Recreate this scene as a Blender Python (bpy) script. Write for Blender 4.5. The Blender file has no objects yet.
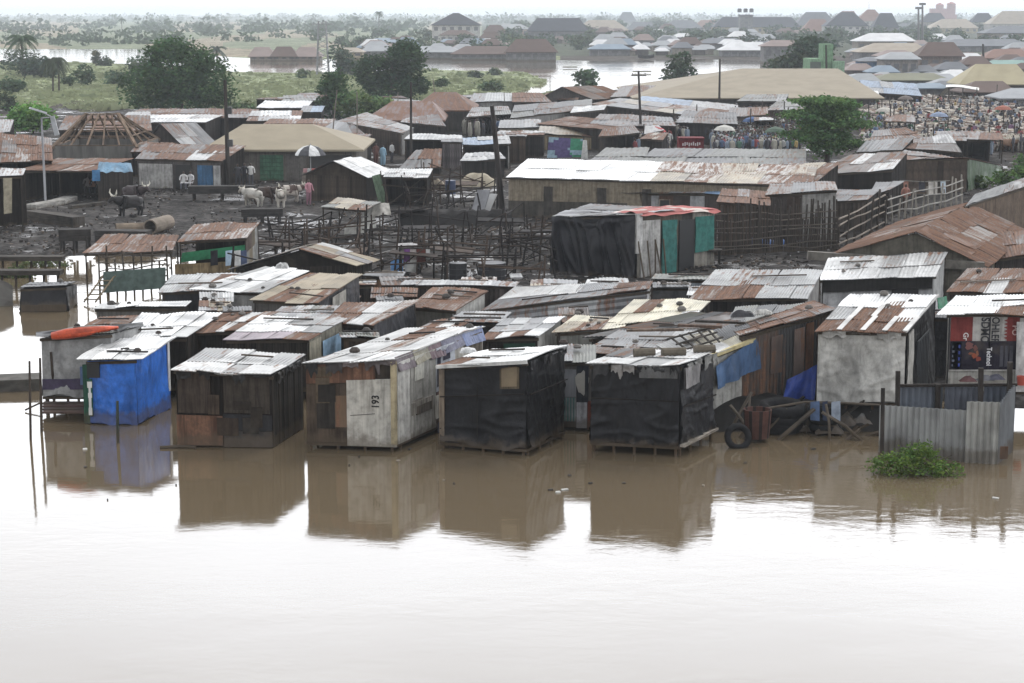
import bpy, math, random
import numpy as np
from mathutils import Vector, Matrix, noise

# ---------------------------------------------------------------- camera model
F, CH, YH = 1900.0, 12.5, 14.0
PITCH = math.atan((341.5 - YH) / F)
CP, SP = math.cos(PITCH), math.sin(PITCH)
CAMP = Vector((0, 0, CH))
rng = random.Random(11)
scene = bpy.context.scene
col = scene.collection


def ray(px, py):
    cx, cy = (px - 512) / F, (341.5 - py) / F
    return Vector((cx, CP + cy * SP, -SP + cy * CP))


def G(px, py, z=0.0):          # point of height z seen at a pixel
    d = ray(px, py)
    return CAMP + d * ((z - CH) / d.z)


def P(px, py, Y):              # point at distance Y seen at a pixel
    d = ray(px, py)
    return CAMP + d * (Y / d.y)


def lerp(a, b, t):
    return a + (b - a) * t


# ---------------------------------------------------------------- objects
def tag(o, label, cat, group=None, kind=None):
    if label: o['label'] = label
    if cat: o['category'] = cat
    if group: o['group'] = group
    if kind or label: o['kind'] = kind or 'thing'
    return o


def thing(name, label, cat, loc, group=None):
    o = bpy.data.objects.new(name, None)
    o.empty_display_size = 0.2
    o.location = loc
    col.objects.link(o)
    return tag(o, label, cat, group)


def origin(o):
    v = Vector(o.location)
    while o.parent:
        o = o.parent
        v = v + Vector(o.location)
    return v


def dup(o, loc, rz=None, label=None, group=None, scale=None):
    r = o.copy(); col.objects.link(r)
    r.location = loc
    if rz is not None: r.rotation_euler = (0, 0, rz)
    if scale is not None: r.scale = (scale,) * 3
    if label: r['label'] = label
    if group: r['group'] = group
    for ch in list(o.children):
        c = ch.copy(); col.objects.link(c); c.parent = r
        for g in ch.children:
            d = g.copy(); col.objects.link(d); d.parent = c
    return r


class MB:
    """collects faces and links them as one mesh object"""
    def __init__(s):
        s.v, s.f, s.c, s.u = [], [], [], []

    def face(s, idx, c, uv=None):
        s.f.append(idx); s.c.append(c)
        s.u.append(uv if uv else [(s.v[i][0] + s.v[i][1], s.v[i][2] + 0.3 * s.v[i][1]) for i in idx])

    def quad(s, a, b, c, d, co, uv=None):
        n = len(s.v)
        s.v += [tuple(a), tuple(b), tuple(c), tuple(d)]
        s.face((n, n + 1, n + 2, n + 3), co, uv)

    def box(s, c, size, co, rz=0.0, rx=0.0, ry=0.0):
        m = Matrix.Translation(c) @ Matrix.Rotation(rz, 4, 'Z') @ Matrix.Rotation(ry, 4, 'Y') @ Matrix.Rotation(rx, 4, 'X')
        n = len(s.v)
        hx, hy, hz = size[0] / 2, size[1] / 2, size[2] / 2
        for x, y, z in ((-1, -1, -1), (1, -1, -1), (1, 1, -1), (-1, 1, -1), (-1, -1, 1), (1, -1, 1), (1, 1, 1), (-1, 1, 1)):
            s.v.append(tuple(m @ Vector((x * hx, y * hy, z * hz))))
        dims = {0: (size[0], size[1]), 1: (size[0], size[1]), 2: (size[0], size[2]), 3: (size[1], size[2]), 4: (size[0], size[2]), 5: (size[1], size[2])}
        for k, q in enumerate(((0, 3, 2, 1), (4, 5, 6, 7), (0, 1, 5, 4), (1, 2, 6, 5), (2, 3, 7, 6), (3, 0, 4, 7))):
            w, h = dims[k]
            s.face(tuple(n + i for i in q), co, [(0, 0), (w, 0), (w, h), (0, h)])

    def beam(s, p, q, w, h, co):        # rectangular beam between two points
        p, q = Vector(p), Vector(q)
        d = (q - p)
        L = d.length
        if L < 1e-5: return
        d.normalize()
        up = Vector((0, 0, 1)) if abs(d.z) < .9 else Vector((0, 1, 0))
        sx = d.cross(up).normalized(); sy = sx.cross(d).normalized()
        n = len(s.v)
        for e in (p, q):
            for a, b in ((-1, -1), (1, -1), (1, 1), (-1, 1)):
                s.v.append(tuple(e + sx * a * w / 2 + sy * b * h / 2))
        for k in range(4):
            j = (k + 1) % 4
            s.face((n + k, n + j, n + 4 + j, n + 4 + k), co, [(0, 0), (w, 0), (w, L), (0, L)])
        s.face((n + 3, n + 2, n + 1, n), co); s.face((n + 4, n + 5, n + 6, n + 7), co)

    def tube(s, pts, rad, co, n=7, cap=True):
        pts = [Vector(p) for p in pts]
        if not isinstance(rad, (list, tuple)): rad = [rad] * len(pts)
        base = len(s.v)
        for i, p in enumerate(pts):
            d = (pts[min(i + 1, len(pts) - 1)] - pts[max(i - 1, 0)]).normalized()
            up = Vector((0, 0, 1)) if abs(d.z) < .9 else Vector((1, 0, 0))
            sx = d.cross(up).normalized(); sy = sx.cross(d)
            for k in range(n):
                a = 2 * math.pi * k / n
                s.v.append(tuple(p + (sx * math.cos(a) + sy * math.sin(a)) * rad[i]))
        for i in range(len(pts) - 1):
            for k in range(n):
                j = (k + 1) % n
                s.face((base + i * n + k, base + i * n + j, base + (i + 1) * n + j, base + (i + 1) * n + k), co,
                       [(k * .1, i), (k * .1 + .1, i), (k * .1 + .1, i + 1), (k * .1, i + 1)])
        if cap:
            s.face(tuple(base + k for k in reversed(range(n))), co)
            e = base + (len(pts) - 1) * n
            s.face(tuple(e + k for k in range(n)), co)

    def grid(s, fn, nu, nv, co, wu=1.0, wv=1.0):
        b = len(s.v)
        for j in range(nv + 1):
            for i in range(nu + 1):
                s.v.append(tuple(fn(i / nu, j / nv)))
        for j in range(nv):
            for i in range(nu):
                k = b + j * (nu + 1) + i
                c = co(i / nu, j / nv) if callable(co) else co
                s.face((k, k + 1, k + nu + 2, k + nu + 1), c,
                       [(i / nu * wu, j / nv * wv), ((i + 1) / nu * wu, j / nv * wv), ((i + 1) / nu * wu, (j + 1) / nv * wv), (i / nu * wu, (j + 1) / nv * wv)])
        return b

    def lathe(s, prof, c, co, n=16):
        c = Vector(c)
        b = len(s.v)
        for r, z in prof:
            for k in range(n):
                a = 2 * math.pi * k / n
                s.v.append(tuple(c + Vector((r * math.cos(a), r * math.sin(a), z))))
        for i in range(len(prof) - 1):
            for k in range(n):
                j = (k + 1) % n
                s.face((b + i * n + k, b + i * n + j, b + (i + 1) * n + j, b + (i + 1) * n + k), co(k) if callable(co) else co)

    def build(s, name, mat, parent=None, org=None, smooth=False):
        if parent is not None: o0 = origin(parent)
        elif org is not None: o0 = Vector(org)
        else: o0 = Vector((0, 0, 0))
        me = bpy.data.meshes.new(name)
        va = np.array(s.v, dtype=np.float64).reshape(-1, 3) - np.array(o0)
        me.from_pydata(va.tolist(), [], s.f)
        ca = me.color_attributes.new('Col', 'FLOAT_COLOR', 'CORNER')
        cs, us = [], []
        for f, c, u in zip(s.f, s.c, s.u):
            c4 = c if len(c) == 4 else (c[0], c[1], c[2], 0.0)
            for k in range(len(f)):
                cs.append(c4)
            us += u
        ca.data.foreach_set('color', np.array(cs, dtype=np.float32).ravel())
        uv = me.uv_layers.new(name='UVMap')
        uv.data.foreach_set('uv', np.array(us, dtype=np.float32).ravel())
        if smooth:
            me.polygons.foreach_set('use_smooth', [True] * len(s.f))
        me.materials.append(mat)
        me.update()
        o = bpy.data.objects.new(name, me)
        col.objects.link(o)
        if parent is not None: o.parent = parent
        else: o.location = o0
        return o


# ---------------------------------------------------------------- materials
class NT:
    def __init__(s, name):
        s.m = bpy.data.materials.new(name); s.m.use_nodes = True
        s.t = s.m.node_tree; s.bsdf = s.t.nodes['Principled BSDF']

    def n(s, typ, **kw):
        x = s.t.nodes.new(typ)
        for k, v in kw.items(): setattr(x, k, v)
        return x

    def l(s, a, b): s.t.links.new(a, b)

    def math(s, op, a, b=None, clamp=False):
        x = s.n('ShaderNodeMath', operation=op, use_clamp=clamp)
        for i, v in enumerate((a, b)):
            if v is None: continue
            if isinstance(v, (int, float)): x.inputs[i].default_value = v
            else: s.l(v, x.inputs[i])
        return x.outputs[0]

    def mix(s, f, a, b, mode='MIX'):
        x = s.n('ShaderNodeMix', data_type='RGBA', blend_type=mode)
        for i, v in ((0, f), (6, a), (7, b)):
            if isinstance(v, (int, float)): x.inputs[i].default_value = v
            elif isinstance(v, tuple): x.inputs[i].default_value = (*v[:3], 1)
            else: s.l(v, x.inputs[i])
        return x.outputs[2]

    def noise(s, vec, scale, detail=4, rough=.6, dist=0.0):
        x = s.n('ShaderNodeTexNoise')
        x.inputs['Scale'].default_value = scale; x.inputs['Detail'].default_value = detail
        x.inputs['Roughness'].default_value = rough; x.inputs['Distortion'].default_value = dist
        if vec is not None: s.l(vec, x.inputs['Vector'])
        return x.outputs['Fac']

    def rmap(s, v, a, b, c=0.0, d=1.0):
        x = s.n('ShaderNodeMapRange', interpolation_type='SMOOTHSTEP')
        s.l(v, x.inputs[0])
        for i, k in enumerate((a, b, c, d)): x.inputs[i + 1].default_value = k
        return x.outputs[0]

    def uv(s, su=1.0, sv=1.0):
        u = s.n('ShaderNodeUVMap'); u.uv_map = 'UVMap'
        oi = s.n('ShaderNodeObjectInfo')
        r = s.math('MULTIPLY', oi.outputs['Random'], 91.0)
        cb = s.n('ShaderNodeCombineXYZ'); s.l(r, cb.inputs[0]); s.l(r, cb.inputs[2])
        ad = s.n('ShaderNodeVectorMath', operation='MULTIPLY_ADD')
        s.l(u.outputs[0], ad.inputs[0]); ad.inputs[1].default_value = (su, sv, 1); s.l(cb.outputs[0], ad.inputs[2])
        return ad.outputs[0]

    def attr(s):
        a = s.n('ShaderNodeAttribute'); a.attribute_name = 'Col'
        return a.outputs['Color'], a.outputs['Alpha']

    def scale(s, c, f):                # colour times a scalar socket
        x = s.n('ShaderNodeVectorMath', operation='SCALE'); s.l(c, x.inputs[0]); s.l(f, x.inputs['Scale'])
        return x.outputs[0]

    def bump(s, h, strength, dist):
        b = s.n('ShaderNodeBump'); b.inputs['Strength'].default_value = strength; b.inputs['Distance'].default_value = dist
        s.l(h, b.inputs['Height']); s.l(b.outputs[0], s.bsdf.inputs['Normal'])

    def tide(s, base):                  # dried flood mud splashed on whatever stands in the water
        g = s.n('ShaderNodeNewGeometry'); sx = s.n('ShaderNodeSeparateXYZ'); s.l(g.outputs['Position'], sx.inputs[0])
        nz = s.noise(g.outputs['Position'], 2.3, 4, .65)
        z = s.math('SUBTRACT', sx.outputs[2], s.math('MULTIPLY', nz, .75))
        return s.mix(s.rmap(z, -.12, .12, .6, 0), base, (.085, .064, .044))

    def out(s, base=None, rough=None, metal=0.0, spec=None):
        i = s.bsdf.inputs
        if base is not None: s.l(base, i['Base Color'])
        if rough is not None:
            if isinstance(rough, (int, float)): i['Roughness'].default_value = rough
            else: s.l(rough, i['Roughness'])
        i['Metallic'].default_value = metal
        if spec is not None: i['Specular IOR Level'].default_value = spec
        return s.m


def m_sheet():
    t = NT('corrugated_sheet'); c, al = t.attr()
    n1 = t.noise(t.uv(5.0, .55), 1.0, 4, .6)
    n2 = t.noise(t.uv(1, 1), 7.0, 4, .7)
    n3 = t.noise(t.uv(1, 1), .8, 3, .6)
    v = t.math('ADD', t.math('MULTIPLY', n1, .55), t.math('ADD', t.math('MULTIPLY', n2, .13), t.math('MULTIPLY', n3, .32)))
    thr = t.math('SUBTRACT', .74, t.math('MULTIPLY', al, .5))
    mask = t.math('MULTIPLY', t.rmap(t.math('SUBTRACT', v, thr), -.06, .07), t.rmap(n2, .25, .6, .72, 1.0))
    rc = t.mix(t.math('MULTIPLY', t.rmap(n2, .25, .7, .35, 1), t.rmap(n1, .3, .65)), (.058, .028, .017), (.205, .108, .066))
    dirt = t.rmap(n3, .3, .62, .68, 1.1)
    dirt = t.math('MULTIPLY', dirt, t.rmap(n1, .22, .52, .72, 1.0))
    base = t.mix(mask, t.scale(c, dirt), rc)
    t.bump(n2, .25, .01)
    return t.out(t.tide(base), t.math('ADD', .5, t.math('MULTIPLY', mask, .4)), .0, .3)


def m_patch():                         # plaster, boards, painted panels
    t = NT('weathered_panel'); c, al = t.attr()
    st = t.noise(t.uv(7.0, .5), 1.0, 4, .65)
    n2 = t.noise(t.uv(), 5.0, 5, .7)
    n3 = t.noise(t.uv(), 1.1, 3, .6)
    k = t.math('MULTIPLY', t.rmap(st, .25, .62, .55, 1.05), t.rmap(n2, .25, .6, .7, 1.05))
    k = t.math('MULTIPLY', k, t.rmap(n3, .3, .65, .72, 1.1))
    base = t.scale(c, k)
    base = t.mix(t.rmap(n3, .52, .72, 0, .45), base, (.09, .075, .06))
    t.bump(n2, .3, .02)
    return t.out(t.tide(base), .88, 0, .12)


def m_tarp():
    t = NT('plastic_tarp'); c, al = t.attr()
    n2 = t.noise(t.uv(1.5, .8), 1.3, 6, .62, .5)
    n3 = t.noise(t.uv(), 6.0, 5, .75)
    n4 = t.noise(t.uv(.9, .35), 1.0, 4, .6, .3)
    k = t.math('MULTIPLY', t.rmap(n2, .3, .62, .62, 1.12), t.rmap(n3, .25, .62, .72, 1.05))  # dirt mottling that also paints shade into the fold lines
    k = t.math('MULTIPLY', k, t.rmap(n4, .3, .6, .7, 1.1))
    base = t.scale(c, k)
    base = t.mix(t.rmap(n4, .55, .75, 0, .13), base, (.16, .14, .12))
    h = t.math('ADD', n4, t.math('MULTIPLY', n2, .5))
    t.bump(h, .8, .12)
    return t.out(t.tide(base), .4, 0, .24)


def m_wood():
    t = NT('weathered_wood'); c, al = t.attr()
    n1 = t.noise(t.uv(9.0, .8), 1.0, 5, .65)
    n2 = t.noise(t.uv(), 2.0, 4, .6)
    base = t.scale(c, t.math('MULTIPLY', t.rmap(n1, .25, .65, .55, 1.3), t.rmap(n2, .25, .7, .65, 1.25)))
    t.bump(n1, .4, .02)
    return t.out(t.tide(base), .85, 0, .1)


def m_plain(name, rough, var=.3, spec=.3, sc=3.0):
    t = NT(name); c, al = t.attr()
    n1 = t.noise(t.uv(), sc, 4, .6)
    base = t.scale(c, t.rmap(n1, .25, .7, 1 - var, 1 + var))
    return t.out(base, rough, 0, spec)


def m_leaf():
    t = NT('foliage'); c, al = t.attr()
    oi = t.n('ShaderNodeObjectInfo')
    hs = t.n('ShaderNodeHueSaturation'); t.l(c, hs.inputs['Color'])
    t.l(t.math('ADD', .85, t.math('MULTIPLY', oi.outputs['Random'], .3)), hs.inputs['Value'])
    t.out(hs.outputs[0], .7, 0, .06)
    tr = t.n('ShaderNodeBsdfTranslucent'); t.l(hs.outputs[0], tr.inputs[0])
    mx = t.n('ShaderNodeMixShader'); mx.inputs[0].default_value = .25
    o = t.t.nodes['Material Output']
    t.l(t.bsdf.outputs[0], mx.inputs[1]); t.l(tr.outputs[0], mx.inputs[2]); t.l(mx.outputs[0], o.inputs[0])
    return t.m


def m_ground():
    t = NT('wet_mud_and_grass'); c, al = t.attr()
    g = t.n('ShaderNodeNewGeometry')
    mp = t.n('ShaderNodeMapping'); t.l(g.outputs['Position'], mp.inputs[0])
    v = mp.outputs[0]
    n1 = t.noise(v, .35, 6, .65); n2 = t.noise(v, 2.4, 5, .7); n3 = t.noise(v, .05, 4, .6)
    k = t.math('MULTIPLY', t.rmap(n2, .3, .68, .35, 1.9), t.rmap(n1, .3, .7, .55, 1.5))
    k = t.math('MULTIPLY', k, t.rmap(n3, .3, .7, .75, 1.25))
    base = t.scale(c, k)
    n4 = t.noise(v, .12, 4, .6)
    wet = t.math('MULTIPLY', t.math('MULTIPLY', t.rmap(n1, .52, .56), t.rmap(n4, .48, .58)), t.math('SUBTRACT', 1.0, al))
    rough = t.math('SUBTRACT', .9, t.math('MULTIPLY', wet, .7))
    t.l(t.math('ADD', .03, t.math('MULTIPLY', wet, .5)), t.bsdf.inputs['Specular IOR Level'])
    t.bump(t.math('ADD', n2, t.math('MULTIPLY', n1, 1.5)), .9, .14)
    return t.out(base, rough, 0)


def m_water():
    t = NT('muddy_water')
    g = t.n('ShaderNodeNewGeometry')
    mp = t.n('ShaderNodeMapping'); t.l(g.outputs['Position'], mp.inputs[0]); mp.inputs['Scale'].default_value = (.55, 1.0, 1)
    n1 = t.noise(mp.outputs[0], .55, 3, .5, .3); n2 = t.noise(mp.outputs[0], 3.4, 4, .6, .5); n3 = t.noise(mp.outputs[0], .06, 3, .5)
    base = t.mix(t.rmap(n3, .3, .7), (.114, .087, .054), (.134, .103, .066))
    calm = t.rmap(n3, .42, .62, .25, 1.0)
    h = t.math('MULTIPLY', t.math('ADD', n1, t.math('MULTIPLY', n2, .30)), calm)
    t.bump(h, .3, .06)
    t.bsdf.inputs['IOR'].default_value = 1.5
    return t.out(base, .05, 0, .5)


M = dict(sheet=m_sheet(), patch=m_patch(), tarp=m_tarp(), wood=m_wood(), leaf=m_leaf(), ground=m_ground(), water=m_water(),
         cloth=m_plain('cotton_cloth', .85, .25, .2, 4.0), skin=m_plain('skin_and_hair', .6, .2, .3, 5.0), dark=m_plain('charred_wood', .85, .5, .12, 4.0),
         metal=m_plain('painted_metal', .5, .2, .5, 2.0), rubber=m_plain('black_rubber', .85, .3, .12, 6.0), concrete=m_plain('concrete', .9, .35, .25, 2.2),
         bark=m_plain('bark', .9, .4, .2, 3.0), roofpaint=m_plain('painted_roofing', .75, .10, .15, .35), ink=m_plain('lettering_paint', .7, .1, .2, 3.0), litter=m_plain('litter', .8, .4, .15, 1.0))

# colours (real-world base colours; 4th number = how rusty)
SH = dict(w=(.50, .50, .49, .26), W=(.72, .72, .71, .06), z=(.31, .313, .31, .34), g=(.19, .192, .195, .36), d=(.06, .06, .062, .3), r=(.25, .21, .185, .68),
          m=(.36, .335, .31, .6), c=(.54, .50, .39, .22), t=(.27, .225, .155, .3), k=(.02, .02, .022, 0), b=(.16, .25, .38, .05), R=(.50, .10, .085, .1),
          n=(.085, .066, .056, .42), o=(.085, .088, .07, .3), p=(.33, .28, .31, .1), u=(.11, .08, .065, .62))
# ---------------------------------------------------------------- roofs and walls
def bil(FL, FR, BR, BL):
    return lambda u, v: lerp(lerp(FL, FR, u), lerp(BL, BR, u), v)


def sheet_roof(mb, FL, FR, BR, BL, spec, pitch=.1, amp=.014, jit=.14, sag=.07, dim=1.0):
    """rows of overlapping corrugated sheets over a quad; spec rows run back -> front"""
    S = bil(FL, FR, BR, BL)
    W = ((FR - FL).length + (BR - BL).length) / 2
    D = ((BL - FL).length + (BR - FR).length) / 2
    nrm = (FR - FL).cross(BL - FL).normalized()
    if nrm.z < 0: nrm = -nrm
    rows = spec[::-1]
    nr = len(rows)
    seed = rng.random() * 50
    for r, row in enumerate(rows):
        nc = len(row)
        edges = [0.0]
        for k in range(1, nc): edges.append((k + rng.uniform(-.25, .25)) / nc)
        edges.append(1.0)
        for k, ch in enumerate(row):
            if ch == ' ': continue
            c = SH[ch]
            f = rng.uniform(.82, 1.1)
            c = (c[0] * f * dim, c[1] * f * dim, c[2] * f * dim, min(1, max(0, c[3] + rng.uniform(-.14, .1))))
            u0 = edges[k] - (.02 if k else 0); u1 = edges[k + 1]
            v0 = r / nr - (rng.uniform(.03, .08) if r else rng.uniform(-.2, 1) * jit / max(D, .5)); v1 = (r + 1) / nr + (rng.uniform(-.02, .03) if r == nr - 1 else rng.uniform(-.02, .12)); sk = rng.uniform(-.03, .03)
            lift = .016 * r + .012 * (k % 2) + rng.uniform(0, .03)
            tw = rng.uniform(-.012, .012)
            nw = max(2, min(160, int(W * (u1 - u0) / pitch)))
            nu = nw * 4
            L = (v1 - v0) * D
            nv = 1 if D < 1.5 else 3

            def pt(a, b, u0=u0, u1=u1, v0=v0, v1=v1, lift=lift, tw=tw, nw=nw, sk=sk):
                u, v = lerp(u0, u1, a) + sk * b * (0 < u0 and u1 < 1), lerp(v0, v1, b) + sk * .8 * (a - .5)
                p = S(u, v)
                s = sag * noise.noise(Vector((u * W * .8 + seed, v * D * .8, seed)))
                return p + nrm * (lift + tw * (a - .5) * 2 + s + amp * math.sin(a * nw * 2 * math.pi))
            n = len(mb.v)
            mb.grid(pt, nu, nv, c, W * (u1 - u0), L)
            # underside, closed along the rim so that the sheet has a thickness
            dn = nrm * -.022
            a, b, c2, d = (pt(x, y) + dn for x, y in ((0, 0), (1, 0), (1, 1), (0, 1)))
            e = (c[0] * .6, c[1] * .6, c[2] * .6, c[3])
            mb.quad(a, d, c2, b, e)
            A, B, C, Dd = (pt(x, y) for x, y in ((0, 0), (1, 0), (1, 1), (0, 1)))
            for q in ((a, b, B, A), (b, c2, C, B), (c2, d, Dd, C), (d, a, A, Dd)): mb.quad(*q, e)


def shell(mb, A, B, zA, zB, co, nu, nv, disp, thick=.05, hem=0.0):
    """an upright wall face with real thickness between the top points A (left) and B (right)"""
    A0, B0 = Vector((A.x, A.y, zA)), Vector((B.x, B.y, zB))
    d = (B0 - A0); d.z = 0
    n = Vector((d.y, -d.x, 0)).normalized()
    L = d.length; h = ((A.z - zA) + (B.z - zB)) / 2

    def pt(u, v):
        p = lerp(lerp(A0, B0, u), lerp(A, B, u), v)
        if hem: p.z += hem * (1 - v) ** 2 * noise.noise(Vector((u * L * 1.7, A.x, A.y))); p += n * hem * .8 * (1 - v) ** 2 * (.5 + noise.noise(Vector((u * L * 1.1 + 5, A.x, A.y))))
        return p + n * disp(u * L, v * h)
    mb.grid(pt, nu, nv, co, L, h)
    k = -n * thick
    a, b, c, e = A0 + k, B0 + k, B + k, A + k
    cc = co(.5, .5) if callable(co) else co
    mb.quad(b, a, e, c, cc)
    mb.quad(A0, B0, b, a, cc); mb.quad(B0, B, c, b, cc); mb.quad(B, A, e, c, cc); mb.quad(A, A0, a, e, cc)
    return n, L, h


def wall(par, A, B, zA, zB, style, res=.12):
    kind = style[0]
    mb = MB(); sd = rng.random() * 90
    L = math.hypot(B.x - A.x, B.y - A.y); h = max(.2, ((A.z - zA) + (B.z - zB)) / 2)
    if kind == 'tarp':
        c = style[1]; amp = style[2] if len(style) > 2 else .05
        nu, nv = max(2, min(90, int(L / res))), max(2, min(60, int(h / res)))
        dg = rng.choice((-1, 1)) * rng.uniform(.5, 1.1)

        def dp(x, y):
            v = Vector((x * 1.1 + sd, y * .8, sd))
            f = noise.noise(v * .7) * .5 + noise.noise(v * 2.6) * .16
            # sharp pulled folds: upright at the foot, slanting from the corners, and sag lines
            g = 1 - 8 * abs(noise.noise(Vector((x * 1.9 + y * dg + sd, y * .4 + 7, 3))))
            k = 1 - 9 * abs(noise.noise(Vector((x * .5 - y * .4 * dg, y * 2.0 + sd, 9))))
            return (f + .5 * max(0, g) + .32 * max(0, k)) * amp * min(1, .35 + (h - y) / h)
        shell(mb, A, B, zA, zB, c, nu, nv, dp, hem=.16)
        return mb.build('tarpaulin_wall', M['tarp'], par, smooth=True)
    if kind == 'plaster':
        nu, nv = max(2, min(40, int(L / .3))), max(2, min(14, int(h / .3)))
        shell(mb, A, B, zA, zB, style[1], nu, nv, lambda x, y: .02 * noise.noise(Vector((x + sd, y, sd))), .1)
        return mb.build('wall', M['patch'], par)
    if kind in ('corr', 'hcorr'):
        pal = style[1]
        pitch = style[2] if len(style) > 2 else .11
        if kind == 'corr':
            x = 0.0; first = True
            n = Vector((B.y - A.y, A.x - B.x, 0)).normalized()
            A0, B0 = Vector((A.x, A.y, zA)), Vector((B.x, B.y, zB))
            while x < L - .05:
                w = min(rng.uniform(.6, .85), L - x)
                c = SH[rng.choice(pal)]; f = rng.uniform(.75, 1.15)
                c = (c[0] * f, c[1] * f, c[2] * f, c[3])
                a, b = x / L, min(1, (x + w + .03) / L)
                off = rng.uniform(0, .03); nw = max(2, int(w / pitch)); up = rng.uniform(-.03, .06)

                def pt(u, v, a=a, b=b, off=off, nw=nw, up=up):
                    s = lerp(a, b, u)
                    p = lerp(lerp(A0, B0, s), lerp(A, B, s), v) + n * (off + .016 * math.sin(u * nw * 2 * math.pi))
                    if style[-1] == 'ragged' and v == 1: p.z += up
                    return p
                mb.grid(pt, nw * 4, 2, c, w, h)
                k = -n * .03
                q = [pt(0, 0) + k, pt(1, 0) + k, pt(1, 1) + k, pt(0, 1) + k]; Q = [pt(0, 0), pt(1, 0), pt(1, 1), pt(0, 1)]
                mb.quad(q[1], q[0], q[3], q[2], c)
                for i in range(4): mb.quad(Q[i], Q[(i + 1) % 4], q[(i + 1) % 4], q[i], c)
                x += w
        else:
            nw = max(3, int(h / (pitch * 1.6)))
            c0 = SH[pal[0]]

            def co(u, v):
                c = SH[pal[int(u * 2.999) * 7 % len(pal)]]
                return c
            shell(mb, A, B, zA, zB, co, max(2, int(L / .4)), nw * 4, lambda x, y: .025 * math.sin(y / h * nw * 2 * math.pi) + .02 * noise.noise(Vector((x, y, sd))))
        return mb.build('sheet_wall', M['sheet'], par)
    if kind == 'plank':
        c = style[1]; w = style[2] if len(style) > 2 else .18
        n = max(2, min(80, int(L / w)))
        A0, B0 = Vector((A.x, A.y, zA)), Vector((B.x, B.y, zB)); nn = Vector((B.y - A.y, A.x - B.x, 0)).normalized()
        b0 = [len(mb.v)]
        cols = []
        for k in range(n):
            f = rng.uniform(.5, 1.5); off = rng.uniform(0, .03)
            a, b = k / n, (k + .97) / n
            cc = (c[0] * f, c[1] * f, c[2] * f)
            p = [lerp(A0, B0, a), lerp(A0, B0, b), lerp(A, B, b), lerp(A, B, a)]
            p = [q + nn * off for q in p]
            q = [x - nn * .05 for x in p]
            mb.quad(*p, cc, [(0, 0), (.2, 0), (.2, h), (0, h)])
            mb.quad(q[1], q[0], q[3], q[2], cc)
            for i in range(4): mb.quad(p[i], q[i], q[(i + 1) % 4], p[(i + 1) % 4], cc)
        return mb.build('plank_wall', M['wood'], par)
    if kind == 'patch':                 # patchwork of boards and sheets
        pal, nu, nv = style[1], style[2], style[3]
        nn = Vector((B.y - A.y, A.x - B.x, 0)).normalized()
        A0, B0 = Vector((A.x, A.y, zA)), Vector((B.x, B.y, zB))
        us = [0] + [(k + rng.uniform(-.2, .2)) / nu for k in range(1, nu)] + [1]
        vs = [0] + [(k + rng.uniform(-.15, .15)) / nv for k in range(1, nv)] + [1]
        for i in range(nu):
            for j in range(nv):
                c = rng.choice(pal); f = rng.uniform(.7, 1.2)
                if isinstance(c, str): c = SH[c]
                c = (c[0] * f, c[1] * f, c[2] * f)
                off = rng.uniform(0, .035)
                sv = rng.uniform(-.03, .03)
                p = [lerp(lerp(A0, B0, a), lerp(A, B, a), b) + nn * off for a, b in ((us[i], vs[j] + (sv if j else 0)), (us[i + 1] + .01, vs[j]), (us[i + 1] + .01, vs[j + 1]), (us[i], vs[j + 1]))]
                q = [x - nn * .06 for x in p]
                w_, h_ = (us[i + 1] - us[i]) * L, (vs[j + 1] - vs[j]) * h
                mb.quad(*p, c, [(i * 3, j * 3), (i * 3 + w_, j * 3), (i * 3 + w_, j * 3 + h_), (i * 3, j * 3 + h_)])
                mb.quad(q[1], q[0], q[3], q[2], c)
                for k in range(4): mb.quad(p[k], q[k], q[(k + 1) % 4], p[(k + 1) % 4], c)
        return mb.build('patchwork_wall', M['patch'], par)


class Shack: pass


ALL = []


BLK = ('tarp', (.0085, .0085, .0105), .10)
BLK2 = ('tarp', (.012, .012, .014), .06)
WTP = ('tarp', (.40, .39, .36), .05)
GTP = ('tarp', (.27, .27, .265), .05)
BLU = ('tarp', (.035, .155, .56), .05)
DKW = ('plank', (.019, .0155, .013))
BRW = ('plank', (.05, .036, .027))
GRW = ('plank', (.11, .10, .085))
TAN = ('plaster', (.26, .22, .17))
GRY = ('plaster', (.20, .195, .185))
PAL = ('plaster', (.42, .41, .38))
WHI = ('plaster', (.58, .57, .54))
PBL = ('plaster', (.40, .45, .50))
DRK = ('plaster', (.055, .045, .038))
RST = ('corr', 'unrn')
ZNC = ('corr', 'zgz')
OPEN = ('open',)


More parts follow.
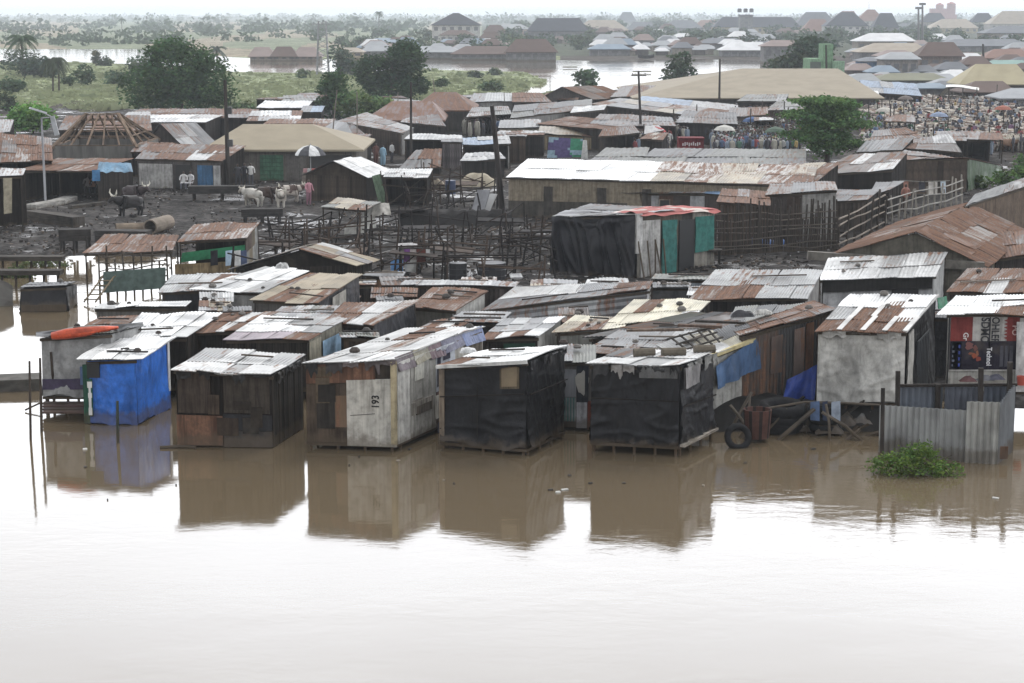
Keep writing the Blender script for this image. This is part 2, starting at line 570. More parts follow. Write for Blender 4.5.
def shack(name, label, quad, D, roof, walls, zf=2.2, base=None, z0=.3, over=(.12, .18), group=None, cat='shack', stilt=0, post_c=(.035, .028, .022), Ds=None, zg=None, pitch=None, hmin=.0):
    """quad = roof corners FL, FR, BR, BL in the picture, D = how far the roof runs back in metres,
    base = picture heights of the foot of the front wall, walls = (front, right, left, back) styles"""
    (x0, y0), (x1, y1), (x2, y2), (x3, y3) = quad
    if base:
        Y0, Y1 = G(x0, base[0], z0).y - over[1], G(x1, base[1], z0).y - over[1]
    else:
        Y0, Y1 = G(x0, y0, z0 + zf).y, G(x1, y1, z0 + zf).y
    FL, FR = P(x0, y0, Y0), P(x1, y1, Y1)
    dl, dr = Ds if Ds else (D, D)
    BL, BR = P(x3, y3, Y0 + dl), P(x2, y2, Y1 + dr)
    dist = (Y0 + Y1) / 2
    zmin = min(p.z for p in (FL, FR, BR, BL)) - z0
    if zmin < 1.0 or max(FL.z, FR.z, BL.z, BR.z) - z0 > 4.6:
        print('SHACK', label[:40], 'w %.1f z %s' % ((FR - FL).length, [round(p.z, 2) for p in (FL, FR, BR, BL)]))
    c = (FL + FR + BR + BL) / 4; c.z = z0
    t = thing(name, label, cat, c, group)
    o = Shack(); o.t = t; o.z0 = z0; o.FL, o.FR, o.BR, o.BL = FL, FR, BR, BL; o.dist = dist; o.parts = {}
    if pitch is None: pitch = .1 if dist < 75 else (.16 if dist < 130 else .35)
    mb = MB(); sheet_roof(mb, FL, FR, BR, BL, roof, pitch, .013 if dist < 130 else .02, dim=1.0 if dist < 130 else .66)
    o.parts['roof'] = mb.build('roof', M['sheet'], t)
    S = bil(FL, FR, BR, BL)
    W = (FR - FL).length; DD = max(.5, (BL - FL).length)
    a, b = min(.2, over[0] / W), min(.25, over[1] / DD)
    dz = Vector((0, 0, -.05))
    A, B, C, E = S(a, b) + dz, S(1 - a, b) + dz, S(1 - a, 1 - b * .6) + dz, S(a, 1 - b * .6) + dz
    o.A, o.B, o.C, o.E = A, B, C, E
    o.W = {'front': (A, B), 'right': (B, C), 'left': (E, A), 'back': (C, E)}
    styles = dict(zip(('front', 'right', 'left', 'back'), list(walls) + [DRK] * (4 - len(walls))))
    res = .06 if dist < 75 else .15
    for k, (p, q) in o.W.items():
        s = styles[k]
        if s is None or s[0] == 'open': continue
        o.parts[k] = wall(t, p, q, z0, z0, s, res)
    if any(s and s[0] == 'open' for s in styles.values()):
        r = .045 if dist < 130 else .06
        npost = max(2, min(6, int(W / 2.2) + 1))
        for k in range(npost):
            for f in ((A, B), (E, C)):
                if f[0] is E and k not in (0, npost - 1): continue
                p = lerp(f[0], f[1], k / (npost - 1)); g = Vector((p.x + rng.uniform(-.05, .05), p.y, (zg if zg is not None else z0) - .1))
                m = MB(); m.tube([g, p], [r, r * .85], post_c, 6); m.build('post', M['wood'], t)
    # rafters that carry the eave
    m = MB(); m.beam(lerp(A, B, -.02) - Vector((0, 0, .06)), lerp(A, B, 1.02) - Vector((0, 0, .06)), .07, .09, (.06, .048, .036)); m.build('eave_beam', M['wood'], t)
    if stilt:
        fl = MB()
        n = Vector((0, 0, 1))
        q = [Vector((p.x, p.y, z0 - .01)) for p in (A, B, C, E)]
        cc = sum(q, Vector()) / 4
        q = [cc + (p - cc) * 1.02 for p in q]
        r = [p - n * .09 for p in q]
        fl.quad(*q, (.05, .04, .03)); fl.quad(r[3], r[2], r[1], r[0], (.05, .04, .03))
        for i in range(4): fl.quad(r[i], r[(i + 1) % 4], q[(i + 1) % 4], q[i], (.055, .043, .032))
        fl.build('floor', M['wood'], t)
        for (p, q_, k) in ((A, B, stilt), (B, C, max(2, stilt - 1)), (A, E, 2)):
            for i in range(k):
                w = lerp(p, q_, (i + .12) / (k - .75)) if k > 1 else p
                m = MB(); m.tube([Vector((w.x + rng.uniform(-.04, .04), w.y + rng.uniform(0, .1), -.9)), Vector((w.x, w.y + .05, z0 - .1))], .045, (.07, .045, .03), 6); m.build('stilt', M['wood'], t)
    ALL.append(o)
    return o


def on_wall(o, which, s0, s1, t0, t1, name, c, mat='patch', off=.06, thick=.03, tilt=0.0, label=None, parent=None, ripple=0.0):
    """a board, door, window or sheet fixed on a wall: s along it from its left, t from its foot"""
    A, B = o.W[which] if isinstance(which, str) else which
    n = Vector((B.y - A.y, A.x - B.x, 0)).normalized()
    A0, B0 = Vector((A.x, A.y, o.z0)), Vector((B.x, B.y, o.z0))
    f = lambda s, t: lerp(lerp(A0, B0, s), lerp(A, B, s), t) + n * (off + tilt * (1 - t))
    mb = MB()
    L = (B0 - A0).length * (s1 - s0); h = (A.z - o.z0) * (t1 - t0)
    if ripple:
        sd = rng.random() * 40
        fn = lambda u, v: f(lerp(s0, s1, u), lerp(t0, t1, v)) + n * (ripple * (noise.noise(Vector((u * L * 3 + sd, v * h * .9, sd))) + .5 * noise.noise(Vector((u * L * 7 + sd, v * h * 2.5, sd)))))
        mb.grid(fn, 20, 14, c, L, h)
        k = -n * thick
        q = [f(s, t) + k for s, t in ((s0, t0), (s1, t0), (s1, t1), (s0, t1))]
        mb.quad(q[1], q[0], q[3], q[2], c)
    else:
        p = [f(s, t) for s, t in ((s0, t0), (s1, t0), (s1, t1), (s0, t1))]
        q = [x - n * thick for x in p]
        mb.quad(*p, c, [(0, 0), (L, 0), (L, h), (0, h)])
        mb.quad(q[1], q[0], q[3], q[2], c)
        for i in range(4): mb.quad(q[i], q[(i + 1) % 4], p[(i + 1) % 4], p[i], c)
    ob = mb.build(name, M[mat], parent or o.t, smooth=bool(ripple))
    if label: ob['label'] = label
    return ob


def window(o, which, s0, s1, t0, t1, frame=(.16, .13, .1), pane=(.012, .012, .013), name='window'):
    A, B = o.W[which]
    L = math.hypot(B.x - A.x, B.y - A.y); h = A.z - o.z0
    fr = on_wall(o, which, s0, s1, t0, t1, name, frame, 'wood', .055, .05)
    dx, dy = min(.06 / L, (s1 - s0) * .12), min(.06 / h, (t1 - t0) * .12)
    on_wall(o, which, s0 + dx, s1 - dx, t0 + dy, t1 - dy, 'pane' if name == 'window' else 'panel', pane, 'metal', .062, .03, parent=fr)
    return fr


def text_on(o, which, s, t, txt, size, c, rot=0.0, off=.075, parent=None, name='lettering', cx='CENTER', squeeze=1.0, bold=.02):
    A, B = o.W[which] if isinstance(which, str) else which
    d = Vector((B.x - A.x, B.y - A.y, 0)).normalized(); n = Vector((d.y, -d.x, 0))
    A0, B0 = Vector((A.x, A.y, o.z0)), Vector((B.x, B.y, o.z0))
    p = lerp(lerp(A0, B0, s), lerp(A, B, s), t) + n * off
    cu = bpy.data.curves.new(name, 'FONT'); cu.body = txt; cu.size = size; cu.align_x = cx; cu.align_y = 'CENTER'; cu.extrude = .004; cu.offset = size * bold; cu.fill_mode = 'BOTH'
    tmp = bpy.data.objects.new('tmp', cu)
    me = bpy.data.meshes.new_from_object(tmp)
    bpy.data.objects.remove(tmp); bpy.data.curves.remove(cu)
    me.name = name; me.materials.clear(); me.materials.append(M['ink'])
    ca = me.color_attributes.new('Col', 'FLOAT_COLOR', 'CORNER')
    ca.data.foreach_set('color', np.tile(np.array([*c, 0], dtype=np.float32), len(me.loops)))
    if not me.uv_layers: me.uv_layers.new(name='UVMap')
    else: me.uv_layers[0].name = 'UVMap'
    ob = bpy.data.objects.new(name, me); col.objects.link(ob)
    par = parent or o.t
    m = Matrix((d.to_4d(), Vector((0, 0, 1, 0)), n.to_4d(), Vector((0, 0, 0, 1)))).transposed()
    m[3][0] = m[3][1] = m[3][2] = 0
    m = Matrix.Translation(p - origin(par)) @ m @ Matrix.Rotation(rot, 4, 'Z') @ Matrix.Diagonal((squeeze, 1, 1, 1))
    ob.parent = par; ob.matrix_basis = m
    return ob


def gable(name, label, wallL, apex, wallR, back_apex, D, by, roofL, roofR, walls, z0=.3, over=.25, cat='house', group=None, hipY=None):
    """house whose gable faces us: picture points of both eaves, the gable tip and the far ridge end"""
    Y = G((wallL[0] + wallR[0]) / 2, by, z0).y
    L, Ap, Rr = P(*wallL, Y), P(*apex, Y), P(*wallR, Y)
    Ab = P(*back_apex, Y + D)
    d = Ab - Ap
    Lb, Rb = L + d, Rr + d
    t = thing(name, label, cat, Vector(((L.x + Rr.x) / 2, Y + D / 2, z0)), group)
    for (a, b, c, e, spec) in ((L, Ap, Ab, Lb, roofL), (Ap, Rr, Rb, Ab, roofR)):
        # slope: front edge a->b, back edge e->c ; run sheets from ridge to eave
        ridge_f, ridge_b, eave_f, eave_b = (b, c, a, e) if a is L else (a, e, b, c)
        ox = (eave_f - ridge_f) * .12; of = (ridge_f - ridge_b).normalized() * over
        mb = MB()
        if a is L: sheet_roof(mb, eave_b + ox, eave_f + ox + of, ridge_f + of, ridge_b, spec, .16)
        else: sheet_roof(mb, eave_f + ox + of, eave_b + ox, ridge_b, ridge_f + of, spec, .16)
        mb.build('roof', M['sheet'], t)
    o = Shack(); o.t = t; o.z0 = z0
    dz = Vector((0, 0, -.05))
    L, Rr, Lb, Rb = L + dz, Rr + dz, Lb + dz, Rb + dz
    o.W = {'front': (L, Rr), 'right': (Rr, Rb), 'left': (Lb, L), 'back': (Rb, Lb)}
    for k, s in zip(('front', 'right', 'left', 'back'), walls):
        if s: wall(t, *o.W[k], z0, z0, s)
    c = walls[0][1] if walls[0] and not isinstance(walls[0][1], str) else (.06, .05, .04)
    for (p, q, r) in ((L, Rr, Ap + dz), (Rb, Lb, Ab + dz)):
        m = MB(); n = len(m.v); k = Vector((0, .06, 0))
        m.v += [tuple(x) for x in (p, q, r, p + k, q + k, r + k)]
        for f in ((0, 1, 2), (5, 4, 3), (0, 3, 4, 1), (1, 4, 5, 2), (2, 5, 3, 0)): m.face(f, c)
        m.build('gable', M['patch'], t)
    return o


def hip(name, label, FL, FR, ridgeL, ridgeR, by, D, roof_c, wall_c, z0=.3, cat='house', group=None, nwin=0, storeys=1, over=.5, rough='sheet', win_c=(.05, .055, .06), doors=0):
    """hip-roofed house: picture points of the front eave ends and of the ridge ends, foot of the wall at by"""
    Y = G((FL[0] + FR[0]) / 2, by, z0).y
    A, B = P(*FL, Y), P(*FR, Y)
    A.z = B.z = (A.z + B.z) / 2
    RL, RR = P(*ridgeL, Y + D / 2), P(*ridgeR, Y + D / 2)
    RL.z = RR.z = (RL.z + RR.z) / 2
    t = thing(name, label, cat, Vector(((A.x + B.x) / 2, Y + D / 2, z0)), group)
    a, b, c, d = (A + Vector((-over, -over, 0)), B + Vector((over, -over, 0)), B + Vector((over, D + over, 0)), A + Vector((-over, D + over, 0)))
    mb = MB(); n = len(mb.v)
    mb.v += [tuple(x) for x in (a, b, c, d, RL, RR)]
    th = Vector((0, 0, -.15)); mb.v += [tuple(x + th) for x in (a, b, c, d)]
    rc = SH[roof_c] if isinstance(roof_c, str) else roof_c
    W = (b - a).length; sl = (RL - a).length
    mb.face((0, 1, 5, 4), rc, [(0, 0), (W, 0), (W * .8, sl), (W * .2, sl)]); mb.face((2, 3, 4, 5), rc); mb.face((1, 2, 5), rc); mb.face((3, 0, 4), rc)
    mb.face((9, 8, 7, 6), rc)
    for i in range(4): mb.face((i, 6 + i, 6 + (i + 1) % 4, (i + 1) % 4), rc)
    mb.build('roof', M['sheet' if len(rc) > 3 and rc[3] > .15 else 'roofpaint'], t)
    o = Shack(); o.t = t; o.z0 = z0
    A1, B1 = A + Vector((0, 0, -.02)), B + Vector((0, 0, -.02)); C1, D1 = B1 + Vector((0, D, 0)), A1 + Vector((0, D, 0))
    o.W = {'front': (A1, B1), 'right': (B1, C1), 'left': (D1, A1), 'back': (C1, D1)}
    m = MB()
    q = [A1, B1, C1, D1]; g = [Vector((p.x, p.y, z0 - .5)) for p in q]
    for i in range(4):
        j = (i + 1) % 4; L = (q[j] - q[i]).length
        m.quad(g[i], g[j], q[j], q[i], wall_c, [(0, 0), (L, 0), (L, q[i].z - z0), (0, q[i].z - z0)])
    m.quad(*q, wall_c); m.quad(*g[::-1], wall_c)
    m.build('wall', M['patch'], t)
    for s in range(storeys):
        for k in range(nwin):
            u = (k + .5) / nwin
            w = min(.3 / nwin, .7 / max(1, (B - A).length) * 1.2)
            on_wall(o, 'front', u - w, u + w, (s + .38) / storeys, (s + .78) / storeys, 'window', win_c, 'metal', .05, .04)
    for k in range(doors):
        u = (k + .5) / doors + .07
        on_wall(o, 'front', u - .03, u + .03, 0, .75 / storeys, 'door', (.05, .035, .03), 'metal', .05, .04)
    return o


# ---------------------------------------------------------------- vegetation
def crown(mb, lobes, nclump, nleaf, leaf, c, r, flat=.6):
    """leaf-sized faces in clumps spread through the lobes' volume"""
    for (cx, cy, cz, rx, ry, rz, share) in lobes:
        for _ in range(int(nclump * share)):
            while True:
                d = Vector((r.gauss(0, 1), r.gauss(0, 1), r.gauss(0, 1)))
                if d.length > .1: break
            d.normalize()
            rad = r.uniform(.45, 1.0) ** .6
            p = Vector((cx + d.x * rx * rad, cy + d.y * ry * rad, cz + d.z * rz * rad))
            f = r.uniform(.55, 1.5)
            hue = r.uniform(-.15, .15)
            cs = .16 * (rx + rz) / 2 + leaf * .6
            for _ in range(nleaf):
                q = p + Vector((r.gauss(0, cs), r.gauss(0, cs), r.gauss(0, cs * flat)))
                a = Vector((r.uniform(-1, 1), r.uniform(-1, 1), r.uniform(-.5, .5))).normalized()
                b = a.cross(Vector((r.uniform(-1, 1), r.uniform(-1, 1), r.uniform(-1, 1)))).normalized()
                s = leaf * r.uniform(.6, 1.3)
                g = f * r.uniform(.8, 1.2)
                co = (c[0] * g * (1 + hue), c[1] * g, c[2] * g * (1 - hue))
                mb.quad(q - a * s, q - b * s * .5, q + a * s, q + b * s * .5, co)


def tree(name, label, px, by, top, wpx, c=(.035, .055, .025), lobes=None, nclump=160, nleaf=14, leaf=None, trunk=True, group=None, z0=.3, seed=1, low=.25, cat='tree', Y=None, flat=.6):
    r = random.Random(seed)
    Y = Y or G(px, by, z0).y
    b = P(px, by, Y); t = P(px, top, Y); h = t.z - z0; w = wpx * Y / F / 2
    g = Vector((b.x, Y, z0))
    th = thing(name, label, cat, g, group)
    if lobes is None: lobes = [(0, 0, .62, 1, 1, .38, .5), (-.35, 0, .45, .6, .6, .3, .2), (.4, .1, .5, .6, .6, .3, .2), (.05, -.1, .82, .6, .6, .2, .2)]
    L = [(g.x + a * w, g.y + bb * w, z0 + cz * h, rx * w, ry * w, rz * h, sh) for a, bb, cz, rx, ry, rz, sh in lobes]
    if leaf is None: leaf = max(.12, 2.0 * Y / F)
    m = MB(); crown(m, L, nclump, nleaf, leaf, c, r, flat); cr = m.build('crown', M['leaf'], th)
    if trunk:
        m = MB(); R0 = max(.08, h * .035)
        m.tube([g + Vector((0, 0, -.3)), g + Vector((.02 * w, 0, h * .3)), g + Vector((.06 * w, 0, h * .62))], [R0 * 1.25, R0, R0 * .45], (.07, .055, .045), 8)
        for (a, bb, cz, *_r) in lobes[:4]:
            m.tube([g + Vector((.02 * w, 0, h * low)), g + Vector((a * w * .5, bb * w * .5, h * (low + cz) / 2)), g + Vector((a * w * .9, bb * w * .9, h * cz))], [R0 * .6, R0 * .4, R0 * .15], (.07, .055, .045), 6)
        m.build('trunk', M['bark'], th)
    return th


def palm(label, px, by, top, wpx, n=22, droop=1.0, seed=3, group=None, Y=None, c=(.05, .078, .042)):
    r = random.Random(seed); Y = Y or G(px, by, .3).y
    g = Vector((P(px, by, Y).x, Y, .3)); tp = P(px, top, Y).z; w = wpx * Y / F / 2
    hub = g.copy(); hub.z = tp - w * .75
    th = thing('palm_tree', label, 'palm', g, group)
    m = MB(); m.tube([g - Vector((0, 0, .3)), lerp(g, hub, .5) + Vector((.1, 0, 0)), hub], [w * .09, w * .07, w * .08], (.06, .05, .04), 8); m.build('trunk', M['bark'], th)
    m = MB()
    for k in range(n):
        a = 2 * math.pi * k / n + r.uniform(-.2, .2); el = r.uniform(-.3, 1.1)
        d = Vector((math.cos(a), math.sin(a), 0)); pts = []
        for i in range(7):
            s = i / 6
            pts.append(hub + d * w * s * (.6 + .4 * math.cos(el)) + Vector((0, 0, w * (.9 * math.sin(el) * s - droop * .75 * s * s))))
        g_ = r.uniform(.6, 1.4); cc = (c[0] * g_, c[1] * g_, c[2] * g_)
        for i in range(6):
            p, q = pts[i], pts[i + 1]
            side = (q - p).normalized().cross(Vector((0, 0, 1))).normalized()
            wd = w * .17 * (1 - .5 * i / 6)
            for sgn in (-1, 1):
                for e in (0, .5):
                    b0 = lerp(p, q, e); b1 = lerp(p, q, e + .38)
                    o = side * sgn * wd + Vector((0, 0, -wd * .9)) + (q - p) * .5
                    m.quad(b0, b1, b1 + o, b0 + o * .95, cc)
    m.build('crown', M['leaf'], th)
    return th


# ---------------------------------------------------------------- posts, stalls, fences
CHAR = (.022, .019, .018)


def post(name, label, px, by, top, r=.05, c=(.05, .04, .032), lean=0.0, z0=.0, cat='post', group=None, mat='wood', Y=None, lean_y=0.0):
    Y = Y or G(px, by, z0).y
    b = Vector((P(px, by, Y).x, Y, z0)); t = P(px + lean, top, Y + lean_y)
    m = MB(); k = (b - t) * .0
    m.tube([b - Vector((0, 0, .8)), lerp(b, t, .5) + Vector((rng.uniform(-.02, .02), 0, 0)), t], [r, r * .95, r * .8], c, 7)
    return tag(m.build(name, M[mat], None, b), label, cat, group)


def stall(px, by, w, d, h, label, group, rz=0.0, z0=.3, top=True, rails=1, c=CHAR, name='stall_frame', Y=None):
    g = G(px, by, z0)
    t = thing(name, label, 'stall frame', g, group)
    R = Matrix.Rotation(rz, 3, 'Z')
    cs = [g + R @ Vector((sx * w / 2, sy * d / 2, 0)) for sx, sy in ((-1, -1), (1, -1), (1, 1), (-1, 1))]
    hs = [h * rng.uniform(.6, 1.5) for _ in cs]; c = tuple(x * q for x, q in zip(c, rng.choice(((1, 1, 1), (1, 1, 1), (1.9, 1.7, 1.5), (2.6, 2.2, 1.8)))))
    tops = []
    for p, q in zip(cs, hs):
        e = p + Vector((rng.uniform(-.3, .3), rng.uniform(-.2, .2), q)); tops.append(e)
        m = MB(); m.tube([p - Vector((0, 0, .2)), e], [.06, .045], c, 6); m.build('post', M['dark'], t)
    for k in range(4):
        for r_ in range(rails):
            if rng.random() < .35: continue
            f = (r_ + 1) / rails * .72
            p, q = lerp(cs[k], tops[k], f), lerp(cs[(k + 1) % 4], tops[(k + 1) % 4], f * rng.uniform(.7, 1.25))
            e = (q - p).normalized() * .25
            m = MB(); m.tube([p - e, q + e], .038, c, 5); m.build('rail', M['dark'], t)
    if top:
        tf = rng.uniform(.7, 1.5); m = MB(); m.box(g + Vector((0, 0, h * .62)), (w * rng.uniform(.5, 1.0), d * rng.uniform(.4, .9), .06), tuple(x * tf for x in c), rz, rng.uniform(-.16, .16), rng.uniform(-.1, .1)); m.build('table_top', M['dark'], t)
    if rng.random() < .6:
        p, q = cs[0] + Vector((0, 0, .1)), tops[2]
        m = MB(); m.tube([p, q], .035, c, 5); m.build('brace', M['dark'], t)
    return t


def stick_fence(label, p0, p1, h, npost, nrail, c=(.09, .07, .05), name='stick_fence', rc=None, r=.04, h1=None):
    p0, p1 = Vector(p0), Vector(p1)
    h1 = h1 or h
    t = thing(name, label, 'fence', (p0 + p1) / 2)
    for k in range(npost):
        s = k / (npost - 1); p = lerp(p0, p1, s); hh = lerp(h, h1, s) * rng.uniform(.7, 1.25)
        m = MB(); m.tube([p - Vector((0, 0, .2)), p + Vector((rng.uniform(-.16, .16), rng.uniform(-.1, .1), hh))], [r * 1.2, r], c, 6); m.build('post', M['wood'], t)
    for k in range(nrail):
        f = (k + .7) / nrail * .92
        a = p0 + Vector((0, -.05, h * f + rng.uniform(-.12, .12))); b = p1 + Vector((0, -.05, h1 * f + rng.uniform(-.12, .12)))
        pts = [lerp(a, b, q) + Vector((0, rng.uniform(-.05, .05), rng.uniform(-.11, .11))) for q in (0, .18, .37, .55, .78, 1)]
        m = MB(); m.tube(pts, [r * rng.uniform(.6, .9) for _ in pts], rc or c, 6); m.build('rail', M['wood'], t)
    return t


def sheet_cloth(name, label, cat, p00, p10, p11, p01, c, mat='cloth', amp=.05, nu=14, nv=10, group=None, thick=.02):
    """a hanging or draped cloth between four corner points (foot-left, foot-right, top-right, top-left)"""
    p00, p10, p11, p01 = map(Vector, (p00, p10, p11, p01))
    n = (p10 - p00).cross(p01 - p00).normalized(); sd = rng.random() * 60
    W, Hh = (p10 - p00).length, (p01 - p00).length
    m = MB()
    def f(u, v):
        return lerp(lerp(p00, p10, u), lerp(p01, p11, u), v) + n * amp * (noise.noise(Vector((u * W * 2.5 + sd, v * Hh * .6, sd))) * (1.2 - v) + .4 * noise.noise(Vector((u * W * 6 + sd, v * Hh * 3, sd))))
    m.grid(f, nu, nv, c, W, Hh)
    m.grid(lambda u, v: f(1 - u, v) - n * thick, nu, nv, c, W, Hh)
    return tag(m.build(name, M[mat], None, p00, smooth=True), label, cat, group)


def solid(name, label, cat, mat, org, fn, group=None, smooth=False):
    m = MB(); fn(m)
    return tag(m.build(name, M[mat], None, org, smooth), label, cat, group)


# ---------------------------------------------------------------- bodies grown over a skeleton
def grow(name, verts, edges, radii, colour, mat='skin', sub=1, org=(0, 0, 0)):
    me = bpy.data.meshes.new(name); me.from_pydata(verts, edges, [])
    ob = bpy.data.objects.new('tmp_body', me); col.objects.link(ob)
    ob.modifiers.new('s', 'SKIN')
    for v, r in zip(me.skin_vertices[0].data, radii):
        v.radius = r if isinstance(r, tuple) else (r, r)
    me.skin_vertices[0].data[0].use_root = True
    sb = ob.modifiers.new('u', 'SUBSURF'); sb.levels = sub; sb.render_levels = sub
    dg = bpy.context.evaluated_depsgraph_get()
    res = bpy.data.meshes.new_from_object(ob.evaluated_get(dg))
    bpy.data.objects.remove(ob); bpy.data.meshes.remove(me)
    res.name = name
    ca = res.color_attributes.new('Col', 'FLOAT_COLOR', 'CORNER')
    buf = []
    for p in res.polygons:
        c = colour(p.center)
        for _ in range(p.loop_total): buf.append((*c, 0.0))
    ca.data.foreach_set('color', np.array(buf, dtype=np.float32).ravel())
    if not res.uv_layers: res.uv_layers.new(name='UVMap')
    res.polygons.foreach_set('use_smooth', [True] * len(res.polygons))
    res.materials.clear(); res.materials.append(M[mat])
    return res


SKIN = (.055, .032, .022); HAIR = (.010, .009, .009)


def person_mesh(shirt, legs, robe=False, sit=False, arm=0.0, cap=None, sub=1):
    if sit:
        v = [(0, 0, .50), (0, .02, .75), (0, 0, 1.02), (0, -.03, 1.12), (0, -.05, 1.2), (0, -.05, 1.33),
             (-.2, 0, 1.0), (-.27, -.1, .75), (-.2, -.3, .6), (.2, 0, 1.0), (.27, -.1, .75), (.2, -.3, .6),
             (-.12, -.05, .48), (-.17, -.45, .5), (-.17, -.45, .08), (-.17, -.58, .04), (.12, -.05, .48), (.17, -.45, .5), (.17, -.45, .08), (.17, -.58, .04)]
    else:
        v = [(0, 0, .95), (0, .0, 1.18), (0, 0, 1.42), (0, -.01, 1.52), (0, -.02, 1.6), (0, -.02, 1.72),
             (-.2, 0, 1.4), (-.28, .0 - arm * .1, 1.13), (-.27, -.1 - arm * .2, .88 + arm * .2), (.2, 0, 1.4), (.28, 0, 1.13), (.27, -.1 - arm * .1, .88),
             (-.1, 0, .88), (-.12, -.03, .5), (-.12, .02, .08), (-.12, -.13, .04), (.1, 0, .88), (.12, .04, .5), (.12, .07, .08), (.12, -.08, .04)]
    e = [(0, 1), (1, 2), (2, 3), (3, 4), (4, 5), (2, 6), (6, 7), (7, 8), (2, 9), (9, 10), (10, 11), (0, 12), (12, 13), (13, 14), (14, 15), (0, 16), (16, 17), (17, 18), (18, 19)]
    k = 1.5 if robe else 1.0
    r = [(.16, .12), (.17, .12), (.15, .1), .06, (.085, .1), (.075, .09), .07, .055, .045, .07, .055, .045, .1 * k, .075 * k * 1.15, .05 * (2 if robe else 1), .045, .1 * k, .075 * k * 1.15, .05 * (2 if robe else 1), .045]
    hz = 1.14 if sit else 1.53
    wz = .52 if sit else .92

    def colr(c):
        if c.z > hz:
            return (cap or HAIR) if c.z > hz + .15 or c.y > .02 else SKIN
        if abs(c.x) > .21 and c.z < (.72 if sit else 1.0) and not robe and c.z > .2: return SKIN
        if c.z < .1: return (.03, .02, .015)
        if c.z < wz: return shirt if robe else legs
        return shirt
    return grow('person', v, e, r, colr, sub=sub)


def cow_mesh(c1, c2, horns=.5, graze=False, r=None, hump=1.0, sub=1):
    r = r or random.Random(1)
    hz = .5 if graze else 1.26
    v = [(-.12, 0, .93), (.35, 0, .93), (.62, 0, 1.0), (.9, 0, 1.1 if not graze else .85), (1.1, 0, hz), (1.28, 0, hz - .16), (1.4, 0, hz - .32),
         (-.6, 0, .97), (-.82, 0, 1.05), (-.95, 0, .9), (-.97, 0, .42),
         (.5, .19, .66), (.5, .19, .36), (.5, .19, .05), (.5, -.19, .66), (.52, -.2, .36), (.52, -.2, .05),
         (-.62, .2, .7), (-.74, .2, .38), (-.67, .2, .05), (-.62, -.2, .7), (-.72, -.2, .38), (-.64, -.2, .05), (.55, 0, 1.28)]
    e = [(0, 1), (1, 2), (2, 3), (3, 4), (4, 5), (5, 6), (0, 7), (7, 8), (8, 9), (9, 10), (1, 11), (11, 12), (12, 13), (1, 14), (14, 15), (15, 16), (7, 17), (17, 18), (18, 19), (7, 20), (20, 21), (21, 22), (2, 23)]
    rad = [(.40, .42), (.38, .42), (.32, .38), (.22, .27), (.16, .17), (.12, .13), (.10, .10), (.35, .36), (.16, .16), .045, .045,
           .15, .085, .075, .15, .085, .075, .2, .09, .075, .2, .09, .075, .14 * hump]
    sd = r.random() * 30

    def colr(c):
        k = noise.noise(Vector((c.x * 1.7 + sd, c.y * 2, c.z * 1.7)))
        return c1 if k < .12 else c2
    return grow('cow', v, e, rad, colr, sub=sub)


def horn_mb(side, size, hz=1.26):
    m = MB(); y = .1 * side
    m.tube([(1.06, y, hz + .1), (1.06, y + side * .24 * size, hz + .16 * size), (1.08, y + side * .46 * size, hz + .34 * size), (1.04, y + side * .44 * size, hz + .62 * size)], [.07, .065, .05, .015], (.5, .47, .4), 7)
    return m
# ================================================================ SETTING
# outlines of the flooded areas on the plain, as picture points of the plane z = 0
FLOOD = [(-1500, 258), (0, 258), (88, 255), (188, 257), (212, 268), (228, 300), (225, 340), (260, 372), (420, 385), (600, 388), (760, 388), (860, 395), (1010, 408), (2600, 430), (2600, 1500), (-1500, 1500)]
RIVER = [(-1500, 45), (60, 49), (150, 49), (230, 57), (300, 60), (420, 57), (600, 61), (700, 59), (800, 61), (770, 69), (690, 75), (655, 87), (570, 93), (512, 93), (548, 82), (525, 72), (430, 70), (300, 73), (235, 72), (150, 65), (70, 62), (-1500, 58)]
POND = [(70, 110), (112, 108), (120, 111), (80, 112.5)]


def sdist(px, py, poly):               # signed distance to an outline, positive inside
    ins = np.zeros(px.shape, bool); dm = np.full(px.shape, 1e9)
    for i in range(len(poly)):
        x0, y0 = poly[i]; x1, y1 = poly[(i + 1) % len(poly)]
        t = np.clip(((px - x0) * (x1 - x0) + (py - y0) * (y1 - y0)) / ((x1 - x0) ** 2 + (y1 - y0) ** 2), 0, 1)
        dm = np.minimum(dm, np.hypot(px - x0 - t * (x1 - x0), py - y0 - t * (y1 - y0)))
        with np.errstate(divide='ignore', invalid='ignore'):
            xi = (x1 - x0) * (py - y0) / (y1 - y0) + x0
        ins ^= ((y0 > py) != (y1 > py)) & (px < xi)
    return np.where(ins, dm, -dm)


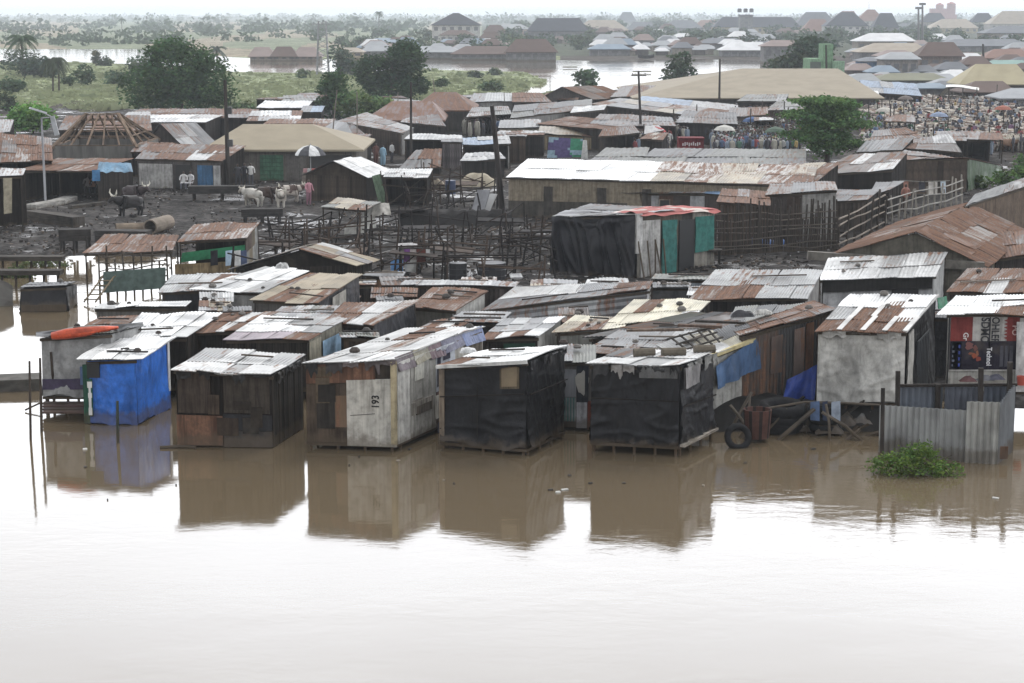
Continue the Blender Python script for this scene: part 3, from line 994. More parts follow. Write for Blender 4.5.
def build_ground():
    ys = np.concatenate([np.linspace(1100, 300, 60), np.linspace(296, 110, 94), np.linspace(108, 40, 69), np.linspace(39, 17, 45), [15.6, 14.8]])
    xs = np.concatenate([np.linspace(-1400, -40, 35), np.linspace(-30, 1054, 181), np.linspace(1080, 2400, 35)])
    px, py = np.meshgrid(xs, ys)
    wet = np.maximum(np.maximum(sdist(px, py, FLOOD), 2.2 * sdist(px, py, RIVER)), 1.5 * sdist(px, py, POND))
    z = np.clip(.02 - wet * .055, -.9, .3)
    mb = MB(); ny, nx = px.shape
    # the grass field lies left of and before the river; beyond it scrub and town earth
    def colour(x, y):
        if y < 58: return (.055, .062, .042, 1) if x > 480 else (.19, .165, .12, 1) if noise.noise(Vector((x * .012, y * .12, 5))) > .12 else (.13, .145, .095, 1)
        if y < 107 + 6 * noise.noise(Vector((x * .02, 0, 0))) and x < 560: return (.165, .185, .105, 1)
        if y < 112: return (.05, .043, .036, .8)
        k = noise.noise(Vector((x * .012, y * .03, 2)))
        if y < 190 and k > .1: return (.044, .038, .034, .3)
        return (.040, .037, .035, 0)
    for j in range(ny):
        for i in range(nx):
            zz = z[j, i]
            if zz > .25: zz += .07 * noise.noise(Vector((px[j, i] * .08, py[j, i] * .2, 1)))
            q = G(px[j, i], py[j, i], 0.0)
            mb.v.append((q.x, q.y, zz))
    for j in range(ny - 1):
        for i in range(nx - 1):
            k = j * nx + i
            mb.face((k, k + 1, k + nx + 1, k + nx), colour(px[j, i], py[j, i]))
    o = mb.build('ground', M['ground'], smooth=True); o['kind'] = 'structure'
    m = MB(); m.grid(lambda u, v: Vector(((u - .5) * 9000, -150 + v * 6500, 0)), 8, 8, (.1, .07, .05))
    o = m.build('water', M['water']); o['kind'] = 'structure'


build_ground()


def build_hills():
    m = MB()
    def f(u, v):
        x = lerp(-4200, 4200, u); y = lerp(2300, 8500, v)
        return Vector((x, y, -1 + 4.0 * min(1, v * 2.5) + 4 * v * noise.noise(Vector((x * .002, y * .002, 4)))))
    m.grid(f, 90, 8, (.07, .085, .06, 1))
    o = m.build('hills', M['ground'], smooth=True); o['kind'] = 'structure'


build_hills()


def build_woods():
    """the far wooded shore that reads as one mass"""
    r = random.Random(5); m = MB()
    for k in range(3600):
        y = r.uniform(47, 20) if r.random() < .55 else r.uniform(20, 16.2)
        x = r.uniform(-350, 1400)
        if x > 430 and y > 26: continue
        if x > 240 and y > 44: continue
        if y > 33 and r.random() < .7: continue
        g = G(x, y, 0)
        s = r.uniform(4, 9.5) * (1.15 if r.random() < .1 else 1) * (.6 if y > 33 else .9 if y > 24 else 1.15)
        if g.y > 1900: s *= 1.0
        h = s * r.uniform(.8, 1.1) + (3 if g.y > 2200 else 0)
        n = 26
        for _ in range(n):
            d = Vector((r.gauss(0, .5), r.gauss(0, .5), abs(r.gauss(0, .45))))
            p = Vector((g.x + d.x * s, g.y + d.y * s, min(h, .3 + d.z * h)))
            a = Vector((r.uniform(-1, 1), r.uniform(-.6, .6), r.uniform(-.5, .5))) * s * .32
            b = Vector((r.uniform(-.5, .5), r.uniform(-.5, .5), r.uniform(.4, 1))) * s * .22
            f = r.uniform(.6, 1.4)
            m.quad(p - a, p - b, p + a, p + b, (.055 * f, .08 * f, .045 * f))
    o = m.build('far_woods', M['leaf'])
    tag(o, 'hazy belt of woods along the far shore under the sky', 'woods', kind='stuff')


build_woods()


def build_grass():
    r = random.Random(8); m = MB()
    for _ in range(5200):
        x, y = r.uniform(-60, 560), r.uniform(64, 109)
        if sdist(np.array([x]), np.array([y]), RIVER)[0] > -1.0: continue
        if x > 500 and y > 96: continue
        g = G(x, y, .25); s = r.uniform(.2, .6) * (1 + (noise.noise(Vector((x * .03, y * .15, 0))) > .15) * .6)
        f = r.uniform(.85, 1.2)
        c = (.215 * f, .235 * f, .135 * f) if r.random() < .88 else (.18 * f, .205 * f, .12 * f)
        for _ in range(3):
            a = r.uniform(0, 6.28); d = Vector((math.cos(a), math.sin(a), 0)) * s * .9
            b = g + Vector((r.uniform(-.6, .6), r.uniform(-2, 2), -.1))
            m.quad(b - d, b + d, b + d * .7 + Vector((r.uniform(-.3, .3), 0, s)), b - d * .7 + Vector((r.uniform(-.3, .3), 0, s * .8)), c)
    o = m.build('grass', M['leaf']); tag(o, 'tall pale green grass of the flooded meadow before the river', 'grass', kind='stuff')


build_grass()


def build_litter():
    """flakes of rubbish, wood chips and dung trodden into the mud"""
    r = random.Random(21); m = MB()
    n = 0
    while n < 8000:
        x, y = r.uniform(-30, 1050), r.uniform(176, 300) if r.random() < .95 else r.uniform(150, 176)
        if sdist(np.array([x]), np.array([y]), FLOOD)[0] > -2: continue
        if noise.noise(Vector((x * .03, y * .07, 3))) + r.uniform(-.35, .35) < 0: continue
        n += 1
        g = G(x, y, .33); s = r.uniform(.03, .13) * (1.0 if r.random() < .95 else 2.2)
        k = r.random()
        c = (.45, .44, .43) if k < .05 else (.13, .12, .11) if k < .22 else (.03, .026, .024) if k < .8 else (.09, .07, .055)
        a = r.uniform(0, 6.28); h = r.uniform(.02, .12) if k > .34 else .03
        m.box(g + Vector((0, 0, h * .4)), (s * r.uniform(.8, 2.4), s, h), c, a, r.uniform(-.3, .3), r.uniform(-.3, .3))
    o = m.build('litter', M['litter']); tag(o, 'scraps of litter and charred wood trodden into the dark mud', 'litter', kind='stuff')


build_litter()

# ================================================================ FRONT ROW, standing in the water
def scraps(o, which, n, cols, seed, s0=.03, s1=.97):
    """odd boards and sheets nailed over a wall"""
    r = random.Random(seed)
    for k in range(n):
        w, h = r.uniform(.08, .24), r.uniform(.1, .4); s = r.uniform(s0, max(s0 + .01, s1 - w)); t = r.uniform(.02, .98 - h)
        on_wall(o, which, s, s + w, t, t + h, 'nailed_board', r.choice(cols), r.choice(('wood', 'patch')), .085 + .008 * k, .03, tilt=r.uniform(-.02, .03))


def battens(o, which, nh, nv):
    """thin laths nailed over the plastic"""
    A, B = o.W[which]; nn = Vector((B.y - A.y, A.x - B.x, 0)).normalized(); A0, B0 = Vector((A.x, A.y, o.z0)), Vector((B.x, B.y, o.z0))
    q = lambda s, t: lerp(lerp(A0, B0, s), lerp(A, B, s), t) + nn * .12
    for k in range(nh):
        t = (k + rng.uniform(.5, .9)) / (nh + .4); m = MB(); m.beam(q(.01, t), q(.99, t + rng.uniform(-.04, .04)), .025, .035, (.018, .015, .013)); m.build('batten', M['wood'], o.t)
    for k in range(nv):
        s = (k + rng.uniform(.4, .8)) / (nv + .2); m = MB(); m.beam(q(s, .02), q(s + rng.uniform(-.03, .03), .98), .025, .035, (.016, .014, .012)); m.build('batten', M['wood'], o.t)


def flaps(o, which, cols, n):
    """torn plastic hanging from under the eave"""
    A, B = o.W[which]; nn = Vector((B.y - A.y, A.x - B.x, 0)).normalized()
    for k in range(n):
        s = (k + rng.uniform(.0, .5)) / n; w = rng.uniform(.5, 1.1) / n; d = rng.uniform(.08, .32); sd = rng.random() * 40; c = rng.choice(cols)
        m = MB()
        def f(u, v):
            p = lerp(A, B, min(1.02, s + u * w)); dd = d * (1 + .9 * noise.noise(Vector((u * 3 + sd, 1, sd))))
            return p + nn * (.12 + .05 * noise.noise(Vector((u * 5 + sd, v * 2, 2)))) + Vector((0, 0, .05 - dd * v))
        m.grid(f, 12, 5, c, w * 3, d); m.grid(lambda u, v: f(1 - u, v) - nn * .015, 12, 5, c, w * 3, d)
        m.build('eave_flap', M['tarp'], o.t, smooth=True)


# --- blue hut
o = shack('shack', 'bright blue tarpaulin hut with white sheet roof standing in the flood', [(76, 361), (143, 359), (178, 338), (109, 341)], 2.9, ['WWWW', 'wWwW'], [BLU, BLU, DKW, DKW], base=(423, 425), z0=.02, over=(.3, .15))
on_wall(o, 'front', 0.0, .26, .74, .97, 'window', (.012, .012, .013), 'metal', .07, .05)
on_wall(o, 'front', -.1, .02, 0, .95, 'door_post', (.03, .09, .06), 'wood', .03, .06)
e = on_wall(o, 'front', -.01, .10, .12, .72, 'signboard', (.02, .10, .07), 'patch', .075, .03)
# white bottle-like shape painted on the green board
b0 = MB(); A, B = o.W['front']; n_ = Vector((B.y - A.y, A.x - B.x, 0)).normalized()
f_ = lambda s, t: lerp(lerp(Vector((A.x, A.y, .02)), Vector((B.x, B.y, .02)), s), lerp(A, B, s), t) + n_ * .08
for (s0, s1, t0, t1) in ((.01, .085, .14, .26), (.02, .075, .26, .42), (.01, .09, .42, .5), (.025, .07, .5, .58), (.0, .1, .58, .68)):
    b0.quad(f_(s0, t0), f_(s1, t0), f_(s1, t1), f_(s0, t1), (.6, .6, .58))
b0.build('painted_shape', M['ink'], e)
on_wall(o, 'right', .96, 1.02, .25, 1.02, 'edge_strip', (.6, .6, .6), 'patch', .05, .03)
m = MB(); a, b, c, d = o.FL, o.FR, o.BR, o.BL
q = lerp(lerp(a, b, .5), lerp(d, c, .5), .45)
for k in range(1): m.box(q + Vector((0, 0, .06)), (.25, .1, .05), (.06, .055, .05), .5)
tag(m.build('scrap_board', M['wood'], None, q), 'small dark board weighing down the white roof of the blue hut', 'board')

# --- grey hut on stilts behind it
o = shack('shack', 'grey tarpaulin hut on stilts with a rolled orange tarp on its roof edge', [(37, 337), (112, 333), (144, 325), (78, 327)], 2.6, ['oo', 'oo'], [GTP, GTP, GTP, DRK], base=(396, 396), z0=.45, stilt=4, over=(.08, .1))
on_wall(o, 'front', 0.0, 1.0, .12, .3, 'wrapping', (.07, .055, .10), 'tarp', .11, .05, ripple=.02)
on_wall(o, 'front', .55, .98, .2, .5, 'blue_sheet', (.10, .15, .27), 'tarp', .13, .05, ripple=.02, label='blue sheet on the wall')
Y = o.FL.y
solid('rolled_tarp', 'orange tarpaulin rolled along the roof edge of the grey hut', 'tarp', 'tarp', P(85, 333, Y), lambda m: m.tube([P(52, 336, Y - .1), P(66, 334, Y - .12), P(85, 331.5, Y - .05), P(103, 329, Y + .3), P(118, 327.5, Y + .6)], [.12, .17, .16, .11, .05], (.55, .09, .04), 9), smooth=True)
solid('black_sheet', 'crumpled black plastic sheet along the roof edge under the orange tarp', 'tarp', 'tarp', P(85, 338, Y), lambda m: m.grid(lambda u, v: P(lerp(36, 143, u), lerp(336, 326, u) + 9 * (1 - v) * (.5 + .9 * abs(noise.noise(Vector((u * 7, 3, 0))))) - 4, Y - .25 + u * .9 + v * .5 + .1 * noise.noise(Vector((u * 9, v * 3, 1)))), 34, 5, (.02, .02, .022)), smooth=True)
solid('landing_stage', 'low plank landing stage in front of the grey stilt hut', 'landing', 'wood', G(63, 409, .2), lambda m: [m.beam(G(43, 403 + k * 3, .28), G(86, 403 + k * 3, .3), .3, .05, (.05 + .02 * (k % 2), .04, .045)) for k in range(4)])
post('mooring_pole', 'tall thin pole standing leftmost in the water by the stilt hut', 30, 440, 361, .04, lean=-.5)
post('mooring_pole', 'tall pole touching the left corner of the grey stilt hut', 41, 432, 358, .045, lean=-1)
post('mooring_pole', 'leaning pole in front of the wall of the grey stilt hut', 55, 410, 352, .05, lean=-4)
post('mooring_pole', 'short stump standing in the water before the blue hut', 117.5, 443, 401, .05, (.04, .05, .04))
for (x0, y0, x1, y1, lb) in ((0, 386, 40, 383, 'half sunken dark concrete slab at the left water edge'),):
    m = MB(); a, b = G(-40, y0, .15), G(x1, y1, .15); m.beam(a, b, 1.2, .5, (.075, .07, .062)); tag(m.build('concrete_slab', M['concrete'], None, (a + b) / 2), lb, 'slab')
solid('drift_stick', 'thin dark stick floating beside the stilt hut platform', 'stick', 'wood', G(33, 409, 0), lambda m: m.tube([G(25, 410, .05), G(42, 402, .25)], .03, (.04, .03, .025), 5))

# --- dark board hut
o = shack('shack', 'dark brown board hut with grey sheet roof between the blue and the patchwork huts', [(171, 370), (270, 376), (305, 356), (205, 350)], 3.0, ['zwwz', 'wwzw'], [DKW, ('plank', (.026, .022, .018)), DKW, DKW], base=(446, 447), z0=.02, over=(.05, .25))
on_wall(o, 'front', 0.02, .36, .45, .98, 'wall_board', (.05, .038, .03), 'wood', .07, .04)
on_wall(o, 'front', 0.0, .48, .02, .42, 'wall_sheet', (*SH['u'][:3], .95), 'sheet', .075, .04, label='rusty iron sheet at the foot of the front wall')
on_wall(o, 'front', .49, 1.0, .0, .22, 'wall_sheet', (.05, .045, .042), 'tarp', .075, .04, ripple=.03)
on_wall(o, 'front', .49, 1.0, .23, .45, 'wall_sheet', (.015, .015, .017), 'tarp', .08, .04, ripple=.02)
on_wall(o, 'front', .5, .98, .47, .98, 'wall_board', (.045, .037, .03), 'wood', .075, .04)
window(o, 'front', .07, .2, .64, .92)
scraps(o, 'front', 5, ((.02, .018, .016), (.035, .028, .022), (.055, .04, .03)), 3)
flaps(o, 'front', ((.30, .30, .29), (.02, .02, .02), (.12, .11, .10)), 5)
flaps(o, 'right', ((.02, .02, .02), (.05, .045, .04)), 4)

# --- patchwork hut
o = shack('shack', 'long patchwork hut with white panel corner, rusty front and black posters', [(301, 364), (395, 360), (485, 327), (402, 331)], 5.7, ['wmww', 'wwmw', 'wwWw'], [('patch', [(.05, .04, .032), (.07, .05, .036), (.04, .033, .028)], 2, 2), ('patch', [(.42, .40, .36), (.36, .34, .30), (.25, .23, .2)], 4, 1), DKW, DKW], base=(441, 444), z0=.22, stilt=4, over=(.08, .15))
on_wall(o, 'front', 0, .78, .76, 1.0, 'rusty_sheet', (.13, .07, .055, .95), 'sheet', .075, .04)
on_wall(o, 'front', 0, .5, .0, .75, 'burnt_board', (.062, .046, .034), 'wood', .07, .04)
on_wall(o, 'front', .26, .46, .2, .6, 'burnt_sheet', (.14, .09, .055, .4), 'sheet', .09, .03, ripple=.03)
pn = on_wall(o, 'front', .46, 1.02, -.03, .79, 'white_panel', (.50, .48, .43), 'patch', .1, .06, label='white refrigerator panel used as wall')
text_on(o, 'front', .79, .52, '193', .30, (.02, .02, .02), math.pi / 2, .115, pn, squeeze=.9)
m = MB(); A, B = o.W['front']; n_ = Vector((B.y - A.y, A.x - B.x, 0)).normalized(); q0 = lerp(Vector((A.x, A.y, 0)), Vector((B.x, B.y, 0)), .5); q1 = lerp(Vector((A.x, A.y, 0)), Vector((B.x, B.y, 0)), .78)
m.tube([Vector((q0.x, q0.y, 1.05)) + n_ * .11, Vector((q1.x, q1.y, 1.12)) + n_ * .11], .008, (.03, .03, .03), 4); m.build('wire', M['dark'], pn)
on_wall(o, 'front', .96, 1.03, .0, 1.0, 'corner_strip', (.40, .34, .22), 'patch', .12, .03)
on_wall(o, 'right', .0, .13, .0, .98, 'white_board', (.52, .51, .48), 'patch', .1, .04)
on_wall(o, 'right', .14, .42, .0, .98, 'white_board', (.36, .35, .32), 'patch', .085, .04)
on_wall(o, 'right', .18, .28, .68, .98, 'paper', (.55, .54, .48), 'patch', .11, .02)
on_wall(o, 'right', .43, .62, .0, .44, 'brown_board', (.11, .08, .075), 'wood', .085, .04)
pp = on_wall(o, 'right', .42, .64, .44, .98, 'poster', (.50, .52, .56), 'patch', .1, .03)
for k, (a, b, c_, d_) in enumerate(((.43, .47, .5, .95), (.5, .58, .8, .92), (.55, .6, .5, .72))): on_wall(o, 'right', a, b, c_, d_, 'dark_print', (.04, .04, .06), 'patch', .112, .01, parent=pp)
on_wall(o, 'right', .64, .98, .0, .98, 'dark_board', (.10, .085, .07), 'wood', .085, .04)
scraps(o, 'right', 6, ((.42, .40, .36), (.25, .23, .2), (.16, .14, .12), (.09, .075, .06)), 5)
scraps(o, 'front', 4, ((.03, .026, .022), (.10, .075, .05)), 6, .0, .45)
flaps(o, 'front', ((.05, .045, .045), (.12, .10, .10), (.02, .02, .02)), 5)
# torn cloth and plastic hanging over its right eave
A, B = o.FR, o.BR
for k, (u0, u1, c, w) in enumerate(((.02, .2, (.10, .075, .085), 'dusty mauve'), (.2, .36, (.20, .18, .12), 'faded olive'), (.36, .52, (.09, .05, .06), 'maroon'), (.5, .74, (.10, .10, .15), 'slate blue'), (.74, .98, (.10, .13, .24), 'blue printed'))):
    p, q = lerp(A, B, u0), lerp(A, B, u1)
    sheet_cloth('roof_cloth', w + ' rag hanging over the long eave of the patchwork hut', 'rag', p + Vector((.08, -.03, -.36)), q + Vector((.08, -.03, -.40 + .1 * (k % 2))), q + Vector((-.06, 0, .06)), p + Vector((-.06, 0, .06)), c, 'tarp', .05, 14, 8)
on_wall(o, 'right', .44, .9, -.08, .05, 'blue_sill', (.05, .09, .2), 'patch', .11, .04)

# --- first black hut
o = shack('shack', 'black plastic hut on short stilts with a brown shutter beside its front corner', [(436, 366), (527, 361), (567, 346), (494, 349)], 2.6, ['WWWW', 'rwWW'], [BLK, ('tarp', (.010, .010, .011), .11), BLK, BLK], base=(441, 449), z0=.2, stilt=5, over=(.07, .12))
window(o, 'front', .70, .92, .70, .98, (.10, .08, .055), (.17, .13, .08), 'shutter')
on_wall(o, 'front', -.01, .05, 0, .98, 'corner_post', (.16, .13, .10), 'wood', .07, .05)
A, B = o.FL, o.FR
m = MB(); m.beam(A - Vector((0, .05, .02)), B - Vector((0, .05, .02)), .05, .1, (.62, .62, .6)); m.build('fascia', M['patch'], o.t)
battens(o, 'front', 1, 1); battens(o, 'right', 1, 0)
flaps(o, 'right', ((.012, .012, .013), (.02, .02, .022)), 4)
flaps(o, 'front', ((.012, .012, .013),), 3)
# --- low wall of sheets and posters in the gap
o = shack('shack', 'narrow leaning booth of posters and striped sheets between the two black huts', [(558, 362), (596, 362), (596, 346), (560, 344)], 2.2, ['go'], [('plaster', (.14, .13, .12)), DKW, DKW, DKW], base=(427, 428), z0=.1, over=(.05, .1))
on_wall(o, 'front', .1, .48, .48, .9, 'grey_sheet', (.25, .26, .28, .1), 'sheet', .07, .03)
on_wall(o, 'front', .12, .48, .1, .47, 'striped_sheet', (.30, .33, .33), 'patch', .07, .03)
for k in range(4): on_wall(o, 'front', .15 + k * .085, .18 + k * .085, .1, .47, 'green_stripe', (.04, .17, .17), 'patch', .078, .01)
on_wall(o, 'front', .5, .8, .0, .4, 'white_board', (.42, .43, .46), 'patch', .075, .03)
pp = on_wall(o, 'front', .5, .84, .4, .96, 'poster', (.035, .04, .05), 'patch', .08, .03)
A, B = o.W['front']; n_ = Vector((B.y - A.y, A.x - B.x, 0)).normalized()
m = MB(); c0 = lerp(A, B, .66) + n_ * .09 + Vector((0, 0, -.6)); ring = [(.20 * math.cos(a) * (1 + .2 * math.sin(3 * a)), .36 * math.sin(a) * (1 + .15 * math.cos(5 * a))) for a in [i * .4488 for i in range(14)]]
k = len(m.v); m.v += [tuple(c0 + Vector((x, 0, z))) for x, z in ring]; m.face(tuple(range(k, k + 14)), (.36, .35, .32)); m.build('pale_print', M['ink'], pp)
on_wall(o, 'front', .82, 1.0, -.02, .42, 'red_panel', (.16, .045, .03), 'patch', .07, .03)

# --- second black hut
o = shack('shack', 'black plastic hut on stilts with torn grey side sheet and rolled mats on top', [(587, 364), (681, 366), (717, 352), (628, 349)], 2.4, ['dwww', 'wwzw'], [('tarp', (.0085, .0085, .0105), .13), ('tarp', (.022, .022, .024), .16), BLK, BLK], base=(441, 446), z0=.32, stilt=5, over=(.08, .12))
on_wall(o, 'right', .04, .5, .72, .98, 'torn_sheet', (.26, .25, .25), 'tarp', .12, .03, ripple=.05)
on_wall(o, 'front', .55, .98, .86, 1.0, 'torn_sheet', (.10, .10, .10), 'tarp', .11, .03, ripple=.03)
A, B = o.W['right']
m = MB(); m.beam(Vector((A.x + .1, A.y - .1, .34)), Vector((B.x + .12, B.y, .34)), .16, .07, (.34, .31, .27)); m.build('floor_edge', M['wood'], o.t)
S = bil(o.FL, o.FR, o.BR, o.BL)
for (u, v, L, w) in ((.40, .5, .62, 'leftmost'), (.68, .6, .7, 'middle'), (.92, .85, .62, 'rightmost')):
    p = S(u, v) + Vector((0, 0, .13))
    solid('rolled_mat', w + ' of three brown rolled mats lying on the second black hut', 'mat', 'cloth', p, lambda m: m.tube([p - Vector((L / 2, 0, 0)), p + Vector((L / 2, .1, 0))], .13, (.10, .085, .065), 10))

battens(o, 'front', 1, 0); battens(o, 'right', 1, 0)
flaps(o, 'front', ((.014, .014, .016), (.03, .03, .032), (.22, .21, .20)), 6)
flaps(o, 'right', ((.03, .03, .032), (.2, .2, .19)), 4)
# --- whitewashed hut with hanging blue sheet
o = shack('shack', 'stained whitewashed hut with a blue sheet draped from its yellowed eave', [(690, 364), (757, 338), (745, 322), (655, 345)], 2.4, ['wcd', 'cWc'], [('plaster', (.42, .41, .38)), DKW, PAL, DRK], base=(428, 410), z0=.15, over=(.05, .1))
A, B = o.FL, o.FR
p, q = lerp(A, B, .34), lerp(A, B, .99); n_ = Vector((B.y - A.y, A.x - B.x, 0)).normalized() * .15
sheet_cloth('blue_sheet', 'faded blue sheet draped over the whitewashed hut wall', 'sheet', p + n_ + Vector((0, 0, -1.05)), q + n_ + Vector((0, 0, -.95)), q + n_ * .6 + Vector((0, 0, .05)), p + n_ * .6 + Vector((0, 0, -.35)), (.07, .125, .23), 'tarp', .13, 24, 18)
m = MB(); m.beam(A + n_ * .3, B + n_ * .3, .1, .12, (.42, .36, .2)); m.build('eave_strip', M['cloth'], o.t)
S = bil(o.FL, o.FR, o.BR, o.BL)
t = thing('wooden_lattice', 'dark wooden lattice lying on the whitewashed hut roof', 'lattice', S(.3, .6))
for k in range(5):
    m = MB(); m.beam(S(.1 + k * .1, .2) + Vector((0, 0, .16)), S(.15 + k * .1, .95) + Vector((0, 0, .16)), .05, .05, (.05, .045, .04)); m.build('slat', M['wood'], t)
for k in range(3):
    m = MB(); m.beam(S(.08, .3 + k * .28) + Vector((0, 0, .2)), S(.58, .3 + k * .28) + Vector((0, 0, .2)), .05, .05, (.05, .045, .04)); m.build('slat', M['wood'], t)

# --- rusty sheet hut
o = shack('shack', 'tall hut of dark rusty upright sheets with slanting plank roof', [(739, 336), (838, 309), (815, 303), (730, 328)], 3.0, ['unum', 'muun'], [('corr', 'ndndu', .12), ('corr', 'dn'), DKW, DRK], base=(414, 402), z0=.15, over=(.12, .12))
for (s0, s1, t0, t1, c) in ((.3, .42, .45, .9, (.11, .085, .075, .4)), (.55, .66, .3, .92, (.17, .13, .115, .4)), (.68, .76, .35, .95, (.10, .06, .05, .7))):
    on_wall(o, 'front', s0, s1, t0, t1, 'wall_sheet', c, 'sheet', .1, .03)
A, B = o.W['front']
g0, g1 = Vector((A.x, A.y - .5, .1)), None
sheet_cloth('blue_sheet', 'bright blue cloth sagging in front of the rusty sheet hut', 'cloth', P(783, 400, A.y - .3), P(818, 400, A.y - .5), P(820, 363, A.y - .2), P(787, 380, A.y - .1), (.02, .045, .21), 'tarp', .2, 16, 14)
post('leaning_pole', 'long thin pole leaning against the rusty sheet hut', 795, 403, 337, .035, (.15, .12, .09), lean=-18, lean_y=.3)
post('leaning_pole', 'shorter pole leaning left against the rusty hut beside the blue cloth', 824, 405, 362, .035, (.14, .11, .085), lean=-8, lean_y=.3)
post('leaning_pole', 'slanting stick at the left foot of the rusty sheet hut', 770, 410, 366, .03, (.08, .06, .05), lean=-14, lean_y=.3)

# --- white tarp hut with part-rusted roof
o = shack('shack', 'hut wrapped in dirty white tarpaulin with half rusted white sheet roof', [(815, 331), (906, 333), (938, 296), (850, 294)], 3.7, ['WWWW', 'zrrW', 'rrrr'], [('tarp', (.44, .43, .40), .12), ('tarp', (.012, .012, .013), .06), WTP, DRK], base=(401, 403), z0=.75, over=(.05, .2), stilt=4)
S = bil(o.FL, o.FR, o.BR, o.BL)
for u, v0, v1 in ((.26, 0, .36), (.52, 0, .36), (.76, 0, .36), (.985, 0, .36), (.5, .36, .66), (.27, .36, .66)):
    up = Vector((0, 0, .055)); m = MB(); m.beam(S(u, v0 + .01) + up, S(u + .01, v1) + up + Vector((0, 0, .02)), .16, .02, (.5, .49, .47, .1)); m.build('pale_strip', M['sheet'], o.t)
A, B = o.FR, o.BR
m = MB(); m.beam(A + Vector((-.02, .03, .03)), B + Vector((-.02, 0, .03)), .12, .05, (.55, .54, .52)); m.build('roof_edge', M['patch'], o.t)
on_wall(o, 'right', .0, .16, 0, .98, 'tarp_corner', (.40, .39, .36), 'tarp', .1, .03, ripple=.04)
on_wall(o, 'right', .35, .75, 0, .72, 'dark_door', (.045, .05, .055), 'metal', .08, .04)
for k in range(7): on_wall(o, 'right', .37 + k * .055, .39 + k * .055, .02, .7, 'door_rib', (.03, .033, .036), 'metal', .09, .01)

flaps(o, 'front', ((.30, .29, .27), (.12, .1, .08)), 3)
# --- poster hut at the right
o = shack('shack', 'booth walled with red and black advertising posters under a white roof', [(937, 315), (1046, 315), (1052, 296), (956, 296)], 2.3, ['WWWW', 'WWmW'], [PAL, WHI, ('tarp', (.025, .025, .027)), DRK], base=(391, 391), z0=.9, over=(.3, .3), stilt=4)
o.W['front'] = (lerp(o.A, o.B, .02), lerp(o.A, o.B, .80))
ps = on_wall(o, 'front', .0, 1.0, .27, .97, 'poster_board', (.40, .39, .37), 'patch', .08, .03)
for nm, s0, s1, t0, t1, c in (('red_field', 0, .32, .66, .97, (.19, .04, .036)), ('dark_field', 0, .98, .29, .66, (.022, .02, .032)), ('red_field', .82, 1.0, .66, .97, (.18, .038, .035)), ('blue_field', .02, .17, .30, .65, (.03, .045, .14)), ('dark_band', .56, .58, .29, .97, (.05, .05, .06))):
    on_wall(o, 'front', s0, s1, t0, t1, nm, c, 'patch', .088, .012, parent=ps)
# jagged edge of the right red field and the glowing shape on the dark photograph
A, B = o.W['front']; n_ = Vector((B.y - A.y, A.x - B.x, 0)).normalized()
A0, B0 = Vector((A.x, A.y, o.z0)), Vector((B.x, B.y, o.z0))
wp = lambda s, t, k=.1: lerp(lerp(A0, B0, s), lerp(A, B, s), t) + n_ * k
m = MB()
for k in range(6):
    t0 = .68 + k * .045; m.v += [tuple(wp(.83, t0)), tuple(wp(.83, t0 + .042)), tuple(wp(.77, t0 + .021))]; i = len(m.v); m.face((i - 3, i - 2, i - 1), (.18, .038, .035))
m.build('jagged_edge', M['ink'], ps)
m = MB()
for (s, t, w, h, c) in ((.28, .6, .06, .05, (.16, .07, .065)), (.37, .57, .03, .04, (.14, .06, .05)), (.36, .47, .035, .035, (.26, .07, .035)), (.42, .43, .04, .03, (.2, .045, .03)), (.31, .5, .04, .015, (.2, .08, .05)), (.40, .5, .02, .04, (.22, .09, .05))):
    ring = [wp(s + w * math.cos(a) * (1 + .25 * math.sin(4 * a + s * 40)), t + h * math.sin(a) * (1 + .2 * math.cos(3 * a)), .102 + s * .004) for a in [i * .5236 for i in range(12)]]
    k = len(m.v); m.v += [tuple(p) for p in ring]; m.face(tuple(range(k, k + 12)), c)
m.build('printed_picture', M['ink'], ps)
text_on(o, 'front', .495, .80, 'SDMO', .36, (.03, .03, .035), -math.pi / 2, .105, ps, squeeze=.8)
text_on(o, 'front', .645, .80, 'OHLER', .33, (.03, .03, .035), -math.pi / 2, .105, ps, squeeze=.8)
text_on(o, 'front', .22, .72, 'Gr', .22, (.62, .6, .58), -math.pi / 2, .105, ps)
text_on(o, 'front', .57, .46, 'Technol', .22, (.6, .6, .62), -math.pi / 2, .112, ps, squeeze=.8)
text_on(o, 'front', .93, .8, 'PO', .24, (.5, .35, .33), -math.pi / 2, .112, ps)
for k in range(5): on_wall(o, 'front', .035, .05 + .02 * (k % 2), .33 + k * .06, .36 + k * .06, 'print_line', (.16, .18, .25), 'patch', .1, .004, parent=ps)
for k in range(4): on_wall(o, 'front', .125, .15, .33 + k * .08, .37 + k * .08, 'print_mark', (.05, .08, .35), 'patch', .102, .004, parent=ps)
for k in range(3): on_wall(o, 'front', .73 + k * .07, .78 + k * .07, .33, .60, 'grey_print', (.07, .07, .085), 'patch', .1, .004, parent=ps)
sheet_cloth('white_sheet', 'torn white sheet hanging at the right corner of the poster booth', 'sheet', P(1015, 392, A.y - .3), P(1042, 392, A.y - .3), P(1042, 322, A.y - .2), P(1017, 322, A.y - .2), (.52, .51, .5), 'tarp', .1, 10, 14)
solid('red_bucket', 'small red container beside the torn white sheet', 'bucket', 'metal', P(1020, 384, A.y - .5), lambda m: m.lathe([(0, 0), (.11, 0), (.14, .28), (.12, .28), (.1, .02)], P(1021, 385, A.y - .5), (.35, .06, .04)))
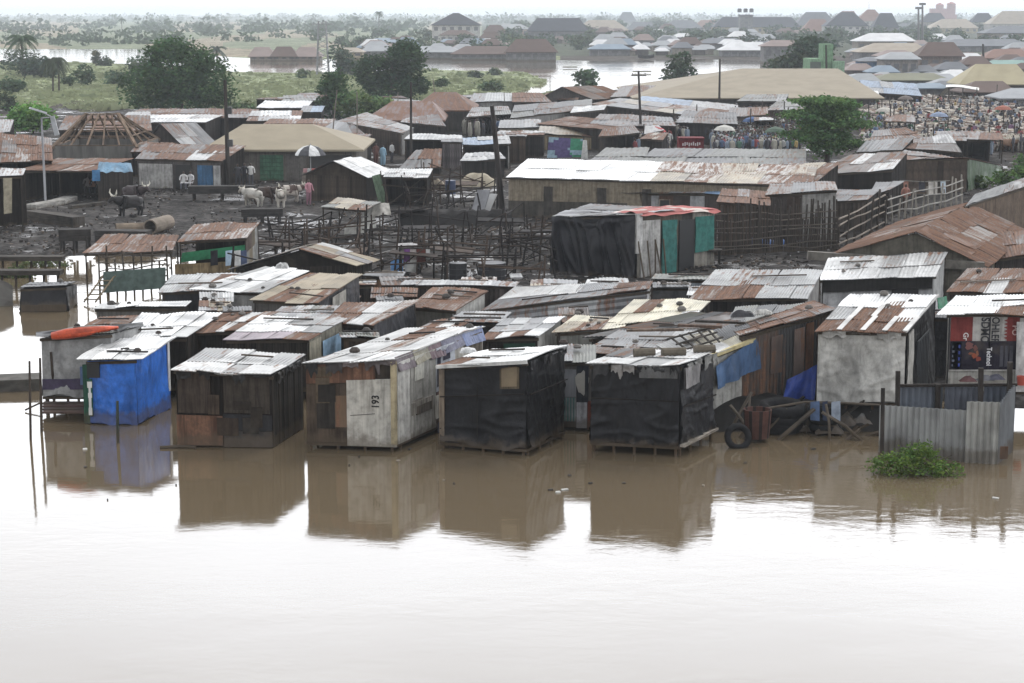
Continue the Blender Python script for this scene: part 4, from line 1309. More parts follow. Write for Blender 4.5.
for k, (x, c, l) in enumerate(((968, (.10, .05, .05), 'maroon'), (985, (.12, .12, .13), 'grey'), (996, (.07, .07, .09), 'dark blue'))):
    p = P(x, 381 - k, A.y - .4)
    solid('cloth_bundle', l + ' bundle of clothes on the ledge under the posters', 'bundle', 'cloth', p, lambda m: m.grid(lambda u, v: p + Vector(((u - .5) * .55, (v - .5) * .3, .16 * math.sin(u * 3.14) * math.sin(v * 3.14) * (1 + .5 * noise.noise(Vector((u * 5, v * 4, k)))))), 14, 8, c), smooth=True)

# --- corrugated iron enclosure standing in the water
Yf = G(940, 466, 0).y
t = thing('iron_enclosure', 'grey corrugated iron enclosure open at the top standing in the flood', 'enclosure', G(940, 455, 0))
pa, pb = P(880, 405, G(880, 452, 0).y), P(984, 412, G(984, 464, 0).y)
def corr_panel(nm, a, b, zl, zr, ztop_l, ztop_r, c, pitch=.17):
    m = MB(); L = math.hypot(b.x - a.x, b.y - a.y); nw = max(3, int(L / pitch)); n = Vector((b.y - a.y, a.x - b.x, 0)).normalized()
    def f(u, v):
        p = lerp(a, b, u); z = lerp(lerp(zl, zr, u), lerp(ztop_l, ztop_r, u), v)
        return Vector((p.x, p.y, z)) + n * (.045 * math.sin(u * nw * 6.2832) + .03 * noise.noise(Vector((u * 3, v * 2, zl))))
    m.grid(f, nw * 4, 4, c, L, ztop_l - zl)
    m.grid(lambda u, v: f(1 - u, v) - n * .02, nw * 4, 2, c, L, ztop_l - zl)
    return m.build(nm, M['sheet'], t)
gz = (.29, .295, .29, .08)
corr_panel('iron_panel', pa, lerp(pa, pb, .62), -.6, -.6, pa.z, lerp(pa.z, pb.z, .7), gz)
corr_panel('iron_panel', lerp(pa, pb, .58), lerp(pa, pb, .86), -.6, -.6, lerp(pa.z, pb.z, .6), pb.z, (.25, .255, .25, .12))
qa, qb = lerp(pa, pb, .83), P(1000, 403, pb.y - .05)
corr_panel('iron_panel', Vector((qa.x, qa.y - .08, 0)), Vector((qb.x, qb.y, 0)), -.6, -.6, qb.z, qb.z + .02, (.33, .33, .31, .05))
ra, rb = P(1000, 405, pb.y + .1), P(1015, 385, pb.y + 1.6)
corr_panel('iron_panel', ra, rb, -.6, -.6, ra.z, rb.z, (.17, .18, .19, .2))
m = MB(); z_ = lerp(ra, rb, .15); m.box(Vector((z_.x - .02, z_.y - .12, .28)), (.42, .03, .36), (.09, .03, .022, .9)); m.build('rusty_patch', M['sheet'], t)
ba, bb = P(898, 386, pb.y + 1.7), P(1016, 385, pb.y + 1.8)
corr_panel('iron_panel', ba, lerp(ba, bb, .38), 0, 0, ba.z, ba.z, (.13, .145, .17, .05)); corr_panel('iron_panel', lerp(ba, bb, .40), lerp(ba, bb, .72), 0, 0, ba.z, ba.z, (.12, .13, .155, .05)); corr_panel('iron_panel', lerp(ba, bb, .73), bb, 0, 0, ba.z, ba.z, (.11, .125, .155, .05))
m = MB(); m.beam(ba + Vector((0, -.1, .03)), bb + Vector((0, -.1, .03)), .1, .08, (.03, .025, .022)); m.build('top_rail', M['wood'], t)
for x, top, yy, w in ((938, 384, 1.55, .14), (981, 368, 1.3, .13), (1010, 362, 1.5, .13), (883, 388, .6, .1), (898, 371, 1.4, .12)):
    b = P(x, 430, pb.y + yy); tp = P(x, top, pb.y + yy)
    m = MB(); m.beam(Vector((b.x, b.y, -.6)), tp, w, w, (.035, .03, .027)); m.build('post', M['wood'], t)
post('crooked_branch', 'crooked dark branch rising left of the iron enclosure', 882, 412, 359, .035, (.03, .026, .024), lean=5)

# --- bush in the water
def bush(label, px, by, top, wpx, c, leaf, ncl, nl, seed, z0=0.0, name='leafy_bush', sq=.8):
    r = random.Random(seed); g = G(px, by, z0); w = wpx * g.y / F / 2; h = P(px, top, g.y).z - z0
    th = thing(name, label, 'bush', g)
    m = MB(); crown(m, [(g.x, g.y, z0 + h * .3, w * .62, w * .5 * sq, h * .38, .5), (g.x - w * .62, g.y, z0 + h * .25, w * .36, w * .3, h * .28, .2), (g.x + w * .1, g.y, z0 + h * .62, w * .3, w * .3, h * .32, .2), (g.x + w * .62, g.y - .1, z0 + h * .12, w * .38, w * .3, h * .2, .2)], ncl, nl, leaf, c, r); m.build('foliage', M['leaf'], th)
    m = MB()
    m.tube([g - Vector((0, 0, .4)), g + Vector((0, 0, h * .3)), g + Vector((.1 * w, 0, h * .7))], [.03, .025, .01], (.06, .05, .035), 5)
    for k in range(7):
        a = r.uniform(0, 6.28); m.tube([g + Vector((0, 0, h * .05)), g + Vector((math.cos(a) * w * .45, math.sin(a) * w * .2, h * r.uniform(.3, .55))), g + Vector((math.cos(a) * w * .8, math.sin(a) * w * .35, h * r.uniform(.2, .8)))], [.02, .015, .006], (.06, .055, .035), 5)
    m.build('stems', M['bark'], th)
    return th
bush('green leafy bush half drowned in front of the iron enclosure', 914, 474, 437, 98, (.11, .18, .045), .05, 190, 16, 4)

# --- tyres, barrels, sticks between the huts
def tyre(label, p, R_, tilt=(0, 0), n=22, flat=True):
    m = MB(); base = Matrix.Rotation(tilt[0], 3, 'X') @ Matrix.Rotation(tilt[1], 3, 'Y'); k = len(m.v)
    for i in range(n):
        a = 2 * math.pi * i / n
        for j in range(8):
            b = 2 * math.pi * j / 8; rr = R_ * (.76 + .24 * math.cos(b)); m.v.append(tuple(p + base @ Vector((rr * math.cos(a), rr * math.sin(a), R_ * .3 * math.sin(b)))))
    for i in range(n):
        for j in range(8): m.face((k + i * 8 + j, k + ((i + 1) % n) * 8 + j, k + ((i + 1) % n) * 8 + (j + 1) % 8, k + i * 8 + (j + 1) % 8), (.016, .016, .017))
    return tag(m.build('tyre', M['rubber'], None, p, True), label, 'tyre')
tyre('black tyre leaning under the crossed sticks by the whitewashed wall', G(738, 437, .3), .42, (1.2, .2))
for k in range(3): tyre(('bottom', 'middle', 'top')[k] + ' tyre of the wide black stack before the rusty hut', G(786, 440, .02) + Vector((0, .9, 0)) + Vector((.03 * k, .5, .15 + .25 * k)), .74, (.05 * k, 0))
for k in range(3): tyre(('bottom', 'middle', 'top')[k] + ' tyre of the stack under the blue washing beside the tyre wall', G(831, 440, .02) + Vector((0, .9, 0)) + Vector((-.03 * k, .2, .16 + .27 * k)), .5, (.04, .03 * k))
solid('wire_basket', 'rust coloured net basket left of the wide tyre stack', 'basket', 'cloth', G(757, 437, .1), lambda m: [m.lathe([(.05, 0), (.36, 0), (.42, .85), (.38, .85), (.33, .05)], G(757, 437, .12), lambda k: (.075, .036, .028) if k % 3 else (.02, .014, .012), 24)])
for (x0, y0, x1, y1, r, lb, dy) in ((726, 433, 752, 392, .05, 'thick grey plank crossing left of the tyres', .0), (752, 435, 730, 405, .05, 'dark plank leaning left in the crossed pair', .25), (745, 436, 750, 395, .04, 'thin upright stick behind the crossed planks', .4), (868, 441, 822, 412, .05, 'long pale stick sloping down to the water before the white tarp hut', .0), (830, 440, 826, 404, .045, 'upright stick among the tyres under the blue washing', .1)):
    Yb = G(x0, y0, 0).y
    solid('stick', lb, 'stick', 'wood', P(x0, y0, Yb), lambda m: m.tube([P(x0, y0 + 6, Yb - dy), P(lerp(x0, x1, .5) + 1, lerp(y0, y1, .5), Yb + .2 - dy), P(x1, y1, Yb + .3 - dy)], r, (.10, .085, .07), 6))
Yl = G(800, 436, 0).y
solid('clothes_pole', 'crooked horizontal pole carrying blue washing over the tyres', 'pole', 'wood', P(800, 402, Yl), lambda m: m.tube([P(752, 411, Yl), P(775, 407, Yl), P(805, 402, Yl), P(845, 403, Yl), P(880, 405, Yl)], .035, (.09, .075, .06), 6))
for (x, w, c, lb) in ((815, 9, (.08, .12, .21), 'pale blue jeans folded over the crooked pole'), (836, 9, (.26, .30, .36), 'blue and white shirt hung on the crooked pole'), (825, 5, (.03, .04, .07), 'dark blue cloth hanging between jeans and shirt')):
    sheet_cloth('washing', lb, 'washing', P(x - w / 2, 420, Yl - .1), P(x + w / 2, 421, Yl - .1), P(x + w / 2, 401, Yl - .04), P(x - w / 2, 402, Yl - .04), c, 'cloth', .05, 8, 8)
solid('mud_bank', 'dark mud bank with rubbish behind the tyres', 'bank', 'concrete', G(800, 425, 0), lambda m: m.grid(lambda u, v: Vector((lerp(G(690, 430, 0).x, G(905, 430, 0).x, u), lerp(Yl + .3, Yl + 3, v), -.3 + 1.0 * math.sin(min(1, v * 1.4 + .05) * 1.5) + .12 * noise.noise(Vector((u * 14, v * 3, 2))))), 40, 8, (.013, .012, .011)))
bpy.data.objects[-1] if False else None
for (x, y, lb) in ((85, 449, 'white scrap floating by the dark board hut corner'), (558, 492, 'tiny white scrap floating in the dark reflection')):
    p = G(x, y, .02); solid('floating_scrap', lb, 'scrap', 'litter', p, lambda m: m.box(p, (.12, .08, .04), (.5, .5, .48), .4))
r = random.Random(17)
for k in range(20):
    p = G(r.uniform(60, 1000), r.uniform(446, 500), .02); s_ = r.uniform(.03, .09)
    m = MB(); m.box(p, (s_ * r.uniform(1, 2.5), s_, .03), r.choice(((.45, .45, .43), (.25, .22, .18), (.05, .045, .04), (.03, .03, .03))), r.uniform(0, 3))
    tag(m.build('floating_scrap', M['litter'], None, p), 'tiny scrap of rubbish drifting on the brown water by the huts', 'scrap', 'scraps drifting on the water')
m = MB()
a, b = G(160, 447.5, .03), G(196, 447.5, .03); m.tube([a, lerp(a, b, .5) + Vector((0, .05, .02)), b], .05, (.05, .045, .04), 6); tag(m.build('floating_pole', M['wood'], None, a), 'black pole floating along the foot of the dark board hut', 'pole')

r = random.Random(64)
for k in range(26):
    x = r.uniform(722, 878); y = r.uniform(418, 440)
    g = G(x, y, .1); L_ = r.uniform(.5, 1.5); a = r.uniform(-.9, .9); up = r.uniform(.05, .8)
    d_ = Vector((math.cos(a) * L_, r.uniform(.1, .6), up)); c = r.choice(((.03, .026, .022), (.05, .042, .034), (.016, .015, .014), (.09, .075, .06)))
    g = g + Vector((0, .4, 0))
    m = MB(); m.beam(g - Vector((0, 0, .25)), g + d_, r.uniform(.06, .2), .05, c)
    tag(m.build('drift_board', M['wood'], None, g), 'dark board of the wreckage heaped around the tyres under the huts', 'board', 'wreckage boards between the huts')
for k in range(14):
    x = r.uniform(735, 880); g = G(x, r.uniform(424, 438), .05) + Vector((0, .5, 0)); w = r.uniform(.25, .6)
    c = r.choice(((.016, .016, .018), (.03, .027, .024), (.02, .02, .022), (.10, .10, .10)))
    m = MB(); sd = r.random() * 30
    m.grid(lambda u, v: g + Vector(((u - .5) * w * 1.6, (v - .5) * w, w * .7 * math.sin(max(.02, u * 3.1)) ** .6 * math.sin(max(.02, v * 3.1)) ** .6 * (1 + .7 * noise.noise(Vector((u * 4 + sd, v * 4, 1)))))), 10, 8, c)
    tag(m.build('rubbish_bag', M['tarp'], None, g, True), 'crumpled dark plastic bag in the wreckage around the tyres', 'bag', 'plastic bags in the wreckage')
# ================================================================ SECOND ROWS
GR = 'shacks crowded behind the waterfront'
def S2(label, quad, D, roof, walls, zf=1.78, **kw):
    kw.setdefault('group', GR)
    return shack('shack', label, quad, D, roof, walls, zf=zf, **kw)

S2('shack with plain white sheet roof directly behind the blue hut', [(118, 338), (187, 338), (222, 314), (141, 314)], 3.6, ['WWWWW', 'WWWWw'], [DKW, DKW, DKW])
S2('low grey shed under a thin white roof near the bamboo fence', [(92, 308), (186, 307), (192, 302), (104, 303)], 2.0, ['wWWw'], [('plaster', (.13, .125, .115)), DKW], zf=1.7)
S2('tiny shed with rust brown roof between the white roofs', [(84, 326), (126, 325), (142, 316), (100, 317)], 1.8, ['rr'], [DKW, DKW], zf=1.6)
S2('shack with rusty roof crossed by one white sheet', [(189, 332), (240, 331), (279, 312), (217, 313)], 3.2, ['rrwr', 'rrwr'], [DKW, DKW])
o = S2('shack with mostly white roof, lavender front edge and a pale blue curtain', [(222, 340), (309, 339), (348, 320), (262, 316)], 3.2, ['WWzz', 'WWWz', 'pppr'], [('plank', (.03, .026, .022)), ('plaster', (.25, .235, .19)), DKW])
on_wall(o, 'right', .35, .85, .3, .85, 'curtain', (.30, .45, .60), 'cloth', .1, .02, ripple=.04)
on_wall(o, 'right', .0, .3, .0, .95, 'pale_board', (.30, .28, .22), 'patch', .09, .03)
on_wall(o, 'front', .62, .82, .0, .6, 'grey_sheet', (.10, .11, .10), 'patch', .09, .03)
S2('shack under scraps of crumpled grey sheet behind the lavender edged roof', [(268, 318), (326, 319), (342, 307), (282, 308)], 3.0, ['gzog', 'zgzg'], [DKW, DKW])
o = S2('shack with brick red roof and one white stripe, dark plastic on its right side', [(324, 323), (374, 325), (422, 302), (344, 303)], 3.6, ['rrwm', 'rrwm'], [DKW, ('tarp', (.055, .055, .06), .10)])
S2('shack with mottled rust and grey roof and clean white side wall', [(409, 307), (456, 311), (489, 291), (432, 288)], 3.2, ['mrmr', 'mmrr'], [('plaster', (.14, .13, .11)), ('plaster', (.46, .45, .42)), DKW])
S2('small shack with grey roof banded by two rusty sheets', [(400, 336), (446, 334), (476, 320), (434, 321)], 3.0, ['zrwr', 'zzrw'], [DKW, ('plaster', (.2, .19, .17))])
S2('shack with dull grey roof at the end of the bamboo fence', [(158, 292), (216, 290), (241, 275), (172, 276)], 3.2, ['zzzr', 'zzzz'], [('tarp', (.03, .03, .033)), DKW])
o = S2('shack with large bright white roof and hanging white wall sheet', [(190, 290), (263, 293), (310, 272), (265, 267)], 3.6, ['zWWW', 'WWWz'], [('tarp', (.43, .42, .40), .04), DKW])
o = S2('shack with tan and rust blotched roof next to the bright white one', [(249, 300), (319, 303), (362, 275), (309, 274)], 4.0, ['mttt', 'tmtm'], [('plaster', (.13, .12, .11)), ('tarp', (.05, .05, .055), .09), DKW])
on_wall(o, 'right', .3, .62, .1, .95, 'white_board', (.38, .36, .32), 'patch', .1, .03)
gable('shack', 'low shack with shallow brown ridge roof behind the bright white roof', (236, 268), (300, 249), (352, 264), (322, 243), 4.0, 296, ['mtm', 'gtg'], ['mtw', 'tgt'], [DKW, DKW, DKW], cat='shack', group=GR)
o = S2('narrow plywood shed in front of the washing', [(362, 276), (403, 277), (406, 272), (369, 272)], 1.5, ['dd'], [('plank', (.155, .095, .06), .4), DKW], base=(303, 303))
S2('long low shed with thin grey edge right of the plywood shed', [(400, 285), (516, 286), (520, 281), (405, 280)], 2.0, ['gzgzg'], [('plank', (.06, .05, .045)), DKW], zf=1.5)
o = S2('long shed walled with grey ribbed iron laid sideways', [(482, 310), (649, 290), (653, 282), (515, 288)], 3.0, ['wwgr', 'gggn'], [('hcorr', 'gzg', .14), ('hcorr', 'go', .12), DKW], zf=1.6)
S2('shack with cream white roof and a single brown sheet', [(604, 326), (692, 319), (711, 301), (633, 300)], 3.8, ['crccc', 'ccccW'], [DKW, DKW])
o = S2('pale blue grey walled shed with thin dark roof', [(651, 279), (713, 280), (714, 275), (655, 274)], 1.8, ['oo'], [PBL, PBL], base=(306, 306))
for s in (.33, .6): on_wall(o, 'front', s, s + .05, 0, .95, 'white_post', (.55, .56, .57), 'patch', .09, .05)
S2('shack with broad clean grey roof and a rusty strip along its front', [(689, 299), (808, 298), (823, 271), (715, 271)], 4.0, ['zzzzz', 'rrrzz'], [('plank', (.02, .018, .017)), ('plaster', (.24, .23, .22)), DKW])
o = S2('shack with light grey roof and white washed wall below the big rusty roof', [(819, 280), (936, 276), (948, 253), (828, 259)], 3.6, ['wzwzwz', 'Wwwzww'], [('plaster', (.43, .43, .43)), ('tarp', (.4, .4, .39), .06), DKW])
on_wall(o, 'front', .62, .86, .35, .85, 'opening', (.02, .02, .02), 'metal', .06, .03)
on_wall(o, 'front', .0, .98, .72, 1.0, 'dark_strip', (.02, .019, .018), 'wood', .1, .03)
S2('shack with rust brown roof and one new white sheet at the right side', [(946, 292), (1050, 293), (1056, 268), (967, 269)], 3.2, ['rrrrr', 'rrwrr'], [DKW, DKW])
S2('shack under wide flat grey sheets weighted with old boards', [(580, 352), (692, 356), (702, 333), (618, 332)], 3.4, ['gggz', 'gggg', 'umtu'], [DKW, DKW])
S2('shack with long dark roof of loose brown strips behind the black hut', [(585, 338), (738, 334), (762, 316), (692, 313)], 4.2, ['odnd', 'udnu', 'dodn'], [DKW, DKW])
o = S2('shack with grey roof over a rust and white striped front edge', [(480, 338), (540, 337), (566, 318), (505, 319)], 3.6, ['gzgW', 'gzgg', 'rwrw'], [DKW, PAL])
on_wall(o, 'front', .35, .95, .1, .9, 'green_cloth', (.015, .045, .03), 'cloth', .08, .02, ripple=.03)
S2('shack with pale cream sheet heaped on its roof beside the ribbed shed', [(552, 333), (624, 328), (632, 318), (575, 316)], 2.6, ['ctc', 'tmc'], [('plaster', (.3, .3, .27)), PAL])
S2('shack with muddle of dark planks and black plastic beside the slanting roof', [(728, 326), (800, 318), (812, 304), (735, 308)], 3.2, ['okdo', 'dokd'], [DKW, DKW])
S2('small shack with grey roof under the eave of the patchwork hut', [(444, 322), (500, 323), (512, 313), (462, 312)], 2.6, ['gzg', 'mgz'], [DKW, DKW])
S2('dark shack behind the poster booth with a plastic roof', [(905, 318), (958, 318), (965, 302), (915, 302)], 2.4, ['kd'], [BLK2, BLK2], zf=2.1)
sheet_cloth('green_sheet', 'small green plastic sheet tied between the two white roofs', 'sheet', P(939, 309, 63), P(949, 304, 64), P(947, 296, 64), P(938, 298, 63), (.02, .18, .09), 'tarp', .06, 6, 6)
post('tall_pole', 'tall pale bamboo pole rising before the light grey roof', 893, 300, 233, .045, (.28, .22, .15), z0=.3, lean=2)

# things heaped on the roofs
for k, (x, y, z, w, d, h, c, lb) in enumerate(((742, 316, 2.9, .8, .4, .18, (.03, .03, .034), 'black plastic heap on the plank roof'), (763, 313, 2.9, .6, .3, .12, (.36, .35, .33), 'pale board lying on the dark plank roof'), (700, 326, 2.75, 1.4, .2, .08, (.09, .06, .045), 'brown plank lying on the loose strip roof'), (655, 330, 2.7, 1.8, .16, .07, (.12, .09, .07), 'grey plank lying across the loose strip roof'), (720, 322, 2.8, 1.6, .14, .07, (.04, .035, .03), 'black plank lying on the loose strip roof'), (468, 352, 2.5, .5, .4, .14, (.5, .5, .49), 'white plastic bundle on the patchwork eave'), (640, 356, 2.5, .9, .12, .06, (.10, .085, .07), 'short board by the rolled mats'), (282, 268, 3.0, .5, .4, .2, (.42, .42, .41), 'crumpled white sheet on the bright white roof'))):
    p = G(x, y, z)
    solid('roof_junk', lb, 'scrap', 'tarp' if 'plastic' in lb or 'sheet' in lb else 'wood', p, lambda m: m.grid(lambda u, v: p + Vector(((u - .5) * w, (v - .5) * d, h * (math.sin(u * 3.14) ** .4) * (math.sin(v * 3.14) ** .4) * (1 + .6 * noise.noise(Vector((u * 4 + k, v * 4, 1)))))), 12, 6, c) if h > .1 else m.box(p, (w, d, h), c, rng.uniform(-.3, .3)))

# --- left water edge: black hut, fence, bamboo stairs, benches
o = shack('shack', 'small black plastic covered hut standing alone in the left channel', [(20, 288), (66, 286), (77, 283), (30, 283)], 2.4, ['kk', 'kk'], [('tarp', (.022, .022, .025), .05), BLK, BLK], base=(311, 311), z0=.02, over=(.02, .05))
on_wall(o, 'front', 0, 1, 0, .28, 'brown_board', (.075, .06, .045), 'wood', .1, .04)
stick_fence('bamboo fence hung with faded green net by the channel', G(100, 292, .2), G(168, 286, .2), 1.7, 9, 6, (.06, .05, .04))
sheet_cloth('green_net', 'faded green net stretched along the bamboo fence', 'net', G(104, 293, .25), G(166, 288, .25), G(166, 288, .25) + Vector((0, 0, .95)), G(104, 293, .25) + Vector((0, 0, .95)), (.075, .105, .095), 'cloth', .12, 24, 8)
t = thing('bamboo_ladder', 'bamboo ladder leaning up beside the green netted fence', 'ladder', G(88, 300, .2))
a, b = G(84, 302, .1), P(106, 272, G(90, 292, .2).y)
for dx in (0, .5):
    m = MB(); m.tube([a + Vector((dx, 0, 0)), b + Vector((dx, 0, 0))], .04, (.16, .13, .09), 6); m.build('rail', M['wood'], t)
for k in range(6):
    p = lerp(a, b, (k + .6) / 6.5); m = MB(); m.tube([p - Vector((.08, .03, 0)), p + Vector((.58, -.03, 0))], .03, (.18, .15, .1), 6); m.build('rung', M['wood'], t)
for (x0, x1, y, yb, lb) in ((-30, 64, 258, 270, 'long dark plank bench farther up the left water edge'), (-30, 62, 272, 290, 'long dark plank bench nearer the black hut in the channel')):
    t = thing('plank_bench', lb, 'bench', G((x0 + x1) / 2, yb, .1)); a, b = G(x0, y, .75), G(x1, y, .75)
    m = MB(); m.beam(a, b, .7, .22, (.05, .044, .038)); m.build('top', M['wood'], t)
    for k in range(7):
        p = lerp(a, b, (k + .3) / 6.6); m = MB(); m.tube([Vector((p.x, p.y - .2, -.6)), p], .06, (.04, .034, .03), 6); m.build('leg', M['wood'], t)
solid('concrete_wall', 'broken grey concrete wall at the left edge of the channel', 'wall', 'concrete', G(0, 308, 0), lambda m: m.grid(lambda u, v: Vector((lerp(G(-80, 306, 0).x, G(15, 305, 0).x, u), G(0, 306, 0).y + .1 * noise.noise(Vector((u * 5, v * 3, 0))), -.5 + v * (1.9 - .5 * u ** 5))), 20, 6, (.13, .125, .115)))
bush('weeds in the water between the plank benches', 40, 266, 258, 60, (.10, .12, .05), .09, 60, 10, 9, name='water_weeds')
bush('green weeds below the nearer plank bench', 14, 277, 266, 44, (.08, .115, .04), .09, 60, 10, 10, name='water_weeds')

# low lean-tos of scrap that fill the gaps between the rows
def near_box(o):
    xs = [p.x for p in (o.FL, o.FR, o.BR, o.BL)]; ys = [p.y for p in (o.FL, o.FR, o.BR, o.BL)]
    return min(xs) + .15, max(xs) - .15, min(ys) + .15, max(ys) - .15
TK = [near_box(o) for o in ALL]
r = random.Random(271); nf = 0
for _ in range(2500):
    if nf > 26: break
    x, y = r.uniform(190, 760), r.uniform(285, 338)
    if x > 640 and y > 318: continue
    w = r.uniform(26, 60); d = r.uniform(1.2, 2.6); zf = r.uniform(1.15, 1.7)
    Y = G(x, y, .3 + zf).y; k_ = Y / F
    bx = ((x - 512) * k_, (x + w - 512) * k_, Y, Y + d)
    if any(bx[0] < t[1] and bx[1] > t[0] and bx[2] < t[3] and bx[3] > t[2] for t in TK): continue
    TK.append(bx); nf += 1
    q = Vector((0, Y + d, .3 + zf + r.uniform(-.1, .25))); dd = q - CAMP; yt = 341.5 - F * (dd.z * CP + dd.y * SP) / (dd.y * CP - dd.z * SP)
    pal_ = r.choice(('unm', 'gzo', 'rmn', 'tmg', 'dkn', 'zwg')); n = r.choice((2, 3))
    S2('low lean-to of scrap sheets squeezed between the crowded shacks', [(x, y), (x + w, y + r.uniform(-1, 1)), (x + w + r.uniform(-3, 5), yt), (x + r.uniform(-3, 5), yt)], d, [''.join(r.choice(pal_) for _ in range(n)) for _ in range(2)], [r.choice((DKW, GRY, ('tarp', (.10, .10, .10)), BRW)), DKW, DKW], zf=zf, group='lean-tos squeezed between the shacks')

# boards, sticks and stones that hold the roof sheets down
r = random.Random(58)
for o in [q for q in ALL if q.dist < 86]:
    S = bil(o.FL, o.FR, o.BR, o.BL); nrm = (o.FR - o.FL).cross(o.BL - o.FL).normalized()
    if nrm.z < 0: nrm = -nrm
    L = (o.FR - o.FL).length
    for k in range(r.choice((0, 1, 1, 2))):
        v = r.uniform(.12, .9); u0 = r.uniform(.02, .5); u1 = min(.98, u0 + r.uniform(.7, 2.2) / L)
        a, b = S(u0, v) + nrm * .11, S(u1, min(.97, v + r.uniform(-.12, .12))) + nrm * .11
        m = MB(); m.beam(a, b, r.uniform(.05, .13), .045, r.choice(((.05, .04, .033), (.09, .07, .055), (.03, .026, .024), (.14, .12, .10))))
        tag(m.build('weathered_board', M['wood'], None, a), 'weathered board laid on a shack roof to hold the sheets down', 'board', 'boards on the shack roofs')
    for k in range(r.choice((0, 0, 1, 2, 3))):
        p = S(r.uniform(.06, .94), r.uniform(.05, .95)) + nrm * .05; s_ = r.uniform(.07, .16)
        m = MB(); m.lathe([(0, 0), (s_, .02), (s_ * 1.1, s_ * .6), (s_ * .6, s_ * 1.1), (0, s_ * 1.15)], p, r.choice(((.06, .055, .05), (.12, .11, .1), (.04, .032, .028))), 7)
        tag(m.build('stone', M['concrete'], None, p), 'stone weighing down the iron sheets of a shack roof', 'stone', 'stones on the shack roofs')
# ================================================================ MIDDLE GROUND
GM = 'market sheds around the muddy yard'
def S3(label, quad, D, roof, walls, zf=2.1, **kw):
    kw.setdefault('group', GM)
    return shack(kw.pop('name', 'market_shed'), label, quad, D, roof, walls, zf=zf, cat=kw.pop('cat', 'shed'), **kw)

# black tarpaulin hut with red roof
o = S3('hut draped in black tarpaulin with red cloth roof and teal curtains', [(552, 217), (637, 215), (716, 210), (590, 205)], 5.0, ['ddRR', 'dddR', 'oddw'], [('tarp', (.007, .007, .010), .16), ('patch', [(.32, .30, .26), (.12, .10, .08), (.05, .045, .04)], 4, 2), BLK], base=(272, 278), cat='hut', name='tarp_hut', over=(.05, .1))
on_wall(o, 'right', .03, .27, .0, .92, 'white_door', (.42, .41, .39), 'patch', .1, .05)
on_wall(o, 'right', -.04, .04, .4, 1.04, 'white_edge', (.5, .49, .47), 'tarp', .12, .06, ripple=.03)
on_wall(o, 'right', .29, .48, .0, .9, 'teal_curtain', (.035, .13, .115), 'cloth', .12, .03, ripple=.08)
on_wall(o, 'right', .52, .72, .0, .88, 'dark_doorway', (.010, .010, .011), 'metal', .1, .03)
on_wall(o, 'right', .73, .98, .28, .92, 'teal_curtain', (.035, .14, .12), 'cloth', .12, .03, ripple=.07)
A, B = o.W['front']; nn = Vector((B.y - A.y, A.x - B.x, 0)).normalized(); S = bil(o.FL, o.FR, o.BR, o.BL)
def drape(u, v):
    # from the ragged hem up over the sagging eave and on to the roof
    if v < .72:
        t_ = v / .72; p = lerp(Vector((lerp(A, B, u).x, lerp(A, B, u).y, .32)), lerp(A, B, u), t_)
        f = .30 * (1 - t_) * (.4 + noise.noise(Vector((u * 7, 2, 1)))) + .16 * max(0, 1 - 5 * abs(noise.noise(Vector((u * 9 + t_ * 1.6, t_ * .8, 4))))) + .14 * noise.noise(Vector((u * 5, t_ * 3, 8)))
        p = p + nn * (.16 + f); p.z += (1 - t_) * .22 * noise.noise(Vector((u * 8, 0, 6)))
    else:
        t_ = (v - .72) / .28; p = S(u, t_ * .5) + Vector((0, 0, .12 + .1 * noise.noise(Vector((u * 6, t_ * 4, 3))))) + nn * .16 * (1 - t_)
    p.z -= .28 * math.exp(-((v - .72) / .09) ** 2) * (.5 + 1.1 * noise.noise(Vector((u * 3.2, 3, 3)))) + .10 * math.sin(u * 3.1) * min(1, v * 1.4)
    return p
m = MB(); m.grid(drape, 70, 44, (.0075, .0075, .0105), 4, 4); m.build('tarp_drape', M['tarp'], o.t, smooth=True)
def redcloth(u, v):
    p = S(lerp(.62, 1.04, u), lerp(.02, 1.0, v)) + Vector((0, 0, .14 + .09 * noise.noise(Vector((u * 5, v * 5, 2)))))
    p.z -= .75 * max(0, u - .72) ** 1.2 * (1.2 + 1.2 * noise.noise(Vector((v * 6, 1, 5)))); return p
m = MB(); m.grid(redcloth, 20, 26, lambda u, v: (.30, .10, .09) if noise.noise(Vector((u * 3, v * 5, 7))) > -.12 else (.45, .40, .36)); m.build('red_roof_cloth', M['cloth'], o.t, smooth=True)
A, B = o.W['right']
for k in range(5):
    p = lerp(A, B, .02 + .07 * k); q = p + Vector((.25 + .05 * (k % 2), -.3, 0)); q.z = .3
    solid('leaning_stick', ('first', 'second', 'third', 'fourth', 'fifth')[k] + ' stick from the corner leaning on the white door of the tarp hut', 'stick', 'wood', q, lambda m: m.tube([q, lerp(q, p, .6) + Vector((.15 * (k % 3 - 1), -.1, 0))], .04, (.10, .08, .06), 5))
t = thing('wooden_bench', 'small dark table bench beside the teal curtained doorway', 'bench', G(706, 266, .3)); g = G(706, 265, .3)
m = MB(); m.box(g + Vector((0, 0, .75)), (1.5, .6, .07), (.05, .045, .04)); m.build('top', M['wood'], t)
for sx in (-.65, .65):
    for sy in (-.25, .25): m = MB(); m.tube([g + Vector((sx, sy, 0)), g + Vector((sx, sy, .72))], .04, CHAR, 5); m.build('leg', M['wood'], t)

